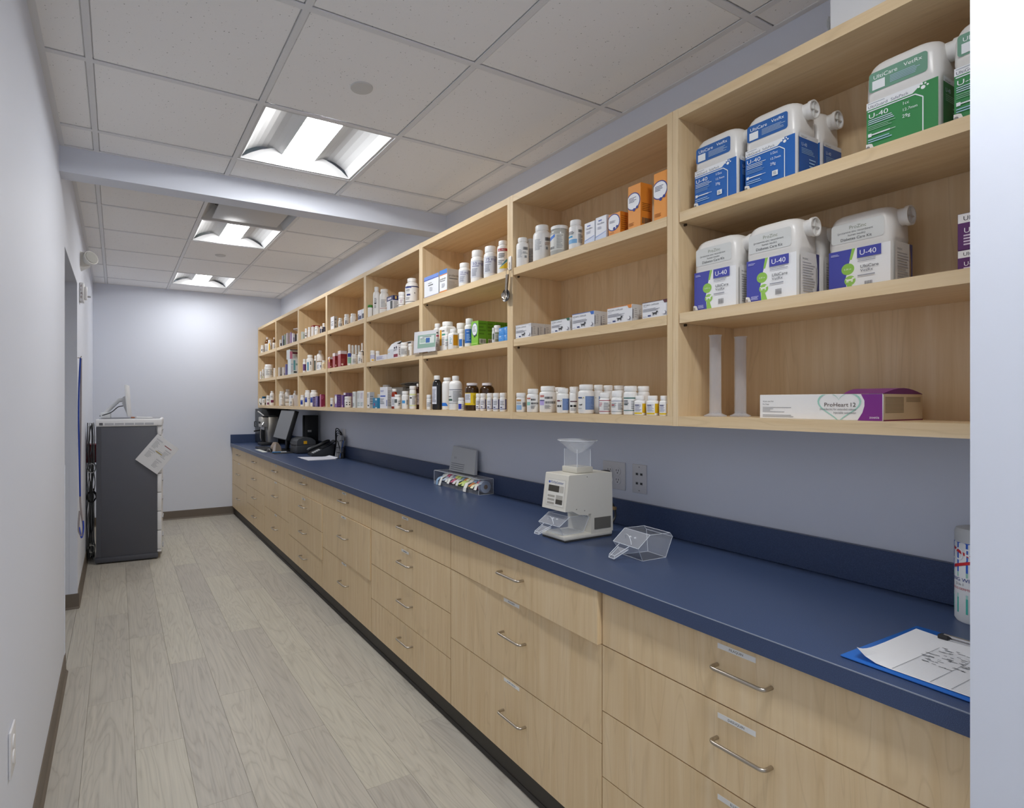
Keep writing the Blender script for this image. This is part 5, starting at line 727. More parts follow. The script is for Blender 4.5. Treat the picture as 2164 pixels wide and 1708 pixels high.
def bottle(X, Y, z, r, h, o, label, group):
    t = thing('pill_bottle', label, 'bottle', (X, Y, z), 0, group)
    rnd = random.Random(int(X * 1e5 + Y * 7e4))
    far = Y > 4.4; seg = 16 if far else 28
    c = o.get('c', '#f0f0ee'); k = o.get('k', '#f3f3f1'); cr = o.get('cr', .84); ch = o.get('ch', .2); sh = o.get('sh', .1)
    gl = o.get('glass', 0)
    mbod = pm(c, .12 if gl else .33, coat=.3 if gl else 0) if gl != 2 else pm(c, .15)
    rad = (lambda a: .93 / (abs(math.cos(a)) ** 7 + abs(math.sin(a)) ** 7) ** (1 / 7)) if o.get('sq') else None
    zn = h * (1 - ch); rn = r * cr * .86; zs = h * (1 - ch - .02 - sh)
    m_ = MB(); prof = [(0, 0), (r * .86, 0), (r * .96, h * .012), (r, h * .035), (r, zs)]
    for q in range(1, 6):
        a = PI / 2 * q / 5; prof.append((rn + (r - rn) * math.cos(a), zs + h * sh * math.sin(a)))
    prof += [(rn, zn + h * .01), (0, zn + h * .01)]
    m_.lathe(prof, mbod, seg, rad=rad); m_.build('body', t)
    m_ = MB(); rc = r * cr; hc = h * ch
    m_.lathe([(0, zn), (rc * .97, zn), (rc, zn + hc * .05), (rc, h - hc * .16), (rc * .95, h - hc * .03), (rc * .8, h), (0, h)], pm(k, .4), seg)
    if not far and hc > .008:
        for q in range(20):
            a = 2 * PI * q / 20; m_.box(0, 0, 0, 0, 0, 0, pm(k, .4)) if False else None
    m_.build('cap', t)
    lab = o.get('lab')
    if lab:
        ang = math.atan2(-Y, -X); m_ = MB(); lay = 0
        def P(a, v, off):
            th = math.asin(max(-.998, min(.998, a))); al = ang + th; q = (r * (rad(al) if rad else 1)) + off
            return (q * math.cos(al), q * math.sin(al), v * h)
        for e in elements(lab, r / h, rnd):
            off = .0004 + lay * .00012; lay += 1; mt = pm(e[-1], .45)
            if e[0] == 'p':
                poly = e[1]; a0 = max(-.995, min(p[0] for p in poly)); a1 = min(.995, max(p[0] for p in poly))
                if a1 - a0 < 1e-4: continue
                at = convex_strip(poly, a0, a1); n = max(1, int(math.ceil((math.asin(a1) - math.asin(a0)) / (.22 if not far else .4))))
                if len(poly) > 4: n = max(n, 8)
                aa = [math.sin(math.asin(a0) + (math.asin(a1) - math.asin(a0)) * q / n) for q in range(n + 1)]
                for q in range(n):
                    u, w_ = at(aa[q]), at(aa[q + 1])
                    if not u or not w_: continue
                    m_.face([P(aa[q], u[0], off), P(aa[q + 1], w_[0], off), P(aa[q + 1], w_[1], off), P(aa[q], u[1], off)], mt)
            else:
                _, s_, a0, v0, size, col = e
                m_.text(s_, size * h, lambda x_, y_: P(a0 + x_ / r, v0 + y_ / h, off), mt)
        m_.build('label', t)
    return t
def carton(X, Y, z, dep, wd, h, o, label, group):
    t = thing('carton', label, 'box', (X, Y, z), 0, group); rnd = random.Random(int(X * 1e5 + Y * 7e4))
    c = o.get('c', '#e6e6e6'); m_ = MB(); m_.rbox(0, dep, 0, wd, 0, h, pm(c, .45), min(.0012, dep * .04), 1); m_.build('body', t)
    lay = 0; m_ = MB(); n = 0
    for key, fn, roh, su in (('fr', lambda u, v, off: (-off, wd * (1 - u), v * h), wd / h, wd), ('sd', lambda u, v, off: (u * dep, -off, v * h), dep / h, dep)):
        for e in elements(o.get(key, []), roh, rnd):
            off = .0004 + lay * .00012; lay += 1; n += 1; mt = pm(e[-1], .5)
            if e[0] == 'p':
                m_.face([fn(max(.002, min(.998, u)), max(.002, min(.998, v)), off) for u, v in e[1]], mt)
            else:
                _, s_, u0, v0, size, col = e
                m_.text(s_, size * h, lambda x_, y_: fn(u0 + x_ / su, v0 + y_ / h, off), mt)
    if n: m_.build('print', t)
    return t
for it in ITEMS:
    if it[0] == 'b': bottle(*it[1:])
    else: carton(*it[1:])

# ================================================================== SYRINGE JUGS
def loft(m_, rings, mat, cap=True):
    n = len(rings[0]); vs = [p for r_ in rings for p in r_]; fs = []
    for j in range(len(rings) - 1):
        for k in range(n): a = j * n + k; b = j * n + (k + 1) % n; fs.append((a, b, b + n, a + n))
    if cap: fs.append(tuple(range(n - 1, -1, -1))); fs.append(tuple((len(rings) - 1) * n + k for k in range(n)))
    m_.raw(vs, fs, mat, True)
def rrect(hx, hy, rad, cx, cy, z, n=5):
    out = []
    for (sx, sy, a0) in ((1, 1, 0), (-1, 1, 90), (-1, -1, 180), (1, -1, 270)):
        for k in range(n):
            a = math.radians(a0 + 90 * k / (n - 1)); out.append((cx + sx * (hx - rad) + rad * math.cos(a), cy + sy * (hy - rad) + rad * math.sin(a), z))
    return out
M_JUG = pm('#dedcd8', .3)
def jug(X, Y, z, theme, label, group, w=.143, d=.100, h=.213, front=True):
    # X,Y = front near lower corner; the pouring cap points to -Y
    t = thing('syringe_jug', label, 'jug', (X, Y, z), 0, group); m_ = MB(); cx, cy = d / 2, w / 2
    R_ = []
    for (q, s_, rd) in ((0, .955, .012), (.012, .985, .014), (.03, 1, .014), (.55, 1, .014), (.58, 1.0, .016), (.605, 1.035, .02), (.63, 1.045, .022), (.84, 1.03, .024), (.90, 1.005, .028), (.945, .95, .03), (.975, .87, .03), (.993, .76, .028), (1, .6, .02)):
        hx, hy = d / 2 * s_, w / 2 - (1 - s_) * d / 2; R_.append(rrect(hx, hy, min(rd, hx * .9), cx, cy, q * h))
    loft(m_, R_, M_JUG); m_.build('body', t)
    m_ = MB(); cz = h * .865; rc = h * .118
    m_.lathe([(rc * .88, .012), (rc * .88, -.012), (rc, -.013), (rc, -.022), (rc * .86, -.022), (rc * .84, -.016), (0, -.016)][::-1], pm('#e0dfdc', .3), 28, (cx, -.0, cz), axis='Y')
    m_.box(cx - rc * .8, cx + rc * .8, -.020, -.0155, cz - .0012, cz + .0012, pm('#cfcfcc', .3)); m_.box(cx - .0012, cx + .0012, -.020, -.0155, cz - rc * .8, cz + rc * .8, pm('#cfcfcc', .3))
    m_.build('cap', t)
    # prints: u to the right (towards -Y), v up
    F = lambda u, v, off=0: (-.0006 - off, w * (1 - u), v * h)
    FU = lambda u, v, off=0: (-.0030 - off, w * (1 - u), v * h)       # on the bulged upper part
    Sd = lambda u, v, off=0: (u * d, -.0006 - off, v * h)
    K = [0]
    def rect(fn, u0, u1, v0, v1, col):
        K[0] += 1; o = K[0] * .00012; m_.face([fn(u0, v0, o), fn(u1, v0, o), fn(u1, v1, o), fn(u0, v1, o)], pm(col, .4))
    def poly(fn, pts, col): K[0] += 1; o = K[0] * .00012; m_.face([fn(u, v, o) for u, v in pts], pm(col, .4))
    def round_(fn, u0, u1, v0, v1, col, r=.05):
        ry = r * w / h; pts = []
        for (cu, cv, a0) in ((u1 - r, v1 - ry, 0), (u0 + r, v1 - ry, 90), (u0 + r, v0 + ry, 180), (u1 - r, v0 + ry, 270)):
            for k in range(5): a = math.radians(a0 + 22.5 * k); pts.append((cu + r * math.cos(a), cv + ry * math.sin(a)))
        poly(fn, pts, col)
    def txt(fn, s_, u, v, size, col, wx=1.0):
        K[0] += 1; o = K[0] * .00012; m_.text(s_, size * h, lambda x_, y_: fn(u + x_ / w, v + y_ / h, o), pm(col, .5), 'LEFT', wx)
    def txts(fn, s_, u, v, size, col, wx=1.0):
        K[0] += 1; o = K[0] * .00012; m_.text(s_, size * h, lambda x_, y_: fn(u + x_ / d, v + y_ / h, o), pm(col, .5), 'LEFT', wx)
    def lines(fn, u0, u1, v0, v1, n, col):
        ph = (v1 - v0) / n
        for k in range(n): rect(fn, u0, u0 + (u1 - u0) * (.7 + .3 * random.random()), v1 - ph * (k + .7), v1 - ph * (k + .3), col)
    m_ = MB()
    if theme != 'kit':
        base, pale, dark = {'blue': ('#2a66b4', '#2f62a6', '#1f55a0'), 'green': ('#3f8a52', '#6f9a84', '#2f7040')}[theme]
        round_(FU, .06, .86, .655, .875, pale)
        txt(FU, 'UltiCare', .12, .795, .062, '#f2f4f4', 1.05); txt(FU, 'VetRx', .545, .805, .056, '#f2f4f4', 1.15)
        lines(FU, .36, .84, .69, .775, 5, '#a8bcd0'); rect(FU, .11, .29, .675, .775, '#e6eaec')
        m_.build('upper_label', t); m_ = MB()
        rect(F, .02, .99, .02, .555, base)
        poly(F, [(.02, .475), (.66, .475), (.80, .555), (.02, .555)], '#e8eaec')
        txt(F, 'UltiGuard', .04, .487, .046, '#3a4250', 1.0); txt(F, 'SafePack', .365, .487, .046, '#6a7280', 1.0); lines(F, .04, .3, .53, .548, 1, '#9aa0a8')
        for (u, v, r_) in ((.80, .50, .030), (.745, .517, .015), (.785, .537, .015), (.83, .535, .015), (.86, .512, .015)): poly(F, ell(u, v, r_, r_ * w / h, 12), '#f2f4f4')
        m_2 = [(.04, .455), (.70, .455), (.80, .40), (.80, .02)]
        for (p, q) in zip(m_2[:-1], m_2[1:]):
            du, dv = q[0] - p[0], q[1] - p[1]; L_ = math.hypot(du, dv); nu, nv = -dv / L_ * .008, du / L_ * .006
            poly(F, [(p[0] - nu, p[1] - nv), (q[0] - nu, q[1] - nv), (q[0] + nu, q[1] + nv), (p[0] + nu, p[1] + nv)], '#e6ecf0')
        txt(F, 'U-40', .05, .37, .075, '#eef2f6', 1.25); lines(F, .05, .50, .295, .36, 3, '#c8d8e8'); lines(F, .05, .45, .23, .285, 3, '#7aa0cc' if theme == 'blue' else '#8ab89a')
        rect(F, .08, .36, .172, .186, '#e6eaee'); rect(F, .05, .10, .16, .198, '#e6eaee'); rect(F, .36, .44, .176, .181, '#e6eaee'); lines(F, .05, .4, .09, .14, 2, '#a8c4e0')
        txt(F, '1/2cc' if theme == 'blue' else '1cc', .53, .385, .046, '#eef2f6'); txt(F, '12.7mm', .53, .315, .042, '#eef2f6'); txt(F, '29g', .53, .245, .05, '#eef2f6')
        if theme == 'blue': rect(F, .57, .68, .10, .165, '#e8ecee'); lines(F, .59, .66, .11, .155, 4, '#6a7078')
        poly(F, [(.02, .02), (.14, .02), (.11, .075), (.07, .085), (.02, .085)], '#dedcd8'); poly(F, ell(.05, .04, .03, .02, 12), '#8a8682')
        m_.build('front_label', t); m_ = MB()
        rect(Sd, .04, .96, .02, .555, dark); rect(Sd, .04, .96, .50, .555, '#d6d8da'); txts(Sd, 'UltiGuard', .12, .508, .032, '#4a5260')
        txts(Sd, 'U-40', .14, .40, .062, '#c8d6e6'); lines(Sd, .14, .8, .30, .38, 4, '#8ab0d8' if theme == 'blue' else '#88b294'); lines(Sd, .5, .85, .1, .27, 4, '#8ab0d8' if theme == 'blue' else '#88b294')
        m_.build('side_label', t)
    else:
        round_(FU, .07, .90, .64, .88, '#d3d5d3')
        txt(FU, 'ProZinc', .36, .80, .060, '#77806a', .95); txt(FU, '(protamine zinc recombinant', .17, .755, .036, '#4a4c50', .9); txt(FU, 'human insulin)', .34, .715, .036, '#4a4c50', .9); txt(FU, 'Diabetes Care Kit', .22, .665, .048, '#3a3c42', .95)
        m_.build('upper_label', t); m_ = MB()
        rect(F, .02, .99, .02, .555, '#eeeff0'); poly(F, [(.02, .02), (.32, .02), (.30, .20), (.36, .40), (.44, .555), (.02, .555)], '#4a4fa8')
        poly(F, [(.40, .555), (.455, .555), (.40, .42), (.36, .42)], '#98c85a'); poly(F, [(.32, .02), (.44, .02), (.38, .14), (.32, .16)], '#98c85a')
        poly(F, ell(.335, .31, .105, .105 * w / h, 22), '#93c556'); poly(F, ell(.37, .165, .09, .09 * w / h, 22), '#9acb60')
        txt(F, '0.30 cc', .275, .30, .028, '#eef4e6'); e_ = ('D', .37, .15, .13, '#f2f6ea')
        for (p0, q0, p1, q1) in DOG: rect(F, .37 + p0 * .11, .37 + p1 * .11, .145 + q0 * .07, .145 + q1 * .07, '#f2f6ea')
        lines(F, .06, .2, .49, .52, 2, '#c8caf0'); lines(F, .12, .3, .035, .085, 4, '#d0d2f0')
        rect(F, .49, .86, .425, .55, '#4a4fa8'); txt(F, 'U-40', .525, .455, .088, '#f4f4fa', 1.0); lines(F, .5, .86, .375, .41, 2, '#8a8c9a')
        txt(F, 'UltiCare', .54, .295, .055, '#3a3c46', 1.0); txt(F, 'VetRx', .54, .25, .046, '#5a5c66', 1.15); lines(F, .5, .85, .19, .225, 1, '#9a9ca6')
        for k in range(9): rect(F, .61 + k * .014, .617 + k * .014, .06, .13, '#5a5a60')
        poly(F, [(.02, .02), (.13, .02), (.10, .075), (.06, .085), (.02, .085)], '#dedcd8'); poly(F, ell(.04, .035, .03, .025, 12), '#a59a90')
        m_.build('front_label', t); m_ = MB()
        rect(Sd, .04, .80, .02, .555, '#d9d8d6'); poly(Sd, [(.80, .02), (.96, .02), (.96, .555), (.80, .555), (.88, .35), (.88, .2)], '#4a4a7a'); txts(Sd, 'PROZINC', .14, .46, .03, '#6a6a70'); lines(Sd, .14, .74, .06, .44, 12, '#a3a3a6')
        m_.build('side_label', t)
zT, zM, zL = SH['T'], SH['M'], SH['L']
gJ = 'blue labelled syringe jugs'; gK = 'insulin kit jugs'; gG = 'green labelled syringe jugs'
jug(1.602, 1.022, zT, 'blue', 'white jug with blue label at left on the top shelf of the nearest bay', gJ, .141)
jug(1.602, .858, zT, 'blue', 'white jug with blue label, front right of the blue labelled pair', gJ, .141)
jug(1.722, .857, zT, 'blue', 'white jug with blue label at the back against the shelf panel', gJ, .130)
jug(1.602, .556, zT, 'green', 'white jug with green label standing fully in view', gG, .141)
jug(1.602, .392, zT, 'green', 'white jug with green label cut off by the wall edge', gG, .141)
jug(1.602, 1.024, zM, 'kit', 'white insulin kit jug with violet and green label at left', gK, .141, .1, .219)
jug(1.602, .855, zM, 'kit', 'white insulin kit jug with violet and green label in the middle', gK, .141, .1, .219)
jug(1.722, .856, zM, 'kit', 'white insulin kit jug half hidden at the back', gK, .130, .1, .216)
jug(1.690, .680, zM, 'kit', 'white insulin kit jug with violet and green label at right, set back', gK, .143, .1, .212)
# purple syringe cartons by the wall edge
def pcart(z, h, label):
    X, Y, wd, dep = 1.72, .40, .164, .10; t = thing('carton', label, 'box', (X, Y, z), 0, 'purple syringe cartons'); m_ = MB(); m_.rbox(0, dep, 0, wd, 0, h, pm('#5c2f68', .45), .001, 1); m_.build('body', t)
    m_ = MB(); F = lambda u, v, o: (-.0005 - o, wd - u, v)
    def rc(u0, u1, v0, v1, c, o): m_.face([F(u0, v0, o), F(u1, v0, o), F(u1, v1, o), F(u0, v1, o)], pm(c, .45))
    rc(.001, wd - .001, h * .74, h - .001, '#e8e8ea', 0)
    m_.text('UltiCare', h * .17, lambda a, b: F(.010 + a, h * .80 + b, .0003), pm('#3a3a40', .5)); m_.text('U-100', h * .2, lambda a, b: F(.011 + a, h * .46 + b, .0003), pm('#f0ecf2', .5))
    for k in range(4): rc(.011, .075, h * (.37 - .08 * k), h * (.41 - .08 * k), '#d8c8dc', .0003)
    m_.build('print', t)
pcart(zM, .068, 'lower purple and white syringe carton cut off by the wall edge'); pcart(zM + .0682, .085, 'upper purple and white syringe carton cut off by the wall edge')
mb = MB(); a_ = .09
mb.raw([(1.725, .50, zM + .200), (1.80, .50, zM + .200), (1.80, .395, zM + .225), (1.725, .395, zM + .225), (1.735, .46, zM + .154), (1.79, .46, zM + .154), (1.79, .395, zM + .154), (1.735, .395, zM + .154)], [(0, 1, 2, 3), (0, 4, 5, 1), (1, 5, 6, 2), (2, 6, 7, 3), (3, 7, 4, 0), (4, 7, 6, 5)], M_FROST)
t = thing('syringe_bag', 'clear bag with purple rim lying on the purple cartons', 'bag'); o = mb.build('bag', t)
mb = MB(); mb.box(1.724, 1.801, .396, .498, zM + .2255, zM + .232, pm('#4a2048', .5)); mb.build('rim', t)
# measuring cylinders
def cyl(x, y, r, h, label, rz):
    t = thing('measuring_cylinder', label, 'cylinder', (x, y, zL), rz, 'frosted measuring cylinders')
    m_ = MB(); m_.lathe([(r, .008), (r * .98, h - .006), (r * 1.12, h)], M_FROST, 24); m_.build('tube', t)
    m_ = MB(); m_.lathe([(0, 0), (r * 1.9, 0), (r * 1.9, .003), (r * 1.05, .010), (r * 1.05, .016), (0, .016)], M_FROST, 6, smooth=False); m_.build('foot', t)
    m_ = MB(); m_.face([(-r * .5, -r * 1.1, h), (r * .5, -r * 1.1, h), (0, -r * 1.7, h + .003)], M_FROST); m_.face([(-r * .5, -r * 1.02, h - .012), (-r * .5, -r * 1.1, h), (0, -r * 1.7, h + .003)], M_FROST); m_.face([(r * .5, -r * 1.02, h - .012), (0, -r * 1.7, h + .003), (r * .5, -r * 1.1, h)], M_FROST); m_.build('spout', t)
cyl(1.655, 1.128, .0170, .256, 'front frosted measuring cylinder with hexagonal foot', 2.3); cyl(1.715, 1.084, .0165, .250, 'rear frosted measuring cylinder with hexagonal foot', 2.5)
# long heart carton
t = thing('carton', 'long white and purple carton with a green heart outline on low shelf', 'box', (1.602, .661, zL)); wd, dep, h = .295, .204, .066
mb = MB(); mb.rbox(0, dep, 0, wd, 0, h, pm('#e9e8e6', .4), .0012, 1); mb.build('body', t)
mb = MB(); V = [(.004, .002, h + .0006), (.17, .002, h + .0006), (.17, .12, h + .0006), (.004, .09, h + .0006)]; n = 8
for k in range(n):
    q0, q1 = k / n, (k + 1) / n; zz = lambda q: h + .0005 + .014 * math.sin(PI * q)
    mb.face([(q0 * dep, 0, zz(q0)), (q1 * dep, 0, zz(q1)), (q1 * dep, .085 + .03 * q1, zz(q1)), (q0 * dep, .085 + .03 * q0, zz(q0))], pm('#7a2a80', .4), True)
    mb.face([(q0 * dep, 0, zz(q0)), (q0 * dep, 0, h - .002), (q1 * dep, 0, h - .002), (q1 * dep, 0, zz(q1))], pm('#6a2470', .5))
mb.build('raised_lid', t)
mb = MB(); F = lambda u, v, o=0: (-.0006 - o, wd * (1 - u), v * h); SD = lambda u, v, o=0: (u * dep, -.0006 - o, v * h)
mb.face([F(u, v) for u, v in [(.82, .01), (.995, .01), (.995, .99), (.845, .99), (.87, .75), (.87, .55), (.855, .3)]], pm('#7d2a86', .4))
hp = []
for k in range(49):
    a = 2 * PI * k / 48; hx = 16 * math.sin(a) ** 3; hy = 13 * math.cos(a) - 5 * math.cos(2 * a) - 2 * math.cos(3 * a) - math.cos(4 * a); hp.append((.68 + hx * .0105, .56 + hy * .040))
cl = lambda p: (p[0], max(.012, min(.988, p[1])))
for k in range(48):
    p, q = hp[k], hp[k + 1]; pi_ = (.68 + (p[0] - .68) * .92, .56 + (p[1] - .56) * .92); qi = (.68 + (q[0] - .68) * .92, .56 + (q[1] - .56) * .92)
    mb.face([F(*cl(p), .0002), F(*cl(q), .0002), F(*cl(qi), .0002), F(*cl(pi_), .0002)], pm('#9fd0c0', .4))
def tx(s_, u, v, size, col, wx=1.0, al='LEFT'): mb.text(s_, size * h, lambda a, b: F(u + a / wd, v + b / h, .0004), pm(col, .5), al, wx)
tx('ProHeart', .565, .52, .22, '#5a4a44', 1.0); tx('12', .76, .52, .22, '#3a342e', 1.0); tx('(moxidectin) for extended-release', .81, .38, .125, '#6a6a6e', .72, 'RIGHT'); tx('injectable suspension', .81, .25, .125, '#6a6a6e', .72, 'RIGHT'); tx('zoetis', .905, .09, .13, '#f0eaf2', 1.0)
tx('10 mL size Vial', .03, .70, .075, '#4a4a4e'); tx('For Dogs', .03, .58, .07, '#4a4a4e')
for k in range(4): mb.face([F(.03, .28 + .06 * k, .0003), F(.03 + (.2, .07, .1, .26)[k], .28 + .06 * k, .0003), F(.03 + (.2, .07, .1, .26)[k], .30 + .06 * k, .0003), F(.03, .30 + .06 * k, .0003)], pm('#9a9a9c', .5))
mb.face([F(.03, .08, .0003), F(.31, .08, .0003), F(.31, .1, .0003), F(.03, .1, .0003)], pm('#8a8a8c', .5)); mb.face([F(.03, .14, .0003), F(.29, .14, .0003), F(.29, .16, .0003), F(.03, .16, .0003)], pm('#8a8a8c', .5))
mb.face([SD(0.005, .01), SD(.995, .01), SD(.995, .99), SD(.005, .99)], pm('#cdbda2', .5)); mb.face([SD(.0, .0, .0001), SD(1, .0, .0001), SD(1, .05, .0001), SD(0, .05, .0001)], pm('#7a2a50', .5))
for k in range(12): mb.face([SD(.04, .30 + .05 * k, .0002), SD(.5, .30 + .05 * k, .0002), SD(.5, .33 + .05 * k, .0002), SD(.04, .33 + .05 * k, .0002)], pm('#8f826c', .5))
for k in range(4): mb.face([SD(.56, .70 + .05 * k, .0002), SD(.94, .70 + .05 * k, .0002), SD(.94, .73 + .05 * k, .0002), SD(.56, .73 + .05 * k, .0002)], pm('#8f826c', .5))
mb.build('print', t)
# things on top of the nearest shelf unit
t = thing('carton', 'white carton standing on top of the nearest shelf unit', 'box', (1.60, .42, zt1)); mb = MB(); mb.rbox(0, .22, 0, .355, 0, .17, pm('#d9dadb', .5), .002, 1); mb.build('body', t)
t = thing('plastic_bag', 'crumpled clear bag beside the white carton on the shelf top', 'bag', (1.70, .80, zt1)); mb = MB(); bmm = bmesh.new(); bmesh.ops.create_icosphere(bmm, subdivisions=3, radius=.06); rr = random.Random(3)
for v in bmm.verts:
    v.co *= .72 + .5 * rr.random(); v.co.z = max(-.05, v.co.z); v.co.x *= .8; v.co.y *= .32
mb.bm(bmm, pm('#c9ccce', .25), False, Matrix.Translation((0, 0, .05))); mb.build('bag', t)
mb = MB(); mb.rbox(-.02, .02, -.012, .014, .105, .125, pm('#b86a72', .5), .004); mb.build('red_tag', t)
# hook with measuring spoons on the divider
t = thing('adhesive_hook', 'white adhesive hook with wire loop on the shelf divider', 'hook', (XS, 2.079, HC + .60)); mb = MB(); mb.rbox(-.006, -.0002, -.011, .011, .0, .062, pm('#e8e4de', .4), .003); mb.build('pad', t)
mb = MB(); mb.tube([(-.007, 0, .035), (-.010, 0, .012), (-.013, 0, .004), (-.018, 0, .002), (-.020, 0, .008)], .0014, M_STEEL, 8); mb.build('wire', t)
t = thing('measuring_spoons', 'steel measuring spoons hanging from the white hook', 'spoons', (XS - .016, 2.079, HC + .60)); mb = MB()
ring = [(0, .012 * math.sin(2 * PI * k / 16), -.012 + .016 * math.cos(2 * PI * k / 16)) for k in range(17)]; mb.tube(ring, .0011, M_STEEL, 6); mb.build('ring', t)
for k, (a, r_, m_) in enumerate(((0.0, .029, pm('#2a2a2c', .3)), (.06, .019, M_STEEL), (-.03, .014, M_CHROME))):
    mb = MB(); y_ = lambda z: .012 * (-z / .11) + a * z * .3
    mb.prism([(y_(-.022) - .008, -.022), (y_(-.022) + .008, -.022), (y_(-.105) + .0065, -.105), (y_(-.105) - .0065, -.105)], -.004 + .003 * k, -.002 + .003 * k, M_STEEL, 'X')
    zc_ = -.112; yc_ = y_(-.105); prof = [(r_ * math.sin(PI / 2 * q / 5), .0 - r_ * .45 * math.cos(PI / 2 * q / 5)) for q in range(6)] + [(r_ * .96, -.001), (r_ * .85, -.003), (r_ * .5, -r_ * .3), (0, -r_ * .38)]
    mb.lathe([(p[0], -p[1] * .7) for p in prof], m_ if k == 0 else M_STEEL, 20, (-.004 - .007 * k, yc_, zc_ - .004), axis='X'); mb.build('spoon', t)
# framed notice on the shelf edge
t = thing('notice', 'laminated notice with green frame leaning at a shelf divider', 'notice', (XS - .012, 2.75, HC + .276)); mb = MB()
mb.raw([(0, 0, .008), (0, .265, .014), (.006, .265, .140), (.006, 0, .127), (-.0012, 0, .008), (-.0012, .265, .014), (.0048, .265, .140), (.0048, 0, .127)], [(0, 1, 2, 3), (7, 6, 5, 4), (0, 4, 5, 1), (1, 5, 6, 2), (2, 6, 7, 3), (3, 7, 4, 0)], pm('#d5d5d9', .3)); mb.build('sheet', t)
mb = MB(); NQ = lambda u, v, o: (-.0012 + .006 * v - .0004 - o, .265 * (1 - u), .014 - .006 * u + v * (.126 - .007 * u))
def nr(u0, u1, v0, v1, c, o): mb.face([NQ(u0, v0, o), NQ(u1, v0, o), NQ(u1, v1, o), NQ(u0, v1, o)], pm(c, .4))
nr(.18, .98, .2, .82, '#8aab9c', 0); nr(.27, .93, .4, .76, '#d6dedb', .0002); nr(.3, .55, .45, .62, '#a9c2b6', .0004); nr(.56, .74, .43, .66, '#2f62a8', .0004); nr(.4, .8, .7, .74, '#6a7a78', .0004); nr(.3, .5, .63, .66, '#6a7a78', .0004); mb.build('print', t)
# pieces resting on cartons in the far bays
t = thing('gauze_bundle', 'crumpled white wrapped packets lying on the tall cartons', 'packets', (1.66, 5.83, SH['T'] + .1335)); mb = MB(); rr = random.Random(5)
for k in range(5):
    mx_ = Matrix.Translation((rr.uniform(-.03, .03), rr.uniform(-.05, .05), .012 + .008 * (k % 2))) @ Matrix.Rotation(rr.uniform(-.5, .5), 4, 'X') @ Matrix.Rotation(rr.uniform(0, 3), 4, 'Z'); m2 = MB(); m2.rbox(-.025, .025, -.018, .018, -.006, .006, pm(('#d9d4d0', '#c5bfc2', '#e2ded8')[k % 3], .5), .002, 1, mx_); m2.build('packet', t)
# house shaped carton and grey pouches in the fifth bay
t = thing('carton', 'white gable topped carton with dark slot, middle shelf of fifth bay', 'box', (1.583, 3.345, SH['M'])); mb = MB(); wd, dep, h = .085, .085, .118
mb.prism([(0, 0), (0, .062), (.028, .100), (.058, h), (dep, .085), (dep, 0)], 0, wd, pm('#d9dde3', .45), 'Y'); mb.build('body', t)
mb = MB(); mb.prism([(.002, .045), (.030, .098), (.060, h - .002), (.064, h - .012), (.036, .090), (.010, .045)], -.0012, -.0002, pm('#3c4046', .5), 'Y'); mb.prism([(-.001, .045), (.012, .07), (.014, .066), (.001, .043)], .05, wd - .004, pm('#e2b040', .5), 'Y'); mb.build('print', t)
t = thing('pouch_stack', 'grey flat pouches lying on the grey carton at back of fifth bay', 'pouches', (1.71, 3.27, SH['L'] + .1465)); rr = random.Random(9)
for k in range(3):
    m2 = MB(); bmm = bmesh.new(); bmesh.ops.create_grid(bmm, x_segments=8, y_segments=10, size=.5)
    for v in bmm.verts:
        e_ = (1 - (2 * v.co.x) ** 4) * (1 - (2 * v.co.y) ** 4); v.co = Vector((.05 + v.co.x * .10, .10 + v.co.y * (.20 + .04 * k), .004 + .010 * k + .007 * e_ + .003 * rr.random()))
    g = bmesh.ops.extrude_face_region(bmm, geom=bmm.faces[:]); [setattr(v, 'co', v.co - Vector((0, 0, .0035))) for v in g['geom'] if isinstance(v, bmesh.types.BMVert)]
    m2.bm(bmm, pm(('#8a867e', '#6f6b64', '#97938a')[k], .55), True); m2.build('pouch', t)

# ================================================================== ON THE COUNTER
# pill counter
M_IV = pm('#dcd9ce', .38); M_IV2 = pm('#cdcabf', .4)
t = thing('pill_counter', 'ivory tablet counting machine with clear funnel on the counter', 'machine', (1.43, 1.568, ZC))
mb = MB(); mb.rbox(.002, .245, .0, .128, .006, .022, M_IV, .005); mb.rbox(.004, .243, .002, .126, .0, .006, pm('#3a3a3a', .6), .001, 1); mb.build('base', t)
mb = MB(); mb.prism([(.135, .02), (.248, .02), (.243, .245), (.120, .245), (.120, .095), (.135, .095)], .001, .127, M_IV, 'Y'); mb.build('column', t)
mb = MB(); mb.prism([(.005, .112), (.040, .112), (.075, .096), (.1205, .090), (.1205, .2448), (.028, .2448), (.024, .243)], .0, .128, M_IV, 'Y'); mb.build('head', t)
# control panel lies on the sloping front of the head
def FP(u, v, o=0):   # u to the right (toward -Y), v up on the sloping front
    x0, z0, x1, z1 = .005, .112, .024, .243; n = Vector((-(z1 - z0), 0, (x1 - x0))).normalized()
    return (x0 + (x1 - x0) * v + n.x * (.0005 + o), .128 * (1 - u), z0 + (z1 - z0) * v + n.z * (.0005 + o))
def pr(m_, u0, u1, v0, v1, c, o, r=.4): m_.face([FP(u0, v0, o), FP(u1, v0, o), FP(u1, v1, o), FP(u0, v1, o)], pm(c, r))
mb = MB(); pr(mb, .14, .90, .1, .86, '#c9c7bf', 0); pr(mb, .155, .885, .115, .845, '#e2e0d8', .0002); pr(mb, .2, .66, .50, .68, '#4a463e', .0005, .2); pr(mb, .68, .84, .50, .68, '#bdbab0', .0005)
for k in range(3): pr(mb, .2, .50, .34 - .10 * k, .40 - .10 * k, '#a8a49a', .0005)
pr(mb, .56, .84, .26, .42, '#b2afa6', .0005); pr(mb, .56, .84, .17, .30, '#4a463e', .0007)
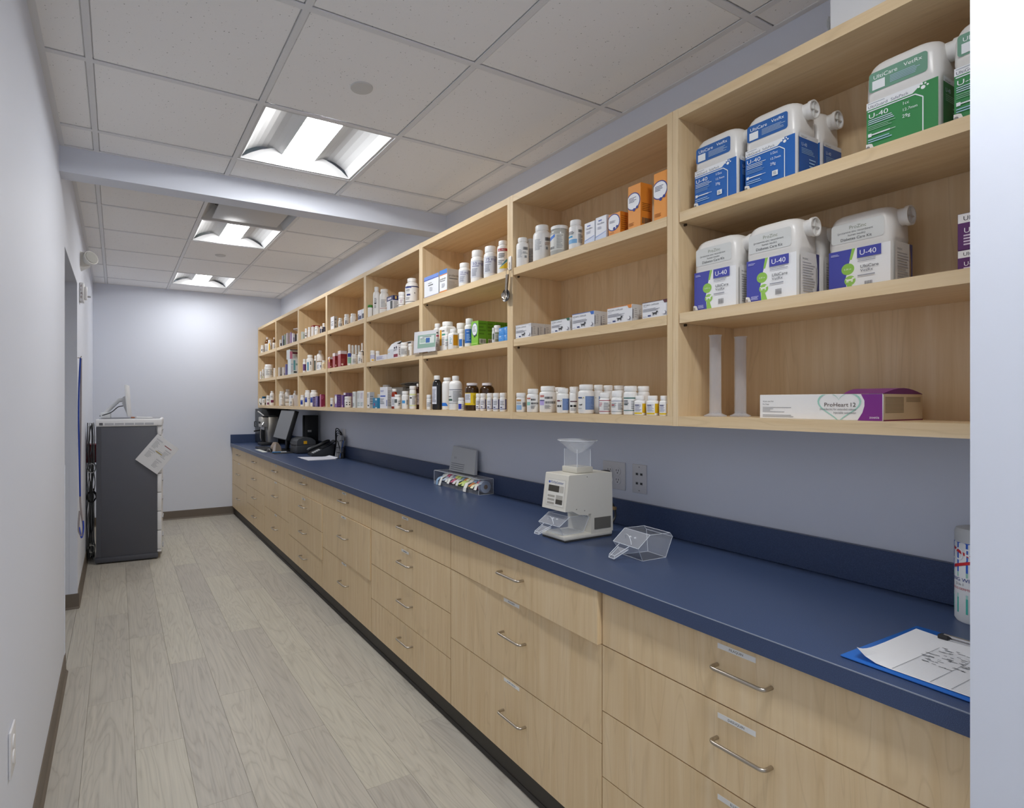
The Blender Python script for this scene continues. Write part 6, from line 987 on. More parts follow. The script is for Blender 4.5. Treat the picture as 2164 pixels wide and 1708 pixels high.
mb.text('KirbyLester', .0145, lambda a, b: FP(.28 + a / .128, .735 + b / .131, .0006), pm('#5a6a9a', .4)); poly_ = ell(.22, .765, .04, .035, 14); mb.face([FP(u, v, .0006) for u, v in poly_], pm('#3a5ab0', .4)); mb.build('control_panel', t)
mb = MB(); mb.box(.150, .235, -.0012, -.0002, .035, .078, pm('#6a6862', .4)); mb.build('nameplate', t)
for (x_, z_) in ((.10, .11), (.113, .235), (.06, .118)):
    mb = MB(); mb.lathe([(0, 0), (.002, 0), (.002, -.001), (0, -.0012)], pm('#8a8880', .3), 8, (x_, -.0001, z_), axis='Y'); mb.build('screw', t)
mb = MB(); mb.rbox(.088, .172, .028, .110, .245, .268, M_IV2, .004); mb.build('collar', t)
mb = MB()
for (a, b) in (((.096, .034), (.164, .034)), ((.164, .034), (.164, .104)), ((.164, .104), (.096, .104)), ((.096, .104), (.096, .034))):
    mb.face([(a[0], a[1], .262), (b[0], b[1], .262), (b[0], b[1], .335), (a[0], a[1], .335)], M_CLEAR)
for (a, b) in ((.096, .034), (.164, .034), (.164, .104), (.096, .104)): mb.tube([(a, b, .262), (a, b, .335)], .0012, M_EDGE, 6)
mb.build('hopper_tube', t)
mb = MB(); fcx, fcy = .130, .069; mb.lathe([(.012, .318), (.020, .322), (.038, .335), (.058, .352), (.070, .364), (.075, .366), (.074, .369), (.068, .367), (.055, .355), (.036, .338), (.018, .326)], M_CLEAR, 32, (fcx, fcy, 0)); mb.tube([(fcx + .0745 * math.cos(2 * PI * k / 32), fcy + .0745 * math.sin(2 * PI * k / 32), .368) for k in range(33)], .0012, M_EDGE, 6); mb.build('funnel', t)
# clear tray scoops
def scoop(parent, name='tray'):
    W_, D_, H_ = .115, .135, .085
    P_ = [(0.03, 0.012, 0), (D_, .018, 0), (D_, W_ - .018, 0), (.03, W_ - .012, 0), (.0, 0, .045), (D_ * 1.08, 0, H_ * .85), (D_ * 1.08, W_, H_ * .85), (.0, W_, .045), (.05, 0, H_), (.05, W_, H_), (D_ * 1.0, 0, H_), (D_ * 1.0, W_, H_)]
    m_ = MB(); faces = [(0, 3, 2, 1), (0, 1, 5, 10, 8, 4), (3, 7, 9, 11, 6, 2), (1, 2, 6, 5), (0, 4, 7, 3), (4, 8, 9, 7), (5, 6, 11, 10)]
    m_.raw(P_, faces, M_CLEAR)
    for f in faces:
        for a, b in zip(f, f[1:] + f[:1]): m_.tube([P_[a], P_[b]], .0009, M_EDGE, 5)
    m_.build(name, parent)
    m_ = MB(); A = [(-.005, .035, .045), (-.005, .080, .045), (-.055, .070, .018), (-.055, .045, .018)]; B = [(p[0] - .003, p[1], p[2] - .010) for p in A]
    m_.raw(A + B, [(4, 5, 6, 7), (0, 3, 7, 4), (1, 5, 6, 2)], M_CLEAR)
    for a, b in ((0, 3), (1, 2), (3, 7), (2, 6), (7, 6), (2, 3), (4, 7), (5, 6)): m_.tube([(A + B)[a], (A + B)[b]], .0011, M_EDGE, 5)
    m_.build('spout', parent)
    m_ = MB(); m_.tube([(.010 + .022 * math.cos(a / 8 * PI) , W_ / 2 + .040 * math.sin(a / 8 * PI * 2 - PI / 2) if False else W_ / 2 + .04 * math.cos(a / 8 * PI), .056 + .022 * math.sin(a / 8 * PI)) for a in range(9)], .0011, M_EDGE, 5)
    for k in range(2): m_.lathe([(.004, 0), (.004, .003), (.002, .004)], M_EDGE, 10, (.03, .045 + .022 * k, .066))
    m_.build('gate', parent)
t2 = thing('clear_tray', 'clear acrylic pouring tray standing alone right of the machine', 'tray', (1.462, 1.262, ZC), -.10); scoop(t2)
t3 = thing('clear_tray', 'clear acrylic pouring tray set in the counting machine', 'tray', (1.418, 1.578, ZC + .024), 0)
scoop(t3)
t3.location = (1.412, 1.574, ZC + .0235); t3.scale = (1, 1, .8)
# power cord of the machine
t = thing('machine_cable', 'black power cord from the machine to the wall socket', 'cord'); mb = MB()
pth = [(1.848, 1.775, HC - .312), (1.815, 1.795, HC - .312), (1.79, 1.80, HC - .325), (1.78, 1.76, HC - .36), (1.79, 1.70, HC - .40), (1.80, 1.675, HC - .44), (1.79, 1.665, HC - .48), (1.75, 1.665, HC - .507), (1.70, 1.665, HC - .511), (1.685, 1.665, HC - .50)]
def smooth_path(P, n=5):
    P = [Vector(p) for p in P]; out = []
    for i in range(len(P) - 1):
        p0, p1, p2, p3 = P[max(i - 1, 0)], P[i], P[i + 1], P[min(i + 2, len(P) - 1)]
        for k in range(n):
            q = k / n; out.append(.5 * ((2 * p1) + (-p0 + p2) * q + (2 * p0 - 5 * p1 + 4 * p2 - p3) * q * q + (-p0 + 3 * p1 - 3 * p2 + p3) * q ** 3))
    out.append(P[-1]); return out
mb.tube(smooth_path(pth), .004, pm('#141416', .4), 8); mb.build('cable', t)
mb = MB(); mb.rbox(1.835, 1.868, 1.757, 1.793, HC - .327, HC - .297, pm('#151517', .4), .006); mb.build('plug', t)
mb = MB(); mb.rbox(1.793, 1.807, 1.668, 1.684, HC - .447, HC - .433, pm('#a88a5a', .5), .003); mb.build('twist_tie', t)
# socket plates
def plate(y0, y1, kind, label):
    z0, z1 = HC - .374, HC - .257; t = thing('wall_plate', label, 'socket', (XR, (y0 + y1) / 2, (z0 + z1) / 2)); a, b = (y1 - y0) / 2, (z1 - z0) / 2
    m_ = MB(); m_.rbox(-.006, -.0003, -a, a, -b, b, pm('#d6d6d8', .35), .002); m_.build('plate', t)
    if kind == 'power':
        for sy in (-1, 1):
            for sz in (-1, 1):
                m_ = MB(); m_.lathe([(0, -.0085), (.0165, -.0085), (.0172, -.006)], pm('#dcdcde', .35), 24, (0, sy * .023, sz * .0195), axis='X')
                for (dy, dz, w_, h_) in ((.006, .004, .001, .004), (-.006, .004, .001, .004), (0, -.007, .0022, .0022)): m_.box(-.0092, -.0084, sy * .023 + dy - w_, sy * .023 + dy + w_, sz * .0195 + dz - h_, sz * .0195 + dz + h_, pm('#3a3a3c', .6))
                m_.build('outlet', t)
    elif kind == 'data':
        for sy in (-1, 1):
            for sz in (-1, 1):
                m_ = MB(); m_.box(-.0068, -.006, sy * .011 - .006, sy * .011 + .006, sz * .019 - .005, sz * .019 + .005, pm('#7a7c80', .5)); m_.box(-.0072, -.0066, sy * .011 - .004, sy * .011 + .004, sz * .019 - .003, sz * .019 + .003, pm('#2a2a2c', .5)); m_.build('jack', t)
        for sz in (-1, 1): m_ = MB(); m_.lathe([(0, -.0068), (.0025, -.0068), (.0025, -.006)], pm('#8a8a8c', .4), 10, (0, 0, sz * .048), axis='X'); m_.build('screw', t)
    return t
plate(1.682, 1.805, 'power', 'double wall plate with four outlets above the counter'); plate(1.573, 1.644, 'data', 'narrow wall plate with four data jacks beside the double plate'); plate(4.99, 5.07, 'power1', 'small blank wall plate behind the phone cables')
# tape roll rack
t = thing('tape_rack', 'clear acrylic rack holding rolls of coloured warning labels', 'rack', (1.752, 2.600, ZC)); W_, D_, H_ = .50, .098, .085
mb = MB(); C_ = [(0, 0, 0), (D_, 0, 0), (D_, 0, H_), (0, 0, H_)]; C2 = [(p[0], W_, p[2]) for p in C_]
for f in ([C_[0], C_[1], C_[2], C_[3]], [C2[0], C2[3], C2[2], C2[1]], [C_[1], C2[1], C2[2], C_[2]], [C_[2], C2[2], C2[3], C_[3]], [C_[0], C2[0], C2[1], C_[1]]): mb.face(f, M_CLEAR)
mb.face([C_[0], C2[0], (0, W_, .022), (0, 0, .022)], M_CLEAR)
for c_ in (C_, C2):
    for k in range(4): mb.tube([c_[k], c_[(k + 1) % 4]], .0011, M_EDGE, 5)
for k in (1, 2, 3): mb.tube([C_[k], C2[k]], .0011, M_EDGE, 5)
mb.build('case', t)
RC = ['#b8c4d8', '#d8607a', '#8fb0d0', '#e4e2da', '#e8e6c0', '#d88a50', '#7f9ab0', '#c8dc88', '#d6e07a', '#8f98c0', '#d8d2d8', '#c4607c', '#e0e0dc', '#d4d8d4']
y_ = .008
for k in range(14):
    w_ = .030 if k not in (3,) else .036; m_ = MB(); r_ = .034 - .006 * ((k * 7) % 4) / 3
    if y_ + w_ > W_ - .005: break
    m_.lathe([(.012, 0), (r_, 0), (r_, w_ - .003), (.012, w_ - .003)], pm(RC[k], .5), 28, (.052, y_, .040), axis='Y'); m_.lathe([(.0105, -.0004), (.013, -.0004), (.013, w_ - .0026), (.0105, w_ - .0026)], pm('#8a6a44', .6), 20, (.052, y_, .040), axis='Y')
    o = m_.build('roll', None, (1.752, 2.600, ZC)); tag(o, 'roll of %s label tape, number %s from the right in the rack' % (('pale blue', 'rose', 'sky blue', 'white', 'cream', 'orange', 'slate', 'lime', 'yellow green', 'lilac', 'grey', 'crimson', 'off white', 'silver')[k], ('one', 'two', 'three', 'four', 'five', 'six', 'seven', 'eight', 'nine', 'ten', 'eleven', 'twelve', 'thirteen', 'fourteen')[k]), 'tape roll', 'label tape rolls in the clear rack')
    m_ = MB()
    tongue = [(.052 + r_ * math.sin(a), .040 + r_ * math.cos(a)) for a in (0, -.5, -1.0)] + [(-.002, .050 - .004 * (k % 3)), (-.012 - .004 * (k % 2), .026 + .006 * (k % 3))]
    if k in (3, 12, 13): tongue.append((-.020, .004))
    for p, q in zip(tongue[:-1], tongue[1:]): m_.face([(p[0], y_ + .001, p[1]), (p[0], y_ + w_ - .004, p[1]), (q[0], y_ + w_ - .004, q[1]), (q[0], y_ + .001, q[1])], pm('#e8e8e2' if k % 3 == 0 else RC[(k + 3) % 14], .5))
    m_.build('loose_end', o); y_ += w_ + .0012
# folded sheet behind the rack
t = thing('folded_sheet', 'folded white information sheet propped behind the tape rack', 'paper', (1.812, 2.735, ZC + .0905)); mb = MB()
mb.raw([(0, 0, 0), (0, .285, 0), (.03, .282, .150), (.03, .025, .140), (.02, .285, .0), (.02, 0, 0), (.04, .282, .150), (.04, .025, .14)], [(0, 1, 2, 3), (7, 6, 4, 5), (0, 5, 4, 1), (3, 2, 6, 7), (1, 4, 6, 2), (0, 3, 7, 5)], pm('#c9ccce', .5)); mb.build('sheet', t)
mb = MB(); q_ = lambda y, z, o=.0006: (.03 * z / .145 - o, y, z)
for k in range(4): mb.face([q_(.12, .045 - .012 * k), q_(.27, .045 - .012 * k), q_(.27, .049 - .012 * k), q_(.12, .049 - .012 * k)], pm('#7f858c', .5))
for k in range(2): mb.face([q_(.225 + .014 * k, .075), q_(.229 + .014 * k, .075), q_(.229 + .014 * k, .115), q_(.225 + .014 * k, .115)], pm('#6f757c', .5))
mb.build('print', t)
# wipes canister
t = thing('wipes_canister', 'white wipes canister with blue and red label half behind the wall edge', 'canister', (1.77, .541, ZC)); r_, h = .043, .222
mb = MB(); mb.lathe([(0, 0), (r_ * .92, 0), (r_, .006), (r_, h * .83), (r_ * .97, h * .845), (0, h * .845)], pm('#e6e8e8', .35), 36); mb.build('body', t)
mb = MB(); mb.lathe([(0, h * .845), (r_ * 1.0, h * .845), (r_ * 1.0, h * .95), (r_ * .93, h * .985), (r_ * .7, h), (0, h)], pm('#c9cccc', .4), 36); mb.build('lid', t)
mb = MB(); ang = math.atan2(-.541, -1.77); hh = h
def CP(a, v, o): th = ang + a; return ((r_ + .0004 + o) * math.cos(th), (r_ + .0004 + o) * math.sin(th), v * hh)
def cr_(a0, a1, v0, v1, c, o):
    n = 8
    for k in range(n): p, q = a0 + (a1 - a0) * k / n, a0 + (a1 - a0) * (k + 1) / n; mb.face([CP(p, v0, o), CP(q, v0, o), CP(q, v1, o), CP(p, v1, o)], pm(c, .35))
cr_(-2, 2, .53, .84, '#2a5fc4', 0); cr_(-2, 2, .1, .26, '#4ab4a4', 0); cr_(-2, 2, .26, .30, '#a8d8cc', 0)
cr_(-2, 2, .48, .53, '#9ac8b8', 0)
for (v0, v1, s_) in ((.70, .79, 1), (.56, .65, -1)):
    n = 10
    for k in range(n):
        a0, a1 = -1.3 + 1.35 * k / n, -1.3 + 1.35 * (k + 1) / n; d0 = s_ * .10 * (1 - abs(a0 + 1.3 - .0) / 1.35); d1 = s_ * .10 * (1 - abs(a1 + 1.3) / 1.35)
        mb.face([CP(a0, .675 + d0 - .016, .0004), CP(a1, .675 + d1 - .016, .0004), CP(a1, .675 + d1 + .016, .0004), CP(a0, .675 + d0 + .016, .0004)], pm('#c82a30', .35))
mb.text('CLOROX', .030, lambda x_, y_: CP(-2.05 + x_ / r_, .655 + y_ / hh * 1.4, .0006), pm('#f2f4f6', .4)); mb.text('DISINFECTING WIPES', .0115, lambda x_, y_: CP(-2.75 + x_ / r_, .435 + y_ / hh, .0006), pm('#2f3f8a', .4), 'LEFT', 1.1)
mb.text('5 in 1', .009, lambda x_, y_: CP(-1.1 + x_ / r_, .39 + y_ / hh, .0006), pm('#6a6a72', .4)); mb.text('KILLS GERMS', .0075, lambda x_, y_: CP(-1.35 + x_ / r_, .345 + y_ / hh, .0006), pm('#c04a50', .4)); mb.build('label', t)
# clipboard
t = thing('clipboard', 'blue clipboard with printed log sheets at the counter edge', 'clipboard', (1.262, .372, ZC), math.radians(-1)); mb = MB()
mb.rbox(.018, .338, .004, .232, .0008, .0048, pm('#2a6ac0', .2), .002); mb.build('board', t)
nx, ny = 14, 10; mb = MB(); rr = random.Random(2); G_ = {}
for i in range(nx + 1):
    for j in range(ny + 1):
        u, v = i / nx, j / ny; zz = .0062; c_ = max(0, (v - .72) / .28) * max(0, 1 - u / .35); zz += .022 * c_ * c_; zz += .006 * max(0, (v - .8) / .2) * max(0, (u - .5)) ; G_[i, j] = (.030 + .272 * u - .004 * c_, .006 + .212 * v - .012 * c_ * c_, zz)
for i in range(nx):
    for j in range(ny): mb.face([G_[i, j], G_[i + 1, j], G_[i + 1, j + 1], G_[i, j + 1]], pm('#e9eaec', .6), True)
mb.build('paper', t)
mb = MB(); Q = lambda x_, y_, o=.0007: (x_, y_, .0062 + o)
for k in range(26): mb.face([Q(.036 + .0072 * k, .010), Q(.0368 + .0072 * k, .010), Q(.0368 + .0072 * k, .150), Q(.036 + .0072 * k, .150)], pm('#b9bcc0', .6))
for yy in (.030, .062, .092, .150): mb.face([Q(.034, yy, .0008), Q(.23, yy, .0008), Q(.23, yy + .0009, .0008), Q(.034, yy + .0009, .0008)], pm('#8f9296', .6))
for k in range(60):
    a, b = rr.uniform(.12, .235), rr.uniform(.075, .142); L_ = rr.uniform(.004, .014); mb.face([Q(a, b, .0009), Q(a + .0016, b, .0009), Q(a + .0016, b + L_, .0009), Q(a, b + L_, .0009)], pm('#4a4c52', .6))
mb.build('print', t)
mb = MB(); mb.rbox(.292, .322, .07, .17, .0062, .010, M_CHROME, .0015); mb.tube([(.300, .072, .013), (.300, .168, .013)], .004, M_CHROME, 10); mb.rbox(.288, .306, .158, .176, .006, .015, pm('#2a2a2c', .4), .002); mb.build('clip', t)

# ---------------- far end of the counter
# black cabinet
t = thing('black_cabinet', 'black countertop cabinet with recessed handle under the far shelves', 'cabinet', (1.535, 6.93, ZC)); mb = MB(); W_, D_, H_ = .385, .315, .425
mb.rbox(.0, D_, 0, W_, .006, H_, pm('#1b1d20', .4), .004); mb.build('body', t); mb = MB(); mb.rbox(-.006, 0, .02, W_ - .02, .03, H_ - .03, pm('#2c3033', .35), .002); mb.build('door', t)
mb = MB(); mb.tube([(-.006, W_ - .06, .20), (-.022, W_ - .06, .205), (-.022, W_ - .06, .265), (-.006, W_ - .06, .27)], .006, pm('#3a3e42', .4), 8); mb.build('handle', t)
# espresso machine
t = thing('espresso_machine', 'steel espresso machine with steam wand beside the black cabinet', 'machine', (1.475, 6.71, ZC)); mb = MB()
M_SS = pm('#b5b0a6', .3, .85)
mb.rbox(.0, .19, .0, .19, .0, .035, pm('#26272a', .4), .006); mb.build('drip_tray', t)
mb = MB(); mb.rbox(.085, .20, .004, .186, .035, .335, M_SS, .006); mb.build('body', t); mb = MB(); mb.rbox(.005, .085, .02, .17, .215, .335, pm('#c4c1ba', .35, .5), .01); mb.build('head', t)
mb = MB(); mb.rbox(.02, .19, .01, .18, .337, .350, pm('#2a2b2e', .3), .004); mb.build('top_lid', t)
mb = MB(); mb.lathe([(.026, 0), (.026, -.03), (.020, -.036)], M_CHROME, 20, (.05, .10, .215)); mb.tube([(.05, .10, .185), (-.04, .06, .175), (-.07, .05, .170)], .008, pm('#222326', .3), 8); mb.build('portafilter', t)
mb = MB(); mb.tube(smooth_path([(.03, .01, .27), (.0, -.01, .22), (-.01, -.012, .12), (.0, -.012, .06)]), .005, M_CHROME, 8); mb.build('steam_wand', t)
mb = MB(); mb.tube([(.06, .12, .345), (.02, .16, .385), (.0, .175, .40)], .007, pm('#d8d8d8', .3), 8); mb.build('lever', t)
for k in range(2): mb = MB(); mb.lathe([(0, -.012), (.012, -.012), (.013, 0)], pm('#26272a', .3), 14, (.005, .07 + .05 * k, .27), axis='X'); mb.build('knob', t)
# monitor with its back edge to the camera
t = thing('monitor', 'dark grey monitor on the counter leaning back toward the wall', 'monitor', (1.50, 5.70, ZC)); mb = MB()
tilt = Matrix.Rotation(math.radians(17), 4, 'Y'); tilt = Matrix.Translation((0, 0, .125)) @ tilt
mb.rbox(.0, .045, 0, .54, .0, .315, pm('#121315', .4), .004, 2, tilt); mb.build('housing', t); mb = MB(); mb.rbox(-.002, .0005, .006, .534, .006, .309, pm('#6f7276', .35), .001, 1, tilt); mb.build('screen', t)
mb = MB(); mb.rbox(.07, .10, .235, .305, .012, .30, pm('#1c1d20', .4), .004); mb.rbox(-.01, .19, .15, .39, .0, .012, pm('#1c1d20', .4), .004); mb.build('stand', t)
# computer tower
t = thing('computer_tower', 'black computer tower standing against the wall behind the monitor', 'computer', (1.70, 5.72, ZC)); mb = MB(); mb.rbox(0, .145, 0, .085, .0, .375, pm('#16171a', .35), .005); mb.build('case', t)
mb = MB(); mb.rbox(-.003, .0, .012, .073, .03, .34, pm('#2a2b2f', .4), .001); mb.build('front_panel', t); mb = MB(); mb.rbox(.03, .07, -.004, 0, .20, .222, pm('#a8aaac', .3, .6), .001); mb.build('port', t)
# label printer
t = thing('label_printer', 'charcoal label printer with yellow sticker on the counter', 'printer', (1.555, 5.50, ZC), math.radians(4)); mb = MB(); M_PR = pm('#3c3e42', .45)
mb.rbox(.0, .20, .0, .20, .004, .085, M_PR, .008); mb.build('base', t)
mb = MB(); mb.prism([(.002, .087), (.198, .087), (.196, .125), (.15, .155), (.08, .162), (.02, .145), (.004, .125)], .002, .198, pm('#46484c', .42), 'Y'); mb.build('lid', t)
mb = MB(); mb.box(.07, .105, -.0008, .0015, .095, .125, pm('#e0a818', .5)); mb.build('sticker', t); mb = MB(); mb.box(-.001, .001, .04, .16, .075, .088, pm('#141416', .5)); mb.build('slot', t)
# desk phone
t = thing('desk_phone', 'black desk phone with handset and tilted screen before the printer', 'phone', (1.60, 5.16, ZC), math.radians(-6)); M_PH = pm('#2c2f33', .4)
mb = MB(); mb.prism([(.0, 0), (.20, 0), (.22, .105), (.20, .11), (.0, .022)], .0, .20, M_PH, 'Y'); mb.build('body', t)
S_ = lambda x_, o=.0: .022 + .088 * x_ / .20 + o
mb = MB(); mb.prism([(.10, S_(.10, .002)), (.235, S_(.235, .012)), (.232, S_(.235, .022)), (.10, S_(.10, .010))], .002, .125, pm('#1c1e21', .25), 'Y'); mb.build('screen', t)
for i in range(4):
    for j in range(3): mb = MB(); x_ = .018 + .018 * i; mb.prism([(x_, S_(x_)), (x_ + .012, S_(x_ + .012)), (x_ + .012, S_(x_ + .012, .003)), (x_, S_(x_, .003))], .02 + .032 * j, .042 + .032 * j, pm('#b9bcbf', .5), 'Y'); mb.build('key', t)
mb = MB(); mb.tube(smooth_path([(-.005, .165, .045), (.02, .165, .062), (.10, .165, .092), (.18, .165, .128), (.205, .165, .128)]), .017, pm('#26292d', .35), 10); mb.build('handset', t)
t = thing('phone_cable', 'coiled black cables between the phone and the wall plate', 'cable'); 
for k in range(4):
    mb = MB(); mb.tube(smooth_path([(1.838, 5.10 + .02 * k, ZC + .012), (1.835 - .003 * k, 5.14, ZC + .14 + .03 * k), (1.838, 5.11, ZC + .20 + .02 * k), (1.862, 5.03 + .012 * k, ZC + .17 + .015 * k)]), .0045, pm('#131315', .4), 7); mb.build('cord', t)
mb = MB(); mb.rbox(1.845, 1.872, 5.00, 5.06, ZC + .15, ZC + .185, pm('#131315', .4), .004); mb.build('adapter', t)
# keyboard, mouse, pad, notes, pen
t = thing('keyboard', 'black keyboard lying along the front of the far counter', 'keyboard', (1.30, 6.0, ZC), math.radians(0)); mb = MB(); mb.rbox(.05, .185, .0, .44, .0, .014, pm('#202225', .45), .004); mb.build('body', t)
mb = MB()
for i in range(5):
    for j in range(15): mb.box(.058 + .024 * i, .078 + .024 * i, .008 + .0285 * j, .032 + .0285 * j, .014, .0175, pm('#2c2f33', .5))
o = mb.build('keys', t); o['kind'] = 'stuff'
t = thing('mouse', 'black computer mouse in front of the keyboard', 'mouse', (1.385, 5.90, ZC)); mb = MB(); bmm = bmesh.new(); bmesh.ops.create_uvsphere(bmm, u_segments=20, v_segments=12, radius=1)
for v in bmm.verts: v.co = Vector((v.co.x * .033, v.co.y * .058, max(0, v.co.z * .036)))
mb.bm(bmm, pm('#17181a', .35), True); mb.build('shell', t); mb = MB(); mb.lathe([(0, -.003), (.006, -.003), (.006, .003), (0, .003)], pm('#2c2c2e', .5), 12, (0, -.03, .03), axis='X'); mb.build('wheel', t)
mb = MB(); mb.rbox(1.30, 1.35, 5.84, 6.22, ZC + .0003, ZC + .002, pm('#d3d8d4', .6), .0005, 1); tag(mb.build('note_sheet'), 'white printed note at the counter edge before the keyboard', 'paper')
mb = MB(); mb.rbox(1.36, 1.56, 5.60, 5.78, ZC + .0003, ZC + .004, pm('#1f2124', .6), .001, 1); tag(mb.build('mouse_pad'), 'thin black mat under the blue pen', 'mat')
t = thing('pen', 'blue and white pen lying on the black mat', 'pen', (1.36, 5.70, ZC + .0095)); mb = MB(); mb.tube([(0, 0, 0), (.02, -.003, 0), (.085, -.01, 0)], .0055, pm('#3f86c4', .35), 10); mb.build('barrel', t); mb = MB(); mb.tube([(.085, -.01, 0), (.14, -.016, 0)], .0055, pm('#d8dce0', .35), 10); mb.build('cap', t)
t = thing('tissue_pack', 'brown and white soft pack under the monitor', 'pack', (1.445, 5.84, ZC + .0002)); mb = MB(); mb.prism([(-.045, .0), (.045, 0), (.04, .05), (.012, .092), (-.012, .092), (-.038, .05)], 0, .12, pm('#8f8070', .5), 'Y'); mb.build('body', t); mb = MB(); mb.prism([(-.046, .004), (-.020, .004), (-.010, .088), (-.030, .07), (-.039, .05)], -.0015, -.0003, pm('#d9cfc8', .5), 'Y'); mb.build('label', t)
# loose paper and pen cup
t = thing('paper_pad', 'white paper pad with curled corner in front of the phone', 'paper', (1.455, 4.80, ZC)); mb = MB()
for i in range(8):
    f0, f1 = i / 8, (i + 1) / 8; cz_ = lambda q: .006 + .012 * max(0, q - .8) / .2 * max(0, q - .8) / .2
    mb.face([(.275 * f0, 0, cz_(f0)), (.275 * f1, 0, cz_(f1)), (.275 * f1, .24 - .1 * f1 + .1, cz_(f1)), (.275 * f0, .34 - .1 * f0 , cz_(f0))], pm('#d6d8e2', .6), True)
mb.rbox(.002, .26, .002, .24, .0004, .0055, pm('#c9ccd8', .6), .0006, 1); mb.build('sheets', t)
t = thing('pen_cup', 'black wire mesh cup by the back splash', 'cup', (1.790, 4.895, ZC)); mb = MB(); hx = .045
for k in range(10):
    a = 2 * PI * k / 10
    mb.tube([(.036 * math.cos(a), .036 * math.sin(a), .003), (.042 * math.cos(a), .042 * math.sin(a), .1)], .0013, pm('#1a1b1d', .4), 5)
for (r_, z_) in ((.036, .003), (.039, .05), (.0425, .1)): mb.tube([(r_ * math.cos(2 * PI * k / 20), r_ * math.sin(2 * PI * k / 20), z_) for k in range(21)], .0016, pm('#1a1b1d', .4), 5)
mb.lathe([(0, .001), (.036, .001), (.036, .003), (0, .003)], pm('#1a1b1d', .4), 20); mb.build('wire_body', t)
for k, (a, c_, l_) in enumerate(((.3, '#2f5fb0', 'blue pen leaning right in the wire cup'), (2.6, '#1c1c1e', 'black pen standing at the back of the wire cup'), (4.4, '#c9c7c2', 'silver pen standing in the wire cup'))):
    mb = MB(); mb.tube([(.012 * math.cos(a + PI), .012 * math.sin(a + PI), .005), (.030 * math.cos(a), .030 * math.sin(a), .16)], .0045, pm(c_, .4), 8); o = mb.build('pen', None, (1.790, 4.895, ZC)); tag(o, l_, 'pen')
t = thing('business_cards', 'grey stacked card box standing behind the wire cup', 'cards', (1.785, 4.945, ZC)); mb = MB(); mb.prism([(0, 0), (.05, 0), (.06, .20), (.03, .205)], 0, .10, pm('#9fa1a4', .5), 'Y'); mb.build('stack', t); mb = MB(); mb.box(.012, .045, -.001, -.0002, .15, .16, pm('#6a6c70', .5)); mb.build('print', t)

# ================================================================== GREY CABINET CORNER
GA = math.radians(-5)
t = thing('supply_cabinet', 'tall dark grey cabinet with white vented top by the left wall', 'cabinet', (-.158, 5.63, 0), GA); M_GY = pm('#55575f', .45); M_WT = pm('#dfe0e2', .35)
Hh = HC - .218; D_ = .475; Dy = .50
mb = MB(); mb.rbox(.0, D_, .0, Dy, .055, Hh, M_GY, .003); mb.build('body', t)
mb = MB(); mb.rbox(-.006, D_ + .006, -.006, Dy, .012, .055, pm('#4e5058', .45), .003); mb.build('plinth', t)
mb = MB(); mb.box(.004, .038, -.0022, .0005, .06, Hh - .004, pm('#4c4e56', .45)); mb.build('side_strip', t)
for k in range(4): mb = MB(); mb.lathe([(0, 0), (.014, 0), (.014, .012), (0, .012)], pm('#2a2a2c', .5), 12, (.05 + .37 * (k % 2), .06 + .38 * (k // 2), 0)); mb.build('foot', t)
z0 = Hh
for k, hh_ in enumerate((.085, .085, .085, .085, .085, .17, .17, .17, .17, .04)):
    mb = MB(); a = z0 - hh_ + .003; 
    if a < .06: a = .06
    mb.rbox(D_ + .001, D_ + .036, .006, Dy - .006, a, z0 - .002, M_WT, .003); o = mb.build('drawer', t); m2 = MB(); m2.rbox(D_ + .036, D_ + .046, .16, .34, (a + z0) / 2 - .006, (a + z0) / 2 + .006, pm('#a8aab0', .4), .003); m2.build('pull', o); z0 -= hh_
mb = MB(); mb.rbox(-.006, D_ + .042, -.008, Dy, Hh, Hh + .066, M_WT, .012, 3); mb.build('top', t)
mb = MB(); mb.rbox(.02, D_ + .02, .01, Dy - .02, Hh + .066, Hh + .069, pm('#8a8c92', .5), .001, 1); mb.build('top_mat', t)
for k in range(5): mb = MB(); mb.rbox(.065 + .078 * k, .135 + .078 * k, -.010, -.007, Hh + .014, Hh + .032, pm('#aeb0b6', .5), .0012, 1); mb.build('vent', t)
mb = MB(); mb.rbox(.024, .052, -.010, -.007, Hh + .012, Hh + .034, pm('#5a5b60', .5), .001, 1); mb.build('latch', t)
TOPZ = Hh + .069
cabM = Matrix.Translation((-.158, 5.63, 0)) @ Matrix.Rotation(GA, 4, 'Z')
def onc(p): return tuple(cabM @ Vector(p))
t = thing('monitor', 'white slim monitor seen edge on, on an arm over the grey cabinet', 'monitor', onc((.24, .22, TOPZ)), GA); M_MW = pm('#dcdedf', .35)
mb = MB(); mb.rbox(-.010, .010, -.14, .16, .015, .30, M_MW, .006, 2, Matrix.Rotation(math.radians(-4), 4, 'Y')); mb.build('panel', t)
mb = MB(); mb.prism([(-.011, .03), (-.011, .21), (-.05, .19), (-.055, .13), (-.02, .04)], -.05, .07, pm('#c9cbcd', .4), 'Y'); mb.build('rear_housing', t)
mb = MB(); mb.tube([(-.055, .0, .165), (-.085, .0, .16)], .018, M_MW, 12); mb.tube([(-.08, .0, .165), (-.20, .02, .04)], .016, M_MW, 12); mb.rbox(-.23, -.15, -.03, .06, .0, .05, M_MW, .008); mb.build('arm', t)
mb = MB(); mb.tube(smooth_path([(-.05, -.02, .11), (-.09, -.03, .10), (-.14, -.03, .055), (-.20, -.03, .03), (-.235, -.02, .02)]), .004, pm('#26272a', .4), 7); mb.build('cable', t)
